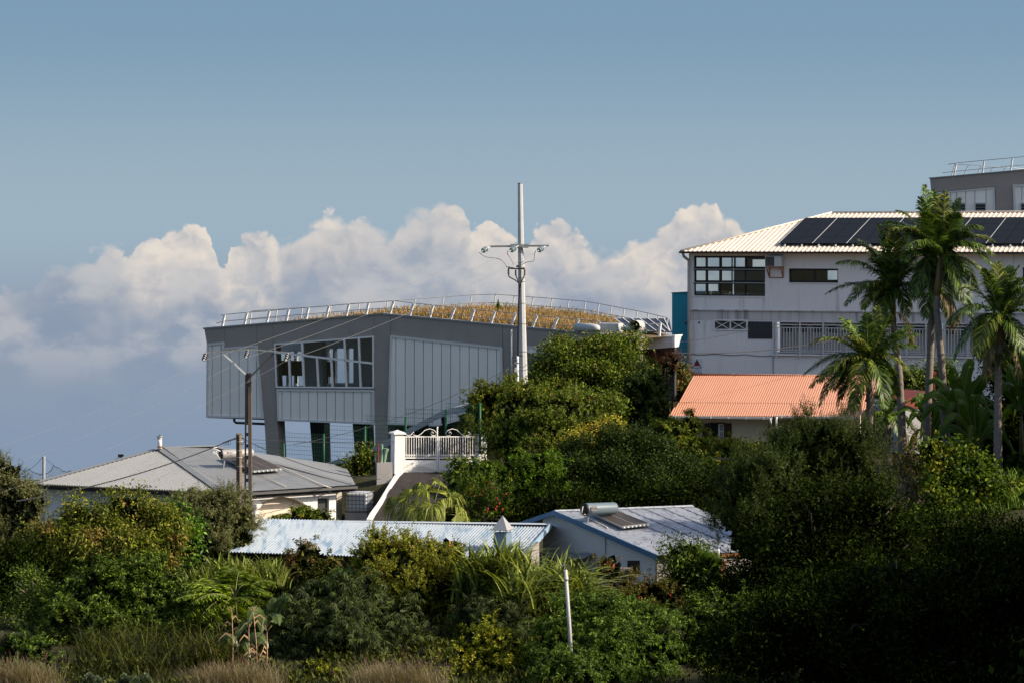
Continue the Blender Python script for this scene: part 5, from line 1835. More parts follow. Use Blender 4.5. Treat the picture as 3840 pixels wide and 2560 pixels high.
# right flange, left flange, rungs between: an openwork post turned three quarters
m.prism([V((x2 - .13, LY - hd, zt)), V((x2, LY - hd, zt)), V((x2, LY + hd, zt)), V((x2 - .13, LY + hd, zt))], V((0.03, 0, gl.z - .5 - zt)))
m.prism([V((x0, LY - hd + .05, zt)), V((x0 + .045, LY - hd + .05, zt)), V((x0 + .045, LY + hd, zt)), V((x0, LY + hd, zt))], V((-0.05, 0, gl.z - .5 - zt)))
z_ = zt
while z_ > gl.z:
    hh = 0.9 if z_ == zt else 0.12
    m.prism([V((x0, LY - hd + .052, z_)), V((x2 - .12, LY - hd + .052, z_)), V((x2 - .12, LY + hd, z_)), V((x0, LY + hd, z_))], V((-.01, 0, -hh)))
    z_ -= 0.45 if z_ != zt else 1.9
m.box(V(((x0 + x2) / 2, LY, zt - 1.0)), x2 - x0 - .02, 2 * hd - .12, 2.0)
m.build('shaft', M_pole, lp_)
m = MB()
for a, b in (((768, 1323), (927, 1309)), ((927, 1309), (1087, 1322))):
    m.bar(at(a[0], a[1], LY - .3), at(b[0], b[1], LY - .3), 0.05, 0.05)
m.build('crossarm', M_steel, lp_)
m = MB()
m.bar(at(833, 1322, LY - .25), at(921, 1402, LY - .2), 0.075, 0.06)
m.build('brace', M_alu, lp_)
m = MB()
m.bar(at(1027, 1323, LY - .25), at(940, 1410, LY - .2), 0.075, 0.06)
m.bar(at(940, 1405, LY - .2), at(941, 1470, LY - .2), 0.05, 0.05)
m.build('brace', mat('dark_steel', (0.07, 0.07, 0.07), rough=0.5), lp_)
LIN = []
M_porc = mat('porcelain_brown', (0.02, 0.012, 0.012), rough=0.25, spec=0.6)
for x, y in ((770, 1322), (928, 1312), (1078, 1323)):
    a, b = at(x + 3, y, LY - .3), at(x - 7, y + 30, LY - .7)
    io = MB().tube([a, b], 0.018, 6).build('insulator_rod', M_alu, lp_)
    d = (b - a).normalized()
    for k in range(3):
        c = a.lerp(b, 0.25 + k * 0.25)
        MB().tube([c, c + d * .035, c + d * .06], [0.03, 0.095, 0.08], 12).build('insulator_disc', M_porc, io, True)
        MB().tube([c + d * .06, c + d * .075], 0.06, 12).build('insulator_ring', M_white, io, True)
    LIN.append(b)
s2 = thing('low_voltage_pole', 'shorter weathered concrete pole carrying a bundled black cable', 'power pole', on_ground(896, 113.0))
zt2 = at(896, 1628, 113).z
gl2 = on_ground(896, 113)
xa, xb = at(886, 1628, 113).x, at(907, 1628, 113).x
m = MB()
m.prism([V((xa, 112.9, zt2)), V((xb - .08, 112.82, zt2)), V((xb, 112.95, zt2)), V((xa + .06, 113.08, zt2))], V((0.03, 0, gl2.z - .5 - zt2)))
pa = MB().box(V(((xa + xb) / 2, 112.95, zt2 + .02)), 0.17, 0.17, 0.06, 0.4)
m.build('shaft', mat('pole_weathered', (0.17, 0.125, 0.09), rough=0.9, var=0.3, vscale=3, fine=0.15), s2)
pa.build('pole_top', mat('pole_weathered', (0.17, 0.125, 0.09)), s2)
m = MB()
for y in (1652, 1687, 1712, 1745):
    c = at(897, y, 112.95)
    m.tube([c, c - V((0, 0, .015))], 0.135, 8)
m.build('strap', M_alu, s2)
# lines
k = 0
names = ['left', 'middle', 'right']
WEND = [(-260, 1745), (-260, 1845), (-260, 1940)]
for i in range(3):
    m = MB()
    m.tube(catenary(INS[i], LIN[i], 0.25), 0.0055, 4, False)
    tag(m.build('power_line', M_alwire), 'thin power wire from steel pole to concrete pole, ' + ['leftmost', 'middle', 'rightmost'][i] + ' of three', 'power line', 'overhead wires')
    m = MB()
    m.tube(catenary(LIN[i], at(WEND[i][0], WEND[i][1], 95), 0.35), 0.003, 4, False)
    tag(m.build('power_line', M_alwire), 'thin power wire running left from the concrete pole, ' + ['upper', 'middle', 'lower'][i] + ' of three', 'power line', 'overhead wires')
def cable(pts, Y0, Y1, sag, r, label, material=M_wire):
    m = MB()
    m.tube(catenary(at(pts[0], pts[1], Y0), at(pts[2], pts[3], Y1), sag, 20), r, 5, False)
    return tag(m.build('overhead_cable', material), label, 'cable', 'overhead wires')
cable((886, 1640, 60, 1878), 112.9, 96, 0.28, 0.024, 'thick black bundled cable sagging left across the grey roof')
cable((906, 1640, 1425, 1795), 113.0, 124, 0.35, 0.016, 'black cable descending right from the short pole towards the driveway')
cable((944, 1646, 1500, 1652), 113.0, 128, 0.08, 0.010, 'thin black cable level with the fence tops')
cable((1941, 1360, 1100, 1665), 133.6, 118, 0.5, 0.012, 'thin black cable sloping left from the service pole across the panels')
cable((1936, 1372, 1560, 1760), 133.6, 128, 0.3, 0.009, 'thin black cable dropping from the service pole towards the gate')
cable((2400, 1296, 2810, 1238), 146, 160, 0.12, 0.012, 'thin black cable crossing the white wall above its neighbour')
cable((2520, 1322, 3330, 1225), 140, 150, 0.45, 0.018, 'thick black cable crossing the white wall towards the balcony')
cable((3330, 1235, 3840, 1140), 150, 150, 0.5, 0.010, 'thin black cable behind the palm crowns')
# bundled ties near the short pole
m = MB()
for j in range(6):
    m.tube(crv([(884, 1640 + j), (865, 1647 + j * .6), (846, 1654 + (j % 3)), (832, 1660)], 112.7 - j * .02), 0.012, 4)
for j in range(3):
    m.tube(crv([(838 + j * 8, 1656), (842 + j * 8, 1667), (848 + j * 8, 1662), (850 + j * 8, 1651)], 112.6), 0.007, 4)
m.tube(crv([(908, 1638), (916, 1645), (918, 1652), (912, 1662), (900, 1664), (888, 1655)], 112.7), 0.012, 4)
m.build('cable_ties', M_wire, s2, True)

# grey galvanised post in the foreground
ap_ = thing('aerial_post', 'slanting galvanised post with a small aerial in the foreground', 'post', on_ground(2150, 82.3))
b_ = on_ground(2150, 82.3)
t_ = at(2121, 2136, 82.0)
m = MB()
m.tube([b_ - V((0, 0, .3)), b_.lerp(t_, .5), t_], [0.06, 0.058, 0.052], 10)
m.build('shaft', M_galv, ap_, True)
MB().tube([t_.lerp(b_, .06), t_.lerp(b_, .09)], 0.066, 10).build('clamp', M_galv, ap_, True)
m = MB()
m.tube([t_ - V((0.04, 0, .1)), at(2116, 2117, 82)], 0.012, 5)
m.tube([at(2098, 2121, 82), at(2124, 2115, 82)], 0.016, 5)
m.tube([at(2098, 2119, 82), at(2098, 2124, 82)], 0.01, 5)
m.build('aerial', M_steel, ap_)
bt = thing('post_box', 'weathered wooden post with a flat cap among the shrubs', 'post', on_ground(2350, 97))
g_ = on_ground(2350, 97)
tz = at(2348, 2134, 97).z
MB().box(V((at(2348, 2140, 97).x, 97, (tz + g_.z) / 2)), 0.11, 0.11, tz - g_.z).build('post', mat('old_wood', (0.20, 0.17, 0.13), rough=0.9, var=0.2), bt)
MB().box(at(2348, 2131, 97), 0.42, 0.4, 0.06).build('cap', mat('old_wood', (0.20, 0.17, 0.13)), bt)

# sports net and posts far left
np_ = thing('net_pole', 'thin pale pole holding a sagging net beyond the grey roof', 'pole', at(164, 1860, 150))
MB().tube([at(164, 1870, 150), at(164.5, 1709, 150)], 0.085, 8).build('shaft', mat('pole_pale', (0.36, 0.37, 0.38)), np_)
m = MB()
top_l = catenary(at(80, 1772, 150), at(160, 1712, 150), 0.15, 6)
tops_ = [(86, 1768), (110, 1757), (140, 1773), (163, 1772), (185, 1768), (201, 1742), (222, 1752), (245, 1766), (262, 1762), (290, 1768)]
for (a, b), (c, d) in zip(tops_, tops_[1:]):
    m.tube(catenary(at(a, b, 150), at(c, d, 150), 0.06, 4), 0.016, 4, False)
for k in range(28):
    x = 88 + k * 7.2
    y = float(np.interp(x, [t[0] for t in tops_], [t[1] for t in tops_]))
    m.tube([at(x, y, 150), at(x + 2 * math.sin(k), 1850, 150)], 0.006, 3, False)
for j in range(1, 9):
    m.tube([at(t[0], t[1] + j * (1850 - t[1]) / 9, 150) for t in tops_], 0.006, 3, False)
m.tube([at(164, 1713, 150), at(201, 1743, 150)], 0.01, 4, False)
m.tube(top_l, 0.01, 4, False)
tag(m.build('sagging_net', M_wire, np_), kind='stuff')
n2 = thing('distant_pole', 'small pole top showing above the grey roof ridge', 'pole', at(453, 1860, 150))
MB().tube([at(453, 1860, 150), at(453, 1703, 150)], 0.08, 6).build('shaft', M_steel, n2)
MB().box(at(453, 1706, 150), 0.28, 0.2, 0.12).build('fitting', M_black, n2)
m = MB()
m.tube(catenary(at(453, 1707, 150), at(300, 1760, 150), 0.2, 8), 0.012, 4, False)
m.build('wire', M_wire, n2)

# pergola in front of the cottage
pg = thing('pergola', 'old timber pergola frame in the hedge below the cottage', 'pergola', on_ground(2760, 127))
M_old = mat('grey_timber', (0.19, 0.155, 0.125), rough=0.9, var=0.25)
for a, b, Y0, Y1 in (((2592, 1766), (2895, 1752), 126, 126), ((2660, 1720), (2800, 1716), 128.5, 128.5), ((2905, 1757), (2945, 1790), 126, 125), ((2760, 1752), (2800, 1722), 126, 128.5), ((2840, 1756), (2868, 1728), 126, 128.5), ((2590, 1742), (2606, 1728), 126, 127)):
    MB().bar(at(a[0], a[1], Y0), at(b[0], b[1], Y1), 0.075, 0.075).build('beam', M_old, pg)
for x in (2591, 2742, 2893):
    q = on_ground(x, 126)
    MB().bar(q, at(x, 1760, 126), 0.085, 0.085).build('post', M_old, pg)
wbx = thing('white_balustrade', 'short run of white balusters showing between the trees', 'balustrade', on_ground(2340, 139))
MB().bar(at(2314, 1606, 138), at(2470, 1604, 138), 0.07, 0.07).build('top_rail', M_white, wbx)
for k in range(14):
    x = 2318 + k * 11
    MB().bar(at(x, 1607, 138), at(x, 1660, 138), 0.045, 0.045).build('baluster', M_white, wbx)
MB().bar(at(2314, 1660, 138), at(2470, 1659, 138), 0.07, 0.07).build('bottom_rail', M_white, wbx)
for x in (2316, 2468):
    q = on_ground(x, 138)
    MB().bar(q, at(x, 1607, 138.0), 0.08, 0.08).build('post', M_white, wbx)

# ------------------------------------------------------------------ vegetation
def unit(a):
    return a / np.maximum(np.linalg.norm(a, axis=-1, keepdims=True), 1e-9)


def leaf_arrays(base, d, nrm, L, W, fold=0.18, tipdroop=0.0):
    """rhombic folded leaves, four vertices and two faces each"""
    d = unit(d)
    side = unit(np.cross(d, nrm))
    nn = np.cross(side, d)
    n = len(base)
    L = np.broadcast_to(np.asarray(L, dtype=float), (n,))[:, None]
    W = np.broadcast_to(np.asarray(W, dtype=float), (n,))[:, None]
    mid = base + d * L * 0.45
    v = np.empty((n, 4, 3))
    v[:, 0] = base
    v[:, 1] = mid + side * W * 0.5 + nn * W * fold
    v[:, 2] = base + d * L + np.array([0, 0, -1.0]) * L * tipdroop
    v[:, 3] = mid - side * W * 0.5 + nn * W * fold
    i = np.arange(n)[:, None] * 4
    f = np.concatenate([i + np.array([[0, 1, 2]]), i + np.array([[0, 2, 3]])], 1).reshape(-1, 3)
    return v.reshape(-1, 3), f


def merge(parts):
    vs, fs, o = [], [], 0
    for v, f in parts:
        vs.append(v)
        fs.append(f + o)
        o += len(v)
    return np.concatenate(vs), np.concatenate(fs)


UP = np.array([0, 0, 1.0])


def crown_arrays(rng, lobes, L, W, dens, clump=0.30, style='broad', droop=0.2, per=36, ragged=0.16, fill=0.30, spread=1.0, shoot=0.5):
    """lobes: (centre, radii). Leaves gathered into clumps around the lobes' outer shells"""
    parts = []
    C = np.array([l[0] for l in lobes])
    R = np.array([l[1] for l in lobes])
    for ci, ri in zip(C, R):
        area = math.pi * ri[0] * ri[2] * 1.7
        N = int(area * dens)
        nc = max(6, int(N / per))
        # boughs: smaller heaps over the lobe, leaf clumps gathered on each
        rm = float(np.mean(ri))
        ns = int(np.clip(6 + 4.5 * area / max(0.35, rm) / 3.0, 7, 18))
        sd_ = unit(rng.normal(size=(ns * 3, 3)))
        sd_ = sd_[(sd_[:, 2] > -0.6) & ((sd_[:, 1] < 0.3) | (rng.random(ns * 3) < 0.4))][:ns]
        ns = len(sd_)
        sf_ = rng.uniform(0.62, 0.98, ns) + ragged * rng.normal(size=ns) * 0.8
        sc_ = ci + sd_ * ri * np.clip(sf_, 0.4, 1.3)[:, None]
        sr_ = rng.uniform(0.24, 0.42, ns) * (1.0 - 0.35 * (sf_ > 1.0))
        pick = rng.choice(ns, nc, p=sr_ ** 2 / (sr_ ** 2).sum())
        d = unit(rng.normal(size=(nc, 3)) + sd_[pick] * 0.9 + np.array([0, -0.15, 0.35]))
        rf = 1.0 - 0.55 * rng.random(nc) ** 1.5
        cc = sc_[pick] + d * (sr_[pick] * rf)[:, None] * (0.5 * ri + 0.5 * rm)
        stray = (rng.random(nc) < 0.16) * rng.random(nc) * (0.12 + 1.6 * ragged * 0.8)
        cc = cc + unit(d + UP * 0.5) * stray[:, None]
        q = np.min(np.linalg.norm((cc[:, None, :] - C[None]) / R[None], axis=2), axis=1)
        ok = q > 0.50
        cc, d = cc[ok], d[ok]
        nc = len(cc)
        if nc == 0:
            continue
        out = unit(d * np.array([1, 1, 0.9]) + np.array([0, 0, 0.15]))
        if style == 'shoot':
            k = per
            ax = unit(out * 0.7 + UP * 0.55 * (1 - droop) - UP * droop * 0.5 + rng.normal(size=(nc, 3)) * 0.35)
            t = np.tile((np.arange(k) + 0.5) / k, (nc, 1)) + rng.normal(size=(nc, k)) * 0.02
            ln = shoot * (0.7 + 0.6 * rng.random((nc, 1)))
            b = cc[:, None, :] + ax[:, None, :] * (t * ln)[..., None] - UP * (t ** 2 * ln * droop * 0.8)[..., None] + rng.normal(size=(nc, k, 3)) * 0.02 * spread
            rd = unit(np.cross(ax[:, None, :], rng.normal(size=(nc, k, 3))))
            dd = rd * 0.9 + ax[:, None, :] * 0.55 - UP * droop * 1.1 + rng.normal(size=(nc, k, 3)) * 0.2
            nn = unit(ax[:, None, :] * 0.5 + UP * 0.5 + out[:, None, :] * 0.3 + rng.normal(size=(nc, k, 3)) * 0.65)
            sc = (1.1 - 0.5 * t) * (0.8 + 0.4 * rng.random((nc, k)))
        elif style == 'palmate':
            k = 7
            hubs = max(1, per // k)
            hb = cc[:, None, :] + rng.normal(size=(nc, hubs, 3)) * clump * np.array([1, 1, 0.7])
            ho = unit(out[:, None, :] * 0.7 + UP * 0.45 + rng.normal(size=(nc, hubs, 3)) * 0.45)
            e1 = unit(np.cross(ho, rng.normal(size=(nc, hubs, 3))))
            e2 = np.cross(ho, e1)
            an = np.linspace(0, 2 * np.pi * 0.86, k) + 0.2
            dd = (e1[:, :, None, :] * np.cos(an)[:, None] + e2[:, :, None, :] * np.sin(an)[:, None]) + ho[:, :, None, :] * 0.1 - UP * droop * 1.2
            dd = dd.reshape(nc, hubs * k, 3)
            b = np.repeat(hb, k, axis=1)
            nn = np.repeat(ho, k, axis=1)
            sc = np.tile(1.0 - 0.35 * np.abs(np.linspace(-1, 1, k)), hubs)[None] * (0.8 + 0.4 * rng.random((nc, 1)))
        else:
            k = per
            b = cc[:, None, :] + rng.normal(size=(nc, k, 3)) * clump * np.array([1, 1, 0.75])
            dd = unit(out[:, None, :] * 0.5 + rng.normal(size=(nc, k, 3)) * 0.75) - UP * droop
            nn = unit(out[:, None, :] * 0.4 + UP * 0.45 + rng.normal(size=(nc, k, 3)) * 0.8)
            sc = 0.45 + 1.0 * rng.random((nc, k))
        b = b.reshape(-1, 3)
        dd = dd.reshape(-1, 3)
        nn = nn.reshape(-1, 3)
        sc = np.broadcast_to(sc, (nc, len(b) // nc)).reshape(-1)
        parts.append(leaf_arrays(b, dd, nn, L * sc, W * sc, tipdroop=droop * 0.25))
        # inner leaves that close the crown
        nf = int(len(b) * fill * 0.35)
        if nf:
            dv = unit(rng.normal(size=(nf, 3))) * (rng.random((nf, 1)) ** 0.45) * 0.72
            b = ci + dv * ri
            parts.append(leaf_arrays(b, rng.normal(size=(nf, 3)), rng.normal(size=(nf, 3)) + UP, max(L, 0.12) * 1.5, max(W, 0.06) * 1.9))
    return merge(parts)


BARK = mat('bark', (0.085, 0.065, 0.05), rough=0.95, var=0.3, vscale=4)
M_inner = mat('inner_shade_leaf', (0.012, 0.015, 0.006), rough=0.9, spec=0.05, var=0.3)  # near-black colour puts shade into the hollows of the crowns
BARK_P = mat('pale_bark', (0.20, 0.165, 0.12), rough=0.95, var=0.3, vscale=4)


def px_lobes(lobes, Y, depth=0.9):
    out = []
    for l in lobes:
        x, y, rx_, ry_ = l[:4]
        Yl = Y + (l[4] if len(l) > 4 else 0.0)
        s = Yl / F
        c = at(x, y, Yl)
        out.append((np.array(c), np.array([rx_ * s, min(rx_, ry_ * 1.3) * s * depth, ry_ * s])))
    return out


def plant(name, cat, label, Y, lobes, material, L, W, dens, seed, group=None, base_px=None, trunk_r=0.12, stems=1, bark=BARK, depth=0.9, **kw):
    rng = np.random.default_rng(seed)
    lb = px_lobes(lobes, Y, depth)
    bx = base_px if base_px is not None else float(np.mean([l[0] for l in lobes]))
    root = on_ground(bx, Y)
    t = thing(name, label, cat, root, group)
    tr = MB()
    rad = trunk_r
    for i, (c, r) in enumerate(lb):
        p1 = V(c) - V((0, 0, r[2] * 0.15))
        if root.z > p1.z - 0.15:
            root_l = V((p1.x, p1.y, p1.z - 0.5))
        else:
            root_l = root
        jit = V((rng.normal() * .12, rng.normal() * .1, 0))
        st = root_l + jit * (1 if stems > 1 else 0.25) - V((0, 0, 0.2))
        mid = st.lerp(p1, 0.55) + V((rng.normal() * .15, rng.normal() * .1, 0.2))
        tr.tube(bez(st, V((st.x * .8 + mid.x * .2, st.y * .8 + mid.y * .2, mid.z)), p1, 6), [rad, rad * .9, rad * .75, rad * .6, rad * .45, rad * .3, rad * .15], 6)
        for k in range(5):
            a = st.lerp(p1, 0.6 + 0.08 * k)
            e = V(c + unit(rng.normal(size=3) + np.array([0, -.4, .4])) * r * 0.92)
            tr.tube([a.lerp(p1, .5), a.lerp(e, .6) + V((0, 0, .05)), e], [rad * .3, rad * .2, rad * .06], 5)
    tr.build('trunk', bark, t, True)
    v, f = crown_arrays(rng, lb, L, W, dens, **kw)
    np_mesh('crown', v, f, material, t)
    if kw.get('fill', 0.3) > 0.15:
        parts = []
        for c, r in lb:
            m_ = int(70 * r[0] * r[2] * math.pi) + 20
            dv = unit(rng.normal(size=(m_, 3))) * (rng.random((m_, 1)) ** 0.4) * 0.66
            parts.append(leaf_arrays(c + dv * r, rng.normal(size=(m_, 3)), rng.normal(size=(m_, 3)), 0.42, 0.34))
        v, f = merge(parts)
        tag(np_mesh('inner_shade_leaves', v, f, M_inner, t), kind='stuff')
    return t, lb, rng


def fruits(t, lb, rng, n, r, material, name='fruit', rf=(0.85, 1.05), el=(-0.6, 0.9)):
    """small round things scattered on the crown's face, joined: too small to pick apart"""
    m_ = MB()
    for k in range(n):
        c, rr = lb[rng.integers(len(lb))]
        d = unit(rng.normal(size=3))
        d[1] = -abs(d[1])
        if not el[0] < d[2] < el[1]:
            continue
        q = V(c + d * rr * rng.uniform(*rf))
        m_.tube([q - V((0, 0, r)), q - V((0, 0, r * .5)), q + V((0, 0, r * .5)), q + V((0, 0, r))], [r * .4, r * .95, r * .95, r * .4], 6)
    return tag(m_.build(name, material, t, True), kind='stuff')


# leaf colours
LM = {
    'deep': leafmat('deep_green_leaf', (0.022, 0.050, 0.010), (0.048, 0.080, 0.016), trans=0.25),
    'olive': leafmat('olive_leaf', (0.081, 0.108, 0.054), (0.203, 0.230, 0.149), trans=0.2, rough=0.5),
    'bronze': leafmat('bronze_tip_leaf', (0.078, 0.128, 0.021), (0.203, 0.247, 0.045), tip=(0.34, 0.20, 0.06), tip_amt=0.12, tip_scale=0.75),
    'glossy': leafmat('glossy_leaf', (0.045, 0.120, 0.018), (0.112, 0.247, 0.033), rough=0.3, spec=0.5),
    'mango': leafmat('mango_leaf', (0.068, 0.128, 0.021), (0.195, 0.270, 0.042), tip=(0.450, 0.360, 0.045), tip_amt=0.1, tip_scale=2.2),
    'citrus': leafmat('citrus_leaf', (0.083, 0.135, 0.015), (0.285, 0.315, 0.045), tip=(0.495, 0.450, 0.105), tip_amt=0.18, tip_scale=2.0, rough=0.35),
    'cassava': leafmat('cassava_leaf', (0.030, 0.050, 0.018), (0.062, 0.095, 0.036), trans=0.25),
    'yellowgreen': leafmat('yellow_green_leaf', (0.109, 0.166, 0.018), (0.268, 0.312, 0.036), tip=(0.510, 0.433, 0.038), tip_amt=0.12, tip_scale=1.6, trans=0.4),
    'willow': leafmat('willow_leaf', (0.048, 0.112, 0.022), (0.135, 0.232, 0.051), trans=0.35),
    'cane': leafmat('cane_leaf', (0.109, 0.173, 0.048), (0.255, 0.332, 0.122), trans=0.4),
    'grass': leafmat('long_grass', (0.018, 0.030, 0.006), (0.070, 0.085, 0.018), trans=0.4),  # colour lowered to stand in for shade from plants alongside
    'dry': leafmat('dry_grass', (0.15, 0.12, 0.07), (0.37, 0.30, 0.19), trans=0.35, rough=0.7, spec=0.1),
    'roofgrass': leafmat('roof_grass_blades', (0.30, 0.19, 0.095), (0.52, 0.37, 0.20), tip=(0.160, 0.170, 0.040), tip_amt=0.15, tip_scale=0.7, trans=0.35, rough=0.7, spec=0.1),
    'reddry': leafmat('red_seed_head', (0.070, 0.030, 0.025), (0.160, 0.080, 0.050), trans=0.2, rough=0.8),
    'fern': leafmat('fern_leaf', (0.078, 0.142, 0.018), (0.173, 0.258, 0.034), trans=0.35),
    'banana': leafmat('banana_leaf', (0.036, 0.099, 0.013), (0.077, 0.162, 0.025), trans=0.45, rough=0.35, spec=0.45),
    'bananag': leafmat('grey_banana_leaf', (0.052, 0.100, 0.042), (0.095, 0.147, 0.065), trans=0.3, rough=0.3, spec=0.5),
    'acacia': leafmat('feathery_leaf', (0.030, 0.060, 0.012), (0.058, 0.090, 0.018), trans=0.25),
    'dark': leafmat('dark_leaf', (0.008, 0.017, 0.004), (0.022, 0.038, 0.009), trans=0.2, rough=0.8, spec=0.06),  # leaf colour set near black to carry the deep shade
    'hedge': leafmat('hedge_leaf', (0.039, 0.083, 0.015), (0.112, 0.180, 0.033), trans=0.3),
    'treelt': leafmat('mid_green_leaf', (0.054, 0.108, 0.018), (0.165, 0.240, 0.042), tip=(0.300, 0.255, 0.060), tip_amt=0.1, tip_scale=1.6),
    'lemon': leafmat('lemon_leaf', (0.063, 0.108, 0.018), (0.188, 0.232, 0.036), rough=0.35),
    'bright': leafmat('bright_leaf', (0.062, 0.146, 0.013), (0.130, 0.247, 0.027), trans=0.45),
    'gold': leafmat('gold_leaf', (0.344, 0.304, 0.030), (0.729, 0.567, 0.061), trans=0.35),
    'yellowflower': leafmat('yellow_flower_leaf', (0.090, 0.128, 0.015), (0.225, 0.225, 0.030), tip=(0.600, 0.540, 0.015), tip_amt=0.40, tip_scale=1.8),
    'vine': leafmat('vine_leaf', (0.050, 0.100, 0.012), (0.085, 0.150, 0.018), tip=(0.316, 0.298, 0.028), tip_amt=0.10, tip_scale=1.2, trans=0.45),
    'palm': leafmat('palm_leaflet', (0.060, 0.120, 0.030), (0.120, 0.205, 0.055), trans=0.35, rough=0.3, spec=0.5),
    'palmy': leafmat('pale_palm_leaflet', (0.120, 0.170, 0.045), (0.215, 0.270, 0.085), trans=0.4, rough=0.3, spec=0.5),
    'fan': leafmat('fan_palm_leaf', (0.130, 0.185, 0.040), (0.230, 0.285, 0.075), trans=0.35, rough=0.35),
    'cabbage': leafmat('cabbage_leaf', (0.100, 0.150, 0.150), (0.200, 0.270, 0.280), trans=0.2),
    'reddish': leafmat('reddish_leaf', (0.075, 0.090, 0.024), (0.180, 0.180, 0.060), tip=(0.240, 0.105, 0.045), tip_amt=0.2, tip_scale=2.0),
}

# ---- dry grass on the dark building's roof
rng = np.random.default_rng(11)
parts = []
pts_, hh = [], []
for k in range(9000):
    u, v = rng.uniform(1010, 2200), rng.random() ** 1.3
    if u < 1436 and v > 0.55:
        continue
    if rng.random() > np.interp(u, [1010, 1150, 1436, 2120, 2200], [0.1, 0.45, 1, 1, 0.2]):
        continue
    pts_.append(tuple(roof_pt(u, 0.03 + v * 0.9)))
    hh.append(np.interp(u, [1010, 1300, 1436, 1600, 2050, 2200], [0.14, 0.2, 0.26, 0.42, 0.44, 0.25]) * rng.uniform(0.5, 1.25))
pts_ = np.array(pts_)
hh = np.array(hh)
n = len(pts_)
for rep in range(4):
    d = np.stack([rng.normal(size=n) * .4, rng.normal(size=n) * .4, np.ones(n)], -1)
    parts.append(leaf_arrays(pts_ + rng.normal(size=(n, 3)) * np.array([.2, .2, 0.0]), d, rng.normal(size=(n, 3)), hh * rng.uniform(.6, 1.1, n), 0.035 + 0.03 * rng.random(n)))
k = rng.random(n) < 0.25
parts.append(leaf_arrays(pts_[k] + UP * (hh[k] * .85)[:, None], np.stack([rng.normal(size=k.sum()) * .2, rng.normal(size=k.sum()) * .2, np.ones(k.sum())], -1), rng.normal(size=(k.sum(), 3)), 0.2, 0.045))
v, f = merge(parts)
tag(np_mesh('roof_grass', v, f, LM['roofgrass']), 'dry golden grass growing on the dark building roof', 'grass', kind='stuff')
sp = thing('conifer_sapling', 'small green conifer sapling sticking out of the roof grass', 'sapling', roof_pt(1800, 0.55))
q = at(1868, 1172, roof_pt(1800, .55).y)
MB().tube([q - V((0, 0, .4)), q + V((0, 0, .75))], [0.03, 0.008], 5).build('trunk', BARK, sp)
n = 500
t_ = rng.random(n)
an = rng.random(n) * 6.28
b = np.array(q) + np.stack([np.zeros(n), np.zeros(n), t_ * .8 - .1], -1)
d = np.stack([np.cos(an) * (1 - t_ * .6), np.sin(an) * (1 - t_ * .6), 0.9 + 0 * t_], -1)
v, f = leaf_arrays(b, d, rng.normal(size=(n, 3)), 0.36 * (1.05 - t_), 0.02)
np_mesh('crown', v, f, LM['treelt'], sp)

# ---- left side trees
plant('olive_tree', 'tree', 'dark grey-green olive-like tree cut by the left picture edge', 104, [(15, 1800, 75, 80), (35, 1870, 90, 110), (70, 1960, 95, 110), (-10, 2050, 130, 120), (90, 2090, 90, 90), (120, 1900, 45, 45, -.5)], LM['olive'], 0.085, 0.024, 2300, 101, base_px=20, per=40, clump=0.20, style='shoot', droop=0.05, ragged=0.22, shoot=0.42)
plant('bronze_tipped_tree', 'tree', 'big rounded green tree with orange-bronze young leaves', 98, [(300, 1985, 110, 95), (480, 1925, 115, 80), (600, 2000, 105, 90), (210, 2080, 90, 100), (420, 2070, 150, 120, -.8), (590, 2110, 110, 90, -.6), (320, 2160, 120, 80, -.5)], LM['bronze'], 0.13, 0.048, 1300, 102, base_px=420, trunk_r=0.2, per=30, clump=0.22, droop=0.55, ragged=0.2)
plant('glossy_shrub', 'shrub', 'glossy green shrub squeezed beside the bronze-tipped tree', 101, [(655, 1960, 60, 60), (690, 2040, 55, 55), (640, 2090, 80, 60)], LM['glossy'], 0.15, 0.07, 900, 103, per=22, clump=0.22)
plant('olive_tree', 'tree', 'pale grey-green olive tree in front of the grey house', 106, [(700, 1920, 105, 70), (830, 1900, 100, 60), (890, 1950, 70, 70), (760, 2000, 140, 90, -.6), (880, 2040, 85, 70, -.4), (800, 2090, 110, 50, -.4)], LM['olive'], 0.085, 0.022, 2600, 104, base_px=790, per=40, clump=0.2, style='shoot', droop=0.05, ragged=0.18, shoot=0.40)
plant('mango_tree', 'tree', 'young mango tree hiding the white arch', 112, [(1135, 1935, 45, 30), (1195, 1955, 50, 30), (1080, 1960, 45, 28), (1040, 1972, 35, 22)], LM['mango'], 0.20, 0.05, 800, 105, per=22, style='shoot', droop=0.45, shoot=0.30, ragged=0.22)
plant('dark_shrub', 'shrub', 'dark reddish shrub standing before the long shed wall', 98.5, [(1150, 2100, 60, 50), (1210, 2130, 60, 45), (1120, 2170, 85, 60), (1220, 2190, 60, 50)], LM['reddish'], 0.17, 0.055, 750, 106, per=22, style='shoot', droop=0.4, shoot=0.3, ragged=0.22)
t, lb, rg = plant('citrus_tree', 'tree', 'golden-green citrus tree with orange fruit before the pale blue roof', 95, [(1430, 2085, 100, 85), (1530, 2080, 75, 65), (1625, 2120, 85, 75), (1690, 2090, 35, 70), (1400, 2170, 80, 90), (1530, 2190, 150, 110, -.7), (1650, 2220, 90, 110, -.4), (1520, 2300, 160, 80, -.5)], LM['citrus'], 0.085, 0.040, 2300, 107, base_px=1530, trunk_r=0.14, per=40, clump=0.2, style='shoot', droop=0.0, shoot=0.38, ragged=0.2)
fruits(t, lb, rg, 70, 0.035, mat('orange_fruit', (0.62, 0.27, 0.03), rough=0.5))
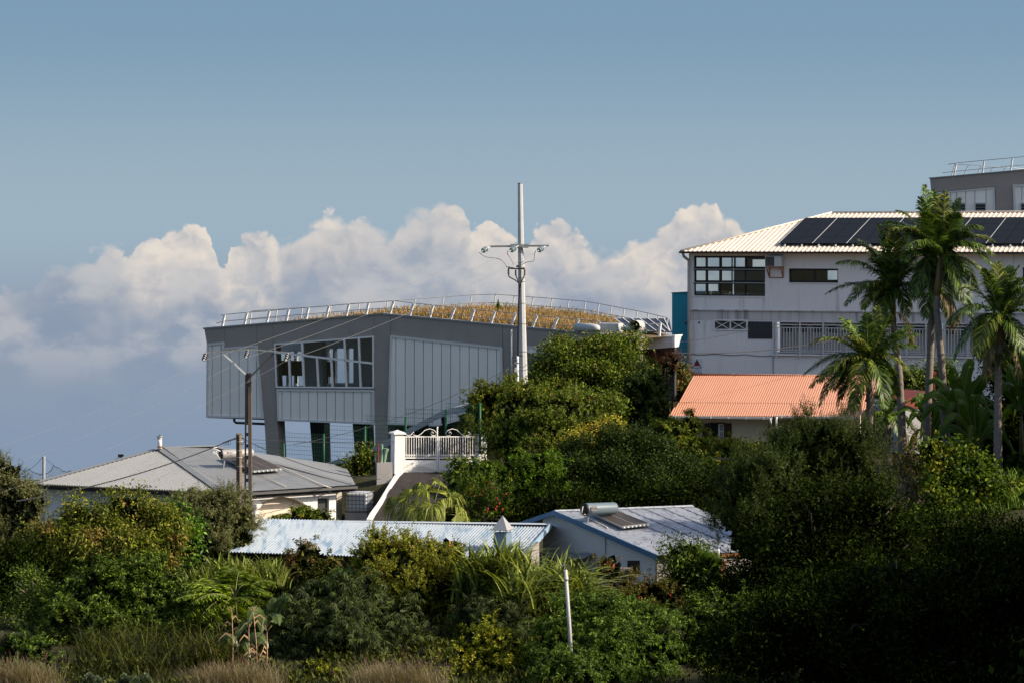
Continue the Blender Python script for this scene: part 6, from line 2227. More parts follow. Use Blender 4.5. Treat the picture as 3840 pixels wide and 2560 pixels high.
plant('cassava_bush', 'bush', 'large blue-green cassava bush with drooping fingered leaves', 88, [(1180, 2270, 130, 90), (1330, 2240, 120, 80), (1090, 2360, 110, 110), (1270, 2370, 160, 120, -.6), (1430, 2320, 110, 100), (1150, 2460, 130, 80, -.5), (1330, 2460, 130, 70, -.4)], LM['cassava'], 0.23, 0.034, 1150, 108, base_px=1250, stems=3, per=28, clump=0.20, style='palmate', droop=0.6, ragged=0.22, fill=0.2)
plant('cassava_bush', 'bush', 'smaller fingered-leaf bush between citrus tree and sugar cane', 90, [(1790, 2290, 70, 65), (1870, 2300, 90, 75), (1830, 2370, 110, 60, -.4), (1930, 2350, 60, 60)], LM['cassava'], 0.18, 0.026, 1500, 109, stems=3, per=28, clump=0.16, style='palmate', droop=0.55, ragged=0.2, fill=0.2)
plant('yellow_green_bush', 'bush', 'sunlit yellow-green bush at the bottom centre', 84.5, [(1770, 2450, 80, 70), (1850, 2430, 80, 70), (1940, 2470, 80, 60), (1820, 2520, 130, 70, -.5), (1980, 2530, 100, 50, -.3)], LM['yellowgreen'], 0.13, 0.042, 1300, 110, stems=3, per=26, style='shoot', droop=0.25, shoot=0.32, ragged=0.24)
plant('peach_bush', 'bush', 'spreading willow-leaved bush at the bottom right of centre', 84, [(2170, 2330, 110, 80), (2300, 2310, 110, 75), (2420, 2340, 110, 80), (2120, 2440, 110, 90, -.4), (2270, 2430, 150, 110, -.7), (2430, 2440, 120, 110, -.5), (2200, 2530, 150, 70, -.6), (2400, 2540, 140, 70, -.6)], LM['willow'], 0.16, 0.036, 1300, 111, base_px=2280, stems=3, per=30, style='shoot', droop=0.4, shoot=0.45, ragged=0.22)
plant('mixed_shrub', 'shrub', 'broad-leaved shrub below the bronze-tipped tree', 91.5, [(400, 2190, 110, 80), (520, 2180, 110, 80), (620, 2220, 90, 80), (330, 2260, 100, 90), (460, 2290, 140, 90, -.5), (600, 2310, 100, 80, -.3)], LM['hedge'], 0.17, 0.06, 850, 112, stems=3, per=24, style='shoot', droop=0.25, shoot=0.36, ragged=0.2)
plant('twiggy_shrub', 'shrub', 'thin twiggy shrub in the shade at the left edge', 92, [(110, 2210, 70, 60), (170, 2250, 60, 60), (90, 2300, 90, 60), (190, 2330, 70, 50)], LM['hedge'], 0.085, 0.04, 900, 113, stems=3, per=24, clump=0.22, bark=BARK_P, fill=0.1)
plant('low_bush', 'bush', 'low bright bush in the bottom left corner', 82.5, [(60, 2440, 80, 50), (140, 2470, 70, 55), (50, 2530, 110, 70), (170, 2530, 60, 60)], LM['willow'], 0.13, 0.035, 1200, 114, stems=3, per=28, style='shoot', droop=0.35, shoot=0.35, ragged=0.22)
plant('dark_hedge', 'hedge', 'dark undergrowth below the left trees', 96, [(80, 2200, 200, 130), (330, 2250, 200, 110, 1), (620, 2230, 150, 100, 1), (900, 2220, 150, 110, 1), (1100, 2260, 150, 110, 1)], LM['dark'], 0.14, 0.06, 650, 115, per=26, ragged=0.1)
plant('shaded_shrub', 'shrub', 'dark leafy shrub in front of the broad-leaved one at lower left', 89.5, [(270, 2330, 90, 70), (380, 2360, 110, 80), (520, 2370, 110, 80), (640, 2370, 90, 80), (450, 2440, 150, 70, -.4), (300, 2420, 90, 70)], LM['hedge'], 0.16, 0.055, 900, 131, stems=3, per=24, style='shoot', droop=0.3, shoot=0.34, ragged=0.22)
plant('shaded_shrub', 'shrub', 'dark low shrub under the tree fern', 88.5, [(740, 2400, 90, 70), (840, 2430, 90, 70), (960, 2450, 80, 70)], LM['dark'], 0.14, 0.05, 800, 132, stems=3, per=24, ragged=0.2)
plant('low_bush', 'bush', 'low leafy bush hiding the foot of the foreground post', 81.5, [(2080, 2530, 90, 60), (2180, 2520, 80, 70), (2260, 2540, 80, 60)], LM['willow'], 0.15, 0.036, 1200, 133, stems=3, per=28, style='shoot', droop=0.4, shoot=0.4, ragged=0.22)
plant('low_bush', 'bush', 'low yellow-green bush between the two dry tussocks', 82.5, [(1150, 2540, 80, 40), (1230, 2550, 70, 40), (1680, 2530, 70, 45)], LM['yellowgreen'], 0.12, 0.04, 1000, 134, stems=3, per=26, style='shoot', droop=0.25, shoot=0.28, ragged=0.22)
# ---- foreground right of centre
t, lb, rg = plant('flowering_shrub', 'shrub', 'dark shrub with red and pink flowers before the gabled house', 96, [(2190, 2175, 50, 45), (2285, 2140, 30, 45), (2210, 2240, 90, 70), (2330, 2235, 90, 55), (2440, 2230, 80, 45), (2330, 2290, 140, 55, -.4), (2480, 2270, 80, 50)], LM['reddish'], 0.09, 0.045, 1400, 116, per=28, style='shoot', droop=0.05, shoot=0.35, ragged=0.25)
fruits(t, lb, rg, 34, 0.045, mat('pink_red_petal', (0.58, 0.07, 0.06), rough=0.6), 'flowers')
plant('glossy_shrub', 'shrub', 'tall glossy shrub at the corner of the gabled house', 97, [(2560, 2090, 65, 55), (2620, 2110, 60, 55), (2580, 2180, 90, 70), (2640, 2220, 60, 70), (2540, 2260, 80, 60)], LM['hedge'], 0.10, 0.052, 1300, 117, per=26, clump=0.2, ragged=0.24)
plant('columnar_conifer', 'conifer', 'narrow bright green columnar conifer beside the brown door', 96.3, [(2664, 2140, 20, 60), (2666, 2190, 22, 50)], LM['bright'], 0.12, 0.012, 5000, 118, per=30, style='shoot', droop=-0.3, shoot=0.25, ragged=0.1)
# ---- the dark mass at the right
plant('feathery_tree', 'tree', 'feathery dark green tree covering the end of the gabled roof', 99, [(2800, 1820, 80, 90), (2880, 1760, 90, 80), (2780, 1930, 110, 90), (2900, 1900, 130, 130), (2840, 2020, 130, 100, -.5)], LM['acacia'], 0.11, 0.022, 2600, 120, base_px=2900, trunk_r=0.16, per=46, style='shoot', droop=-0.15, shoot=0.5, ragged=0.25, fill=0.5)
plant('feathery_tree', 'tree', 'tall feathery tree hiding the foot of the short palm', 104, [(3000, 1680, 90, 90), (3090, 1640, 90, 80), (3040, 1780, 140, 110), (3190, 1690, 90, 90), (3200, 1800, 120, 120), (2960, 1790, 100, 100)], LM['acacia'], 0.11, 0.022, 2500, 121, base_px=3080, trunk_r=0.18, per=46, style='shoot', droop=-0.15, shoot=0.55, ragged=0.25, fill=0.5)
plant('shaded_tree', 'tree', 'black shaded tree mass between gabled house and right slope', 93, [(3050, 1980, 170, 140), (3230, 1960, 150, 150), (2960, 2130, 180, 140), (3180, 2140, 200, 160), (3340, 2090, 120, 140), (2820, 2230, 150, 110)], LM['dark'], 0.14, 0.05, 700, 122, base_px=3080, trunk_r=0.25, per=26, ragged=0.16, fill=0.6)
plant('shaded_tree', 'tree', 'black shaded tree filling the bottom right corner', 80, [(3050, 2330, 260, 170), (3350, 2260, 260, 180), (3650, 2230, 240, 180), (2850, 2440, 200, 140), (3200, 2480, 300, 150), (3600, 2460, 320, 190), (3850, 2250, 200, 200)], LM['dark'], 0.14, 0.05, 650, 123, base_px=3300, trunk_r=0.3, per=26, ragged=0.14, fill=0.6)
plant('shaded_shrub', 'shrub', 'shaded shrub with yellowish leaves at the foot of the dark trees', 86, [(2640, 2360, 110, 110), (2760, 2350, 100, 120), (2620, 2470, 120, 100), (2760, 2490, 120, 90)], LM['hedge'], 0.12, 0.045, 900, 124, per=26, style='shoot', droop=0.3, shoot=0.36)
plant('vine_bank', 'creeper', 'bright green creeper spilling down the right-hand slope', 108, [(3500, 1700, 45, 30), (3585, 1715, 60, 32), (3660, 1760, 70, 38, -.5), (3540, 1790, 80, 42, -.4), (3640, 1830, 90, 42, -.8), (3750, 1860, 80, 42, -.6), (3560, 1890, 90, 45, -1.2), (3690, 1930, 100, 42, -1.6), (3810, 1930, 70, 45, -1.2), (3500, 1960, 80, 40, -1.8), (3830, 2000, 80, 45, -2), (3620, 2000, 100, 40, -2.2)], LM['vine'], 0.17, 0.10, 750, 125, stems=3, per=20, clump=0.22, droop=0.35, ragged=0.34)
plant('twiggy_shrub', 'shrub', 'thin pale twiggy shrub in front of the double palm trunks', 109, [(3430, 1700, 70, 60), (3420, 1800, 90, 80), (3500, 1800, 80, 70), (3460, 1900, 90, 80), (3380, 1760, 60, 60)], LM['reddish'], 0.09, 0.03, 750, 126, stems=4, bark=BARK_P, per=24, style='shoot', droop=0.1, shoot=0.4, fill=0.05)
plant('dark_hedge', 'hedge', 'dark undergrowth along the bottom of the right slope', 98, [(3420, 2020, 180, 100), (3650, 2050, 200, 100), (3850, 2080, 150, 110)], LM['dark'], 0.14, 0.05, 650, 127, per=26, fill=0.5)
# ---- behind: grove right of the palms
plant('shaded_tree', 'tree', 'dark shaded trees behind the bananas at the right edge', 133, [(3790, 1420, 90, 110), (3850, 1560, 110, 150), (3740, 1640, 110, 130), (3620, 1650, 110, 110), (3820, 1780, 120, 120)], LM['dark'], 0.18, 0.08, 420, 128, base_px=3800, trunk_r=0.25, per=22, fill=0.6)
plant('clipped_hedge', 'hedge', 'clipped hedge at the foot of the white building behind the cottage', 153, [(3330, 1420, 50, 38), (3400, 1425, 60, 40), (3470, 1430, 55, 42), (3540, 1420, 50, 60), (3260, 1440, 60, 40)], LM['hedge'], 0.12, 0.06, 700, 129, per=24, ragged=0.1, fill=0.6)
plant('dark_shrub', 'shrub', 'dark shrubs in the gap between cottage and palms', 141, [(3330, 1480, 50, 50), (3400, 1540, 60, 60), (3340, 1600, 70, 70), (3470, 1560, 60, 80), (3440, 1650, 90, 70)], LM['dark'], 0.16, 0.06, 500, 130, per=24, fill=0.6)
# ---- central trees
plant('spreading_tree', 'tree', 'spreading leafy tree below the roof ducts', 140, [(2150, 1340, 100, 60), (2240, 1310, 110, 55), (2330, 1330, 90, 70), (2080, 1400, 90, 60), (2230, 1410, 150, 80, -.8), (2350, 1430, 90, 80), (2020, 1440, 50, 35)], LM['treelt'], 0.13, 0.065, 850, 140, base_px=2230, trunk_r=0.2, per=24, clump=0.24, ragged=0.26)
t, lb, rg = plant('lemon_tree', 'tree', 'lemon tree with yellow fruit overhanging the gate', 130, [(1840, 1500, 75, 50), (1900, 1480, 80, 50), (1790, 1570, 65, 65), (1990, 1490, 90, 50), (2090, 1500, 80, 55), (1800, 1650, 60, 60), (1840, 1590, 90, 90)], LM['lemon'], 0.11, 0.055, 1000, 141, base_px=1900, trunk_r=0.13, per=26, style='shoot', droop=0.05, shoot=0.36, ragged=0.25)
fruits(t, lb, rg, 110, 0.045, mat('lemon_fruit', (0.70, 0.55, 0.05), rough=0.45))
plant('leafy_tree', 'tree', 'large leafy green tree in the middle of the picture', 127, [(1960, 1560, 110, 80), (2080, 1560, 120, 90), (1930, 1650, 110, 80), (2070, 1680, 150, 110, -.8), (2190, 1620, 90, 90), (1960, 1740, 90, 60)], LM['treelt'], 0.15, 0.05, 950, 142, base_px=2050, trunk_r=0.16, per=26, style='shoot', droop=0.2, shoot=0.4, ragged=0.22)
t, lb, rg = plant('red_flowered_shrub', 'shrub', 'shrub with red flower heads behind the leafy middle tree', 132, [(2180, 1530, 80, 70), (2260, 1570, 70, 80), (2150, 1600, 80, 70)], LM['treelt'], 0.15, 0.07, 750, 143, per=24)
fruits(t, lb, rg, 26, 0.06, mat('dark_red_petal', (0.30, 0.02, 0.02), rough=0.7), 'flowers')
plant('leafy_tree', 'tree', 'upright leafy tree left of the orange roof', 136, [(2400, 1480, 80, 80), (2450, 1450, 60, 60), (2370, 1560, 90, 80), (2450, 1560, 70, 80), (2420, 1640, 80, 60)], LM['deep'], 0.17, 0.05, 850, 144, per=24, style='shoot', droop=0.15, shoot=0.42, ragged=0.25)
plant('mango_tree', 'tree', 'mango tree at the left corner of the orange-roofed cottage', 133, [(2545, 1625, 55, 45), (2590, 1600, 22, 45), (2540, 1690, 80, 65), (2610, 1700, 55, 55), (2490, 1630, 45, 55)], LM['mango'], 0.22, 0.055, 800, 145, per=22, style='shoot', droop=0.4, shoot=0.36, ragged=0.25)
plant('rounded_hedge_tree', 'tree', 'big dense rounded dark green tree behind the gabled roof', 123, [(2200, 1740, 130, 90), (2340, 1690, 130, 80), (2470, 1740, 110, 90), (2240, 1830, 170, 110, -.6), (2420, 1830, 160, 110, -.6), (2540, 1800, 70, 90), (2330, 1900, 200, 70)], LM['deep'], 0.095, 0.050, 1500, 146, base_px=2340, trunk_r=0.18, per=34, clump=0.22, ragged=0.2, fill=0.5)
plant('gold_shrub', 'shrub', 'yellow-leaved shrub glowing above the rounded dark tree', 124.5, [(2230, 1640, 60, 40), (2170, 1680, 60, 45), (2100, 1740, 60, 40), (2290, 1610, 40, 30)], LM['gold'], 0.10, 0.045, 1200, 147, per=26, clump=0.2, ragged=0.22)
plant('bright_shrub', 'shrub', 'bright fresh green shrub right of the driveway', 120, [(2010, 1750, 70, 60), (2030, 1820, 70, 60), (1950, 1830, 60, 50), (2000, 1900, 100, 70), (1910, 1780, 50, 40)], LM['bright'], 0.15, 0.045, 900, 148, per=24, style='shoot', droop=0.15, shoot=0.36, ragged=0.25)
plant('broad_leaf_shrub', 'shrub', 'low shrub with large flat leaves at the driveway top', 122.5, [(1740, 1790, 70, 45), (1830, 1780, 80, 45), (1780, 1840, 90, 45), (1890, 1830, 60, 50)], LM['hedge'], 0.20, 0.12, 420, 149, per=18, clump=0.22, droop=0.3)
t, lb, rg = plant('crown_of_thorns', 'shrub', 'spiky shrub with small red flowers above the long roof', 116, [(1800, 1880, 60, 50), (1850, 1840, 50, 50), (1830, 1930, 70, 50), (1760, 1870, 40, 50)], LM['vine'], 0.11, 0.055, 750, 150, per=22, style='shoot', droop=-0.2, shoot=0.42, fill=0.15, ragged=0.3)
fruits(t, lb, rg, 30, 0.05, mat('dark_red_petal', (0.30, 0.02, 0.02)), 'flowers', rf=(1.0, 1.2))
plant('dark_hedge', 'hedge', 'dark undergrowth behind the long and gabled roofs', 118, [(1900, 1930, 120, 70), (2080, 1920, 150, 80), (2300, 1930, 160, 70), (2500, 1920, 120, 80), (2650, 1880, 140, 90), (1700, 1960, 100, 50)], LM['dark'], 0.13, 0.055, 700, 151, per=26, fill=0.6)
plant('fence_creeper', 'creeper', 'sunlit creeper climbing the mesh fence beside the lean-to', 131, [(1280, 1770, 45, 35), (1340, 1750, 40, 45), (1370, 1720, 30, 40), (1330, 1800, 60, 40)], LM['mango'], 0.12, 0.06, 600, 152, per=20, clump=0.18, ragged=0.3)
plant('yellow_flower_hedge', 'hedge', 'hedge of yellow flowers in front of the cottage walls', 134.5, [(2680, 1700, 60, 30), (2790, 1690, 60, 28), (2870, 1690, 70, 28), (2960, 1690, 70, 32), (3050, 1690, 60, 35), (2740, 1735, 120, 40), (2900, 1735, 130, 40)], LM['yellowflower'], 0.10, 0.05, 1000, 153, per=26, clump=0.2)
plant('mango_tree', 'tree', 'small mango tree below the shuttered window', 132.5, [(2730, 1685, 40, 35), (2775, 1700, 45, 38), (2700, 1715, 40, 38), (2760, 1740, 60, 38)], LM['mango'], 0.22, 0.055, 800, 154, per=20, style='shoot', droop=0.4, shoot=0.32, ragged=0.25)
plant('grey_shrub', 'shrub', 'pale grey-green shrub in front of the second cottage window', 133, [(2930, 1640, 40, 35), (2970, 1655, 45, 35), (2930, 1680, 60, 35)], LM['olive'], 0.10, 0.045, 1000, 155, per=24, style='shoot', droop=0.0, shoot=0.34, ragged=0.28)
plant('leafy_hedge', 'hedge', 'leafy hedge below the pergola', 124.5, [(2640, 1800, 90, 60), (2760, 1810, 110, 60), (2880, 1800, 110, 70), (2700, 1850, 120, 60), (2850, 1860, 120, 60)], LM['hedge'], 0.13, 0.05, 900, 156, per=26, style='shoot', droop=0.1, shoot=0.36, fill=0.5)
plant('bank_creeper', 'creeper', 'brown and green creeper on the bank beside the orange roof', 152, [(2530, 1400, 40, 40), (2500, 1460, 50, 50), (2560, 1480, 30, 60), (2470, 1420, 50, 40)], LM['reddish'], 0.14, 0.08, 550, 157, per=20)
plant('dry_weeds', 'weeds', 'dark dry weeds under the white concrete ledge', 147, [(2430, 1370, 60, 40), (2500, 1370, 50, 40)], LM['reddry'], 0.22, 0.02, 700, 158, per=24, style='shoot', droop=-0.4, shoot=0.4)

# ------------------------------------------------------------------ palms
M_trunk = mat('palm_trunk', (0.215, 0.180, 0.150), rough=0.9, var=0.12, vscale=1.0, fine=0.1, streak=((0.11, 0.09, 0.075), 0.75, (0.3, 0.3, 7.0), 0.5))
M_shaft = mat('crownshaft', (0.20, 0.135, 0.060), rough=0.5, var=0.2, vscale=2)
M_rachis = mat('frond_stalk', (0.16, 0.17, 0.05), rough=0.5, var=0.1)


def frond_mesh(rng, p0, p1, p2, n, leaf, width=0.058, vee=0.35, hang=0.6, sweep=0.55, roll=None):
    """one feather frond: stalk along a curve with paired leaflets"""
    C = np.array([tuple(q) for q in bez(p0, p1, p2, 40)])
    T = unit(np.gradient(C, axis=0))
    ref = np.array([0.0, 0.0, 1.0]) if roll is None else np.array(roll)
    parts = []
    for sd in (-1, 1):
        t = np.linspace(0.10, 0.995, n) + rng.normal(size=n) * 0.004
        t = np.clip(t, 0, 1)
        i = t * 40
        i0 = np.minimum(i.astype(int), 39)
        fr = (i - i0)[:, None]
        base = C[i0] * (1 - fr) + C[i0 + 1] * fr
        tg = unit(T[i0] * (1 - fr) + T[i0 + 1] * fr)
        s = np.cross(tg, ref)
        s = unit(s + 1e-6)
        nn = np.cross(s, tg)
        ln = leaf * (np.sin(np.pi * np.clip(0.16 + 0.80 * t, 0, 1)) ** 0.75) * (0.88 + 0.2 * rng.random(n))
        d = unit(s * sd + tg * (sweep + 0.55 * t)[:, None] + nn * vee + rng.normal(size=(n, 3)) * 0.13)
        hg = hang * (0.7 + 0.6 * rng.random(n))
        mid = base + d * (ln * 0.5)[:, None] - UP * (ln * hg * 0.10)[:, None]
        tip = base + d * (ln * 0.9)[:, None] - UP * (ln * hg * 0.50)[:, None]
        w = unit(np.cross(d, nn + rng.normal(size=(n, 3)) * 0.25)) * (width * 0.5)
        v = np.empty((n, 5, 3))
        v[:, 0] = base - w * 0.5
        v[:, 1] = base + w * 0.5
        v[:, 2] = mid + w
        v[:, 3] = mid - w
        v[:, 4] = tip
        k = np.arange(n)[:, None] * 5
        f = np.concatenate([k + np.array([[0, 1, 2]]), k + np.array([[0, 2, 3]]), k + np.array([[3, 2, 4]])], 1).reshape(-1, 3)
        parts.append((v.reshape(-1, 3), f))
    return merge(parts), C


def palm(label, Y, base_px, top, trunk, fronds, seed, leaf=0.88, n=84, group='feather palms by the cottage', shaft=None, fruit=None):
    """trunk: list of (px, py); top: crown centre px; fronds: (tip px, tip py, depth shift, arch px[, pale])"""
    rng = np.random.default_rng(seed)
    g = on_ground(base_px, Y)
    t = thing('feather_palm', label, 'palm tree', g, group)
    P = [g - V((0, 0, .3))] + [at(x, y, Y) for x, y in trunk]
    if P[1].z < P[0].z:
        P = P[1:]
    pts_ = []
    for a, b in zip(P, P[1:]):
        k = max(2, int((b - a).length / 0.12))
        pts_ += [a.lerp(b, i / k) for i in range(k)]
    pts_.append(P[-1])
    nn = len(pts_)
    rr = [0.20 - 0.06 * (i / nn) + (0.016 if i % 3 == 0 else 0.0) for i in range(nn)]
    MB().tube(pts_, rr, 12).build('trunk', M_trunk, t, True)
    c = at(top[0], top[1], Y)
    a = P[-1]
    MB().tube([a, a.lerp(c, .25), a.lerp(c, .7), c], [0.14, 0.18, 0.13, 0.07], 12).build('crownshaft', M_shaft, t, True)
    extra = []
    for k in range(int(len(fronds) * 0.6)):
        f0 = fronds[rng.integers(len(fronds))]
        q = 0.75 + 0.25 * rng.random()
        extra.append((top[0] + (f0[0] - top[0]) * q + rng.normal() * 35, top[1] + (f0[1] - top[1]) * q + rng.normal() * 30, -f0[2] * 1.3 + rng.normal() * .5, f0[3] * (0.8 + .5 * rng.random())))
    for fr in list(fronds) + extra:
        x, y, dy, arch = fr[:4]
        pale = len(fr) > 4 and fr[4]
        tip = at(x, y, Y + dy)
        st = a.lerp(c, 0.75 + 0.3 * rng.random())
        mid = st.lerp(tip, 0.5) + V((0, 0, arch * Y / F))
        dx = tip - st
        (v, f), C = frond_mesh(rng, st, mid, tip, n, leaf, hang=0.55 + 0.5 * rng.random(), vee=0.15 + 0.3 * rng.random())
        o = np_mesh('frond', v, f, LM['palmy' if pale else 'palm'], t)
        MB().tube([V(q) for q in C[::4]], [0.032 * (1 - i / 10.5) + .004 for i in range(len(C[::4]))], 5).build('frond_stalk', M_rachis, o, True)
    for k in range(2):                                   # dead fronds hanging against the stem
        st = a.lerp(c, 0.1)
        tip = st + V((rng.choice([-1, 1]) * (0.5 + .4 * rng.random()), -0.3, -1.5 - .4 * rng.random()))
        (v, f), C = frond_mesh(rng, st, st.lerp(tip, .4) + V((tip.x - st.x, -.2, .5)), tip, 40, leaf * .6, hang=1.3, vee=-0.2)
        o = np_mesh('dead_frond', v, f, LM['dry'], t)
        MB().tube([V(q) for q in C[::4]], 0.014, 5).build('frond_stalk', M_shaft, o, True)
    if fruit:
        m_ = MB()
        fc_ = at(fruit[0], fruit[1], Y - .1)
        for k in range(70):
            e = fc_ + V((rng.normal() * .22, rng.normal() * .22 - .1, -abs(rng.normal()) * .25 - .05))
            m_.tube([fc_ + V((0, 0, .12)), fc_.lerp(e, .6) + V((0, 0, .1)), e], 0.02, 4)
        m_.build('fruit_cluster', mat('palm_fruit', (0.10, 0.11, 0.03), rough=0.8, var=0.3), t)
    return t


palm('tall palm with leaning trunk, left of the twin stems, over the solar roof', 131.5, 3470, (3505, 960), [(3478, 1560), (3490, 1300), (3496, 1110)],
     [(3500, 715, 1.2, 10), (3450, 740, -1.0, 25), (3365, 790, 0.4, 70), (3350, 860, -1.2, 85, 1), (3390, 980, -1.6, 90), (3430, 1110, -1.0, 80), (3470, 1190, -.8, 80), (3600, 1130, -1.4, 90), (3520, 730, -.5, 4, 1), (3420, 850, 1.5, 60), (3560, 1200, 1.5, 100), (3600, 1040, 1.8, 110)], 201, fruit=(3508, 1135))
palm('tallest palm on the right-hand twin stem, crown above the cream roof', 130.5, 3560, (3530, 945), [(3548, 1640), (3530, 1350), (3512, 1160), (3514, 1110)],
     [(3545, 718, -.8, 6, 1), (3600, 745, .6, 20), (3680, 850, -.5, 75), (3722, 905, .6, 90, 1), (3715, 990, -1.2, 110), (3735, 1100, -.6, 120, 1), (3640, 1190, -1.4, 120), (3590, 800, -1.4, 40), (3470, 800, -1.6, 40), (3400, 930, -1.8, 90), (3660, 1080, 1.4, 110)], 202, leaf=0.92)
palm('palm left of the twin stems with pale drooping fronds', 133, 3385, (3345, 1075), [(3382, 1600), (3372, 1400), (3352, 1230), (3348, 1180)],
     [(3292, 842, -.3, 10), (3335, 830, .8, 4, 1), (3220, 900, .5, 60, 1), (3140, 985, -.8, 90), (3100, 1100, .4, 70), (3205, 1090, -1.6, 60, 1), (3240, 1160, -1.4, 70, 1), (3300, 1200, -1.0, 80), (3400, 1180, -.8, 90), (3450, 1110, -1.0, 80), (3470, 980, .7, 60), (3400, 870, 1.0, 30), (3360, 850, -1.4, 20, 1), (3260, 930, 1.6, 50)], 203)
palm('short palm standing against the orange roof', 126, 3258, (3255, 1345), [(3258, 1640), (3262, 1520), (3258, 1430)],
     [(3150, 1190, .4, 25), (3250, 1175, -.3, 6), (3290, 1150, 1.0, 6, 1), (3040, 1290, -.2, 95, 1), (3015, 1400, .3, 85), (3080, 1430, -1.3, 90, 1), (3075, 1520, -.7, 110), (3200, 1540, -1.5, 110, 1), (3320, 1520, -1.2, 120), (3435, 1440, -.5, 110, 1), (3440, 1250, .5, 40), (3340, 1180, -1.0, 20), (3180, 1260, -1.5, 40, 1), (3370, 1480, 1.2, 100), (3130, 1460, 1.4, 100)], 204, n=80, leaf=0.84)
palm('palm by the right picture edge with a straight pale trunk', 121, 3742, (3752, 1190), [(3742, 1780), (3742, 1500), (3745, 1330), (3748, 1290)],
     [(3740, 985, .5, 5, 1), (3690, 1010, -.6, 25), (3610, 1080, .5, 80, 1), (3555, 1210, -.6, 110), (3580, 1340, -.3, 140), (3660, 1330, -1.3, 130, 1), (3835, 1040, -.4, 30), (3900, 1130, .4, 80, 1), (3910, 1240, -.7, 110), (3840, 1330, -1.2, 120), (3790, 1000, 1.0, 15), (3770, 1370, .8, 140), (3700, 1360, 1.2, 130)], 205, fruit=(3745, 1335))
palm('small young palm sheltering below the orange roof gable', 137, 3330, (3330, 1560), [(3330, 1590)],
     [(3250, 1500, .2, 40), (3290, 1450, -.5, 20), (3340, 1440, .4, 10), (3400, 1500, -.5, 40), (3240, 1580, -.6, 60), (3410, 1590, .3, 60), (3300, 1620, -.9, 60), (3370, 1630, -.8, 60)], 206, n=40, leaf=0.55)

# ---- fan palms
def fan_palm(label, Y, base_px, centre, leaves, seed, rad=0.62, stalk_h=0.0):
    rng = np.random.default_rng(seed)
    g = on_ground(base_px, Y)
    t = thing('fan_palm', label, 'palm tree', g, 'fan palms')
    c = at(centre[0], centre[1], Y)
    MB().tube([g - V((0, 0, .2)), g.lerp(c, .5), c], [0.18, 0.15, 0.1], 8).build('trunk', M_trunk, t, True)
    for (x, y, dy) in leaves:
        hub = at(x, y, Y + dy)
        out = (hub - c)
        on = np.array(unit(np.array(out)))
        tocam = np.array([0.15, -0.8, 0.5])
        nrm = unit(on * 0.9 + tocam * 0.7 + np.array([0, 0, .5]) + rng.normal(size=3) * .4)
        e1 = unit(on - nrm * np.dot(on, nrm))
        e2 = np.cross(nrm, e1)
        m = 42
        an = np.linspace(-2.0, 2.0, m) + rng.normal(size=m) * 0.04
        d = e1 * np.cos(an)[:, None] + e2 * np.sin(an)[:, None]
        R = rad * (0.75 + 0.3 * np.cos(an * 0.6)) * (0.9 + .2 * rng.random(m))
        hb = np.array(hub)
        base = np.repeat(hb[None], m, 0)
        mid = hb + d * (R * .62)[:, None] + nrm * 0.03
        tip = hb + d * R[:, None] * 0.98 - UP * (R * (0.30 + .45 * rng.random(m)))[:, None]
        w = unit(np.cross(d, nrm + rng.normal(size=(m, 3)) * .3)) * (R * 0.042)[:, None]
        v = np.empty((m, 4, 3))
        v[:, 0], v[:, 1], v[:, 2], v[:, 3] = base, mid + w, tip, mid - w
        k = np.arange(m)[:, None] * 4
        f = np.concatenate([k + np.array([[0, 1, 3]]), k + np.array([[1, 2, 3]])], 1).reshape(-1, 3)
        o = np_mesh('fan_leaf', v.reshape(-1, 3), f, LM['fan'], t)
        MB().tube([c, c.lerp(hub, .5) + V((0, 0, .08)), hub], 0.014, 5).build('leaf_stalk', M_rachis, o, True)


rng = np.random.default_rng(5)
fan_palm('clump of yellow-green fan palm leaves beside the driveway', 115, 1630, (1620, 1930), [(1480, 1895, 0), (1530, 1860, -.4), (1560, 1840, .3), (1600, 1835, -.5), (1640, 1845, .2), (1690, 1860, -.3), (1720, 1890, .2), (1570, 1900, -.8), (1620, 1890, -.9), (1670, 1905, -.8), (1520, 1920, -.5), (1710, 1930, -.4), (1600, 1930, -1.0), (1590, 1815, .5), (1650, 1815, .4), (1740, 1920, .3)], 301, rad=0.62)
fan_palm('fan palm tips showing above the pale olive tree', 111, 770, (775, 1900), [(720, 1850, 0), (760, 1840, -.3), (800, 1842, .2), (840, 1850, -.2), (780, 1860, -.5), (860, 1868, .1)], 302, rad=0.45)

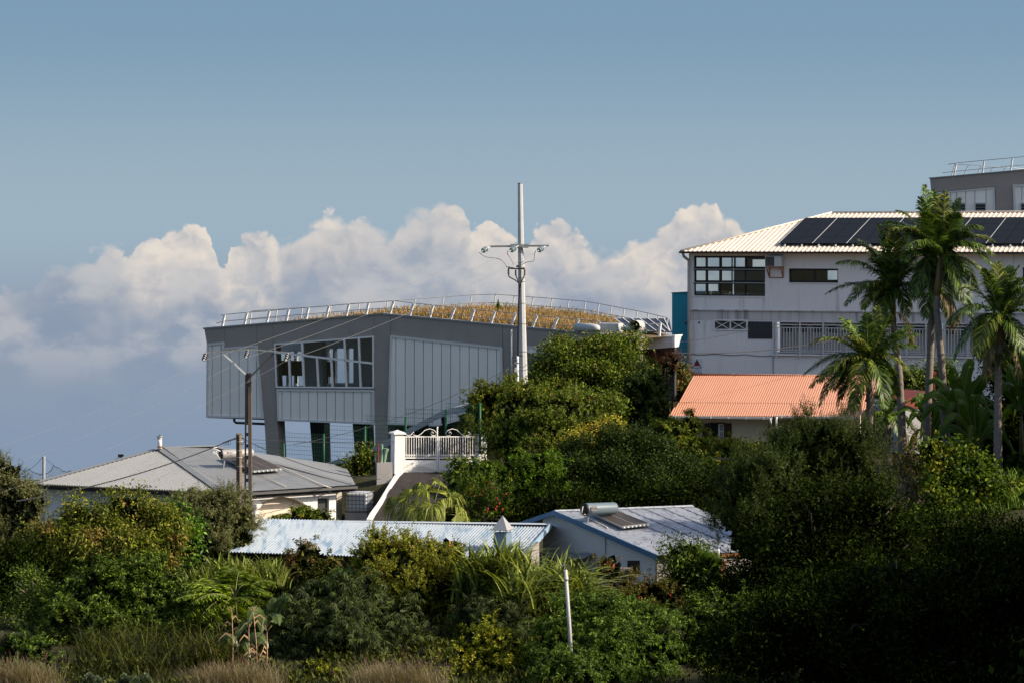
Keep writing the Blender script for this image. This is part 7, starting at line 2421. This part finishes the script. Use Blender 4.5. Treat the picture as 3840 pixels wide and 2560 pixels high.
# ---- tree fern
def tree_fern(label, Y, base_px, centre, fronds, seed):
    rng = np.random.default_rng(seed)
    g = on_ground(base_px, Y)
    t = thing('tree_fern', label, 'tree fern', g)
    c = at(centre[0], centre[1], Y)
    MB().tube([g - V((0, 0, .2)), g.lerp(c, .5) + V((.06, 0, 0)), c], [0.13, 0.10, 0.08], 8).build('trunk', BARK, t, True)
    for (x, y, dy, arch) in fronds:
        tip = at(x, y, Y + dy)
        C = np.array([tuple(q) for q in bez(c, c.lerp(tip, .5) + V((0, 0, arch * Y / F)), tip, 30)])
        T = unit(np.gradient(C, axis=0))
        parts = []
        for sd in (-1, 1):
            n = 34
            tt = np.linspace(0.10, 0.98, n)
            i0 = (tt * 30).astype(int)
            base, tg = C[i0], T[i0]
            s = unit(np.cross(tg, UP))
            ln = 0.62 * np.sin(np.pi * (0.1 + 0.85 * tt)) ** 0.9 + .03
            d = unit(s * sd + tg * 0.45 - UP * 0.15)
            jit = rng.normal(size=(n, 3)) * 0.05
            parts.append(leaf_arrays(base, d + jit, np.broadcast_to(UP, (n, 3)) - tg * 0.3 + rng.normal(size=(n, 3)) * .25, ln * 0.85, 0.12, fold=-0.08, tipdroop=0.14))
            u = 0.5
            b2 = base + d * (ln * 0.3)[:, None]
            for s2 in (-1, 1):
                parts.append(leaf_arrays(b2, d + tg * 0.55 * s2 + jit, np.broadcast_to(UP, (n, 3)) + rng.normal(size=(n, 3)) * .2, ln * 0.36, 0.075, fold=0.05, tipdroop=0.15))
        v, f = merge(parts)
        o = np_mesh('frond', v, f, LM['fern'], t)
        MB().tube([V(q) for q in C[::3]], [0.018 * (1 - i / 11.5) + .003 for i in range(len(C[::3]))], 5).build('frond_stalk', M_rachis, o, True)


tree_fern('yellow-green tree fern with flat layered fronds', 89.5, 880, (880, 2250), [(650, 2250, -.3, 60), (700, 2190, .6, 55), (760, 2170, 1.2, 50), (850, 2120, 1.6, 50), (900, 2140, .9, 60), (960, 2160, 1.0, 60), (1030, 2180, .5, 60), (1020, 2230, -.2, 65), (660, 2350, -1.2, 90), (740, 2330, -1.5, 70), (820, 2360, -1.6, 70), (950, 2340, -1.2, 70), (720, 2260, -1.0, 60), (830, 2300, -1.3, 50), (980, 2280, -1.0, 60), (690, 2300, -.6, 70), (780, 2210, .2, 60), (840, 2200, .4, 60), (930, 2200, .3, 60), (990, 2210, .1, 60), (770, 2370, -1.7, 80), (890, 2330, -1.7, 60), (690, 2220, .2, 60)], 401)

# ---- blades: cane, long grass, dry tufts
def blade_arrays(rng, base, h, w, lean, arch, seg=5):
    """arching grass blades, tapering ribbons"""
    n = len(base)
    an = rng.random(n) * 2 * np.pi
    hz = np.stack([np.cos(an), np.sin(an), np.zeros(n)], -1)
    sd = np.stack([-np.sin(an), np.cos(an), np.zeros(n)], -1)
    turn = rng.random(n)[:, None] * 0.9
    sd = unit(sd + UP * 0.25 * turn)
    t = np.linspace(0, 1, seg + 1)
    v = np.empty((n, (seg + 1) * 2, 3))
    for k, tk in enumerate(t):
        c = base + hz * (lean * tk + arch * tk ** 2.2)[:, None] * h[:, None] + UP * (h * (tk - 0.55 * arch * tk ** 2.6))[:, None]
        ww = (w * (1 - tk) ** 0.6 * (0.5 + min(1, tk * 4) * .5))[:, None] * sd * 0.5
        v[:, 2 * k] = c + ww
        v[:, 2 * k + 1] = c - ww
    i = np.arange(n)[:, None] * ((seg + 1) * 2)
    fs = [i + np.array([[2 * k, 2 * k + 1, 2 * k + 3, 2 * k + 2]]) for k in range(seg)]
    return v.reshape(-1, 3), np.concatenate(fs, 1).reshape(-1, 4)


def blades(name, cat, label, seed, spots, material, n, h, w, lean=0.25, arch=0.6, group=None, culm=None, sxy=0.35, heads=None, raise_=0.0):
    """spots: (px, py_base or None, Y); several spots make one clump-like stand"""
    rng = np.random.default_rng(seed)
    r0 = on_ground(spots[0][0], spots[0][2])
    t = thing(name, label, cat, r0, group)
    B = []
    for (x, py, Y) in spots:
        c = on_ground(x, Y) if py is None else at(x, py, Y)
        b = np.array(c) + np.stack([rng.normal(size=n) * sxy, rng.normal(size=n) * sxy, rng.random(n) * raise_], -1)
        B.append(b)
    B = np.concatenate(B)
    m = len(B)
    hh_ = h * rng.uniform(0.55, 1.15, m)
    v, f = blade_arrays(rng, B, hh_, w * rng.uniform(.7, 1.2, m), lean * rng.random(m), arch * rng.uniform(.2, 1.0, m))
    np_mesh('blades', v, f, material, t)
    if culm:
        mm_ = MB()
        for k in range(0, m, max(1, m // culm)):
            q = V(B[k])
            mm_.tube([q - V((0, 0, raise_ + .5)), q + V((rng.normal() * .1, rng.normal() * .1, h * .5))], 0.016, 5)
        mm_.build('canes', mat('cane_stem', (0.17, 0.16, 0.06), rough=0.6, var=0.2), t)
    if heads:
        k = rng.choice(m, heads)
        hb = B[k] + UP * (hh_[k] * 0.85)[:, None] + rng.normal(size=(heads, 3)) * .08
        d = np.stack([rng.normal(size=heads) * .25, rng.normal(size=heads) * .25, np.ones(heads)], -1)
        v, f = leaf_arrays(hb, d, rng.normal(size=(heads, 3)), 0.26, 0.05)
        tag(np_mesh('seed_heads', v, f, LM['reddry'], t), kind='stuff')
    return t


cane_lab = ['tall sugar cane clump left of the foreground post', 'sugar cane clump nearest the square chimney', 'sugar cane clump at the left of the stand under the pale roof', 'arching sugar cane clump just behind the foreground post', 'sugar cane clump at the right of the stand by the flowering shrub', 'low sugar cane clump in the middle of the stand']
for i, (x, y, Y, nn, h_) in enumerate([(2010, 2330, 92, 150, 1.9), (1890, 2240, 93, 150, 1.6), (1790, 2240, 93.5, 120, 1.35), (2090, 2340, 91, 150, 1.7), (2150, 2330, 91.5, 120, 1.6), (1960, 2330, 90.5, 120, 1.4)]):
    blades('sugar_cane', 'sugar cane', cane_lab[i], 500 + i, [(x - 30, y + 20, Y), (x + 30, y, Y + .3), (x, y - 30, Y - .3), (x + 10, y - 60, Y)], LM['cane'], int(nn * .7), h_ * 1.0, 0.115, 0.4, 1.0, 'sugar cane stand', culm=14, sxy=0.28, raise_=0.35)
for i, (x, y, Y, h_, lab) in enumerate([(850, 2200, 94.5, 1.1, 'cane-like grass clump under the left end of the pale roof'), (960, 2210, 94.8, 1.1, 'spiky grass clump below the pale roof eave'), (1010, 2210, 94.2, .9, 'short spiky grass clump beside the tree fern'), (700, 2260, 93, 1.0, 'grey-green grass clump left of the tree fern'), (770, 2230, 93.5, 1.0, 'pale upright grass clump between shrub and tree fern')]):
    blades('reed_grass', 'grass clump', lab, 520 + i, [(x - 20, y, Y), (x + 25, y - 5, Y + .2)], LM['cane'], 70, h_, 0.085, 0.35, 0.65, 'grass clumps', sxy=0.25, raise_=0.2)
blades('long_grass_clump', 'grass clump', 'wide clump of long arching dark grass at the bottom left', 530, [(x, None, Y) for x, Y in ((330, 85), (400, 86), (470, 85), (540, 86), (610, 85.5), (380, 87.5), (520, 88), (650, 87.5), (450, 83), (580, 83), (700, 86))], LM['grass'], 90, 1.35, 0.04, 0.45, 1.0, 'grass clumps', sxy=0.4)
blades('long_grass_clump', 'grass clump', 'dark arching grass clump below the tree fern', 531, [(x, None, Y) for x, Y in ((720, 85), (780, 86), (830, 84.5), (760, 87.5))], LM['grass'], 150, 1.25, 0.04, 0.35, 0.9, 'grass clumps', sxy=0.35)
for i, (x, y, Y, lab) in enumerate([(890, 2590, 79.5, 'dry straw-coloured grass tussock below the withered maize'), (1490, 2590, 79.5, 'dry straw-coloured grass tussock below the cassava bush'), (30, 2580, 80.5, 'dry straw grass tussock in the bottom left corner')]):
    blades('dry_tussock', 'grass tussock', lab, 540 + i, [(x - 110, y, Y), (x - 50, y - 10, Y + .3), (x, y, Y), (x + 60, y - 10, Y + .2), (x + 110, y, Y)], LM['dry'], 330, 0.9, 0.014, 0.75, 0.6, 'dry grass tussocks', sxy=0.3, heads=24)
blades('low_grass', 'grass', 'short green and dry grass along the bottom edge', 550, [(x, None, 80.5 + (x % 7) * .4) for x in range(180, 2600, 60)], LM['grass'], 60, 0.4, 0.02, 0.4, 0.6, sxy=0.5)['kind'] = 'stuff'
blades('low_grass', 'grass', 'short straw-coloured grass along the bottom edge', 551, [(x, None, 80 + (x % 5) * .4) for x in range(200, 2000, 90)], LM['dry'], 60, 0.35, 0.016, 0.5, 0.6, sxy=0.5)['kind'] = 'stuff'
blades('slope_grass', 'grass clump', 'long green grass on the right slope below the creeper', 552, [(x, y, Y) for x, y, Y in ((3500, 2030, 103), (3580, 2040, 103), (3650, 2030, 103), (3740, 1960, 104), (3800, 1830, 108), (3830, 1900, 106), (3450, 2060, 101))], LM['willow'], 110, 1.0, 0.04, 0.4, 0.9, 'grass clumps', sxy=0.3)

# ---- weeds and low growth over the plot
rng = np.random.default_rng(77)
LM['weeds'] = leafmat('weed_leaf', (0.020, 0.035, 0.008), (0.075, 0.095, 0.022), trans=0.3)
n = 26000
gX = rng.uniform(-16, 17, n)
gY = rng.uniform(78.5, 101, n)
kp = (np.abs(gX / gY) < 0.185) & (rng.random(n) < 0.75)
gX, gY = gX[kp], gY[kp]
# patchy: bare here and there
ptch = np.sin(gX * 0.9 + 1.3) * np.sin(gY * 0.7) + np.sin(gX * 2.1) * 0.5
kp = ptch > -0.2
gX, gY = gX[kp], gY[kp]
gZ = ground_z(gX, gY)
n = len(gX)
parts = []
for rep in range(5):
    hgt = rng.random(n) * (0.22 + 0.25 * (np.sin(gX * 1.7 + gY) > 0.2))
    b = np.stack([gX + rng.normal(size=n) * .12, gY + rng.normal(size=n) * .12, gZ + hgt * .7], -1)
    d = rng.normal(size=(n, 3)) + UP * 0.7
    parts.append(leaf_arrays(b, d, rng.normal(size=(n, 3)) * .6 + UP, 0.16 + .12 * rng.random(n), 0.05 + .05 * rng.random(n)))
v, f = merge(parts)
tag(np_mesh('ground_weeds', v, f, LM['weeds']), 'low leafy weeds covering the ground of the plot', 'weeds', kind='stuff')

# ---- bananas
def banana(label, seed, stem, leaves, Y, material, group='banana plants'):
    """leaves: (tip px, tip py, depth shift, arch px, half-width px)"""
    rng = np.random.default_rng(seed)
    g = on_ground(stem[0], Y)
    t = thing('banana_plant', label, 'banana plant', g, group)
    c = at(stem[0], stem[1], Y)
    if c.z < g.z + .3:
        g = V((c.x, c.y, c.z - 1.0))
    MB().tube([g - V((0, 0, .2)), g.lerp(c, .6), c], [0.13, 0.10, 0.06], 8).build('stem', mat('banana_stem', (0.09, 0.10, 0.035), rough=0.6, var=0.25), t, True)
    more_ = [(x + rng.normal() * 45, y + 40 + abs(rng.normal()) * 50, -dy + rng.normal() * .4, arch * .8, hw * .9) for (x, y, dy, arch, hw) in leaves]
    for (x, y, dy, arch, hw) in leaves + (more_ if len(leaves) > 4 else []):
        tip = at(x + (x - stem[0]) * .25, y + 45, Y + dy)
        C = [V(q) for q in bez(c, c.lerp(tip, .55) + V((0, 0, (arch + 95) * Y / F)), tip, 14)]
        m = MB()
        W_ = 1.1 * hw * Y / F
        prof = [0.05, 0.08, 0.35, 0.75, 0.95, 1.0, 1.0, 1.0, 0.98, 0.95, 0.9, 0.8, 0.62, 0.38, 0.03]
        sdv = V((rng.normal(), rng.normal() * .6, rng.normal() * .5))
        rows_b = []
        for i, q in enumerate(C):
            tg = (C[min(i + 1, 14)] - C[max(i - 1, 0)]).normalized()
            up = V((0.15, -0.75, 0.65))
            s = tg.cross(up).normalized()
            nn_ = s.cross(tg).normalized()
            w = W_ * prof[i]
            dr = 0.22 + 0.1 * rng.random()
            w1_, w2_ = w * (0.7 + 0.35 * rng.random()), w * (0.7 + 0.35 * rng.random())
            rows_b.append((q + s * w1_ - nn_ * w1_ * dr, q, q - s * w2_ - nn_ * w2_ * dr))
        for r_ in rows_b:
            m.v += list(r_)
        for i in range(14):
            for k in (0, 1):
                m.f.append([3 * i + k, 3 * i + k + 1, 3 * i + k + 4, 3 * i + k + 3])
        o = m.build('leaf', material, t)
        MB().tube(C, [0.03 - 0.0018 * i for i in range(15)], 5).build('midrib', M_rachis, o, True)


bB, bG = LM['banana'], LM['bananag']
banana('tall banana plant behind the twin palm stems', 601, (3600, 1600), [(3500, 1400, .4, 60, 18), (3570, 1330, -.4, 30, 22), (3640, 1300, .5, 20, 24), (3740, 1370, -.5, 60, 18), (3480, 1480, -.7, 70, 18), (3690, 1500, -.9, 80, 18), (3560, 1560, -1.2, 90, 16)], 129, bB)
banana('banana plant with broad leaves in the middle of the shaded grove', 602, (3660, 1680), [(3590, 1420, .2, 30, 26), (3650, 1440, -.6, 10, 22), (3720, 1530, -.6, 60, 16), (3560, 1560, -.9, 70, 16), (3760, 1620, -.4, 70, 16), (3640, 1640, -1.2, 80, 14), (3520, 1620, .5, 60, 15)], 127, bB)
banana('banana plant left of the twin palm stems', 603, (3490, 1640), [(3430, 1470, .2, 40, 15), (3450, 1440, -.5, 20, 16), (3540, 1540, -.6, 60, 14), (3420, 1560, -.5, 60, 14), (3550, 1480, .4, 40, 14), (3460, 1610, -.9, 60, 12)], 133, bB)
banana('banana plant at the right edge behind the last palm', 604, (3830, 1560), [(3780, 1330, .4, 30, 24), (3830, 1280, -.4, 10, 26), (3900, 1350, -.4, 60, 20), (3770, 1440, -.7, 60, 18), (3860, 1480, -.9, 60, 16)], 130, bB)
banana('grey-green banana plant between tree fern and cassava', 605, (1005, 2400), [(1035, 2210, .3, 10, 26), (1075, 2210, -.4, 30, 22), (945, 2290, -.8, 60, 24), (985, 2330, -1.2, 50, 30), (1100, 2280, .4, 70, 22), (900, 2370, -.9, 60, 18), (1040, 2300, -1.3, 40, 24)], 87.5, bG)
banana('single banana shoot in front of the long shed', 606, (1285, 2230), [(1268, 2115, .2, 10, 20), (1310, 2125, -.3, 20, 18), (1250, 2160, -.6, 40, 16)], 96, bB)
banana('low banana plant with one broad leaf near the dry maize', 607, (900, 2470), [(985, 2385, -.4, 30, 26), (840, 2390, .3, 40, 18), (930, 2440, -.8, 40, 14)], 85, bG)

# ---- dry maize, cabbages and small things in the foreground plot
def maize(label, seed, px, Y, h):
    rng = np.random.default_rng(seed)
    g = on_ground(px, Y)
    t = thing('dry_maize', label, 'maize stalk', g, 'withered maize')
    m = MB()
    top_ = g + V((rng.normal() * .12, rng.normal() * .1, h))
    mm_ = mat('maize_straw', (0.38, 0.25, 0.13), rough=0.8, var=0.2)
    m.tube([g - V((0, 0, .1)), g.lerp(top_, .5) + V((.03, 0, 0)), top_], [0.022, 0.018, 0.008], 5)
    m.build('stalk', mm_, t, True)
    for k in range(7):
        b = g.lerp(top_, 0.35 + 0.09 * k)
        a = rng.random() * 6.28
        d = V((math.cos(a), math.sin(a) * .6, 0))
        L_ = 0.22 + .2 * rng.random()
        P = [b, b + d * L_ * .5 + V((0, 0, .10)), b + d * L_ + V((0, 0, -.06)), b + d * L_ * 1.1 + V((0, 0, -.28))]
        q = MB()
        for i in range(3):
            w0, w1 = 0.035 * (1 - i * .25), 0.035 * (1 - (i + 1) * .3)
            q.poly([P[i] + V((0, 0, w0)), P[i] - V((0, 0, w0)), P[i + 1] - V((0, 0, w1)), P[i + 1] + V((0, 0, w1))])
        q.build('leaf', mm_, t)
    q = MB()
    for k in range(6):
        q.tube([top_, top_ + V((rng.normal() * .08, rng.normal() * .08, 0.12 + .08 * rng.random()))], 0.008, 4)
    q.build('tassel', mm_, t)
for i, (x, Y, h_, lab) in enumerate([(870, 83.4, 1.85, 'withered maize stalk, left of the dry group'), (925, 83.0, 1.45, 'withered maize stalk with hanging leaves in the middle of the dry group'), (965, 83.4, 1.9, 'withered maize stalk, tallest of the dry group'), (995, 83.0, 1.35, 'withered maize stalk, right of the dry group')]):
    maize(lab, 700 + i, x, Y, h_)


def cabbage(label, seed, px, Y, r):
    rng = np.random.default_rng(seed)
    g = on_ground(px, Y)
    t = thing('cabbage_plant', label, 'cabbage', g, 'cabbages in the plot')
    n = 60
    an = rng.random(n) * 6.28
    el = rng.random(n)
    d = np.stack([np.cos(an) * (1.2 - el), np.sin(an) * (1.2 - el), 0.3 + el], -1)
    v, f = leaf_arrays(np.array(g) + UP * (0.12 + 0.22 * el)[:, None], d, unit(np.stack([-np.cos(an), -np.sin(an), 1.2 + 0 * an], -1)), r * (1.1 - .3 * el), r * 0.95, fold=-0.2)
    np_mesh('leaves', v, f, LM['cabbage'], t)
    MB().tube([g - V((0, 0, .05)), g + V((0, 0, .35))], 0.03, 6).build('stem', mat('cabbage_stem', (0.2, 0.22, 0.14)), t)
for i, (x, Y, r, lab) in enumerate([(335, 80.4, .30, 'blue-grey cabbage plant at the bottom edge, leftmost'), (365, 80.0, .26, 'blue-grey cabbage plant beside the leftmost one'), (468, 80.4, .26, 'blue-grey cabbage plant in the middle of the row'), (505, 80.2, .24, 'blue-grey cabbage plant right of the middle one'), (545, 80.5, .26, 'blue-grey cabbage plant at the right of the row')]):
    cabbage(lab, 720 + i, x, Y, r)

# ---- tall trees standing just outside the view on the right; the low sun puts the corner in their shade
def side_tree(label, seed, X, Y, ztop, rad, n=3):
    rng = np.random.default_rng(seed)
    g = V((X, Y, gz(X, Y)))
    t = thing('tall_side_tree', label, 'tree', g, 'tall trees beside the view')
    lb = []
    for k in range(5):
        z = ztop - rad * 0.5 - k * rad * 0.75
        lb.append((np.array([X + rng.normal() * rad * .35, Y + rng.normal() * rad * .35, z]), np.array([rad, rad, rad * .75])))
    v, f = crown_arrays(rng, lb, 0.34, 0.2, 90, clump=0.5, per=24, fill=0.8)
    np_mesh('crown', v, f, LM['dark'], t)
    MB().tube([g - V((0, 0, .3)), V((X, Y, ztop - rad))], [0.45, 0.2], 8).build('trunk', BARK, t, True)
for i, (X, Y, zt, r_, lab) in enumerate([(20.5, 71, -3.2, 4.2, 'tall dense tree just beyond the bottom right corner'), (24.5, 77, -1.6, 4.2, 'tall dense tree beyond the right edge, second along'), (18.5, 63, -3.4, 4.2, 'tall dense tree nearest to us beyond the right edge'), (28.5, 126, -1.2, 4.3, 'tall dense tree beyond the right edge level with the bananas'), (26.5, 119, -3.4, 3.6, 'lower dense tree beyond the right edge near the last palm')]):
    side_tree(lab, 800 + i, X, Y, zt, r_)
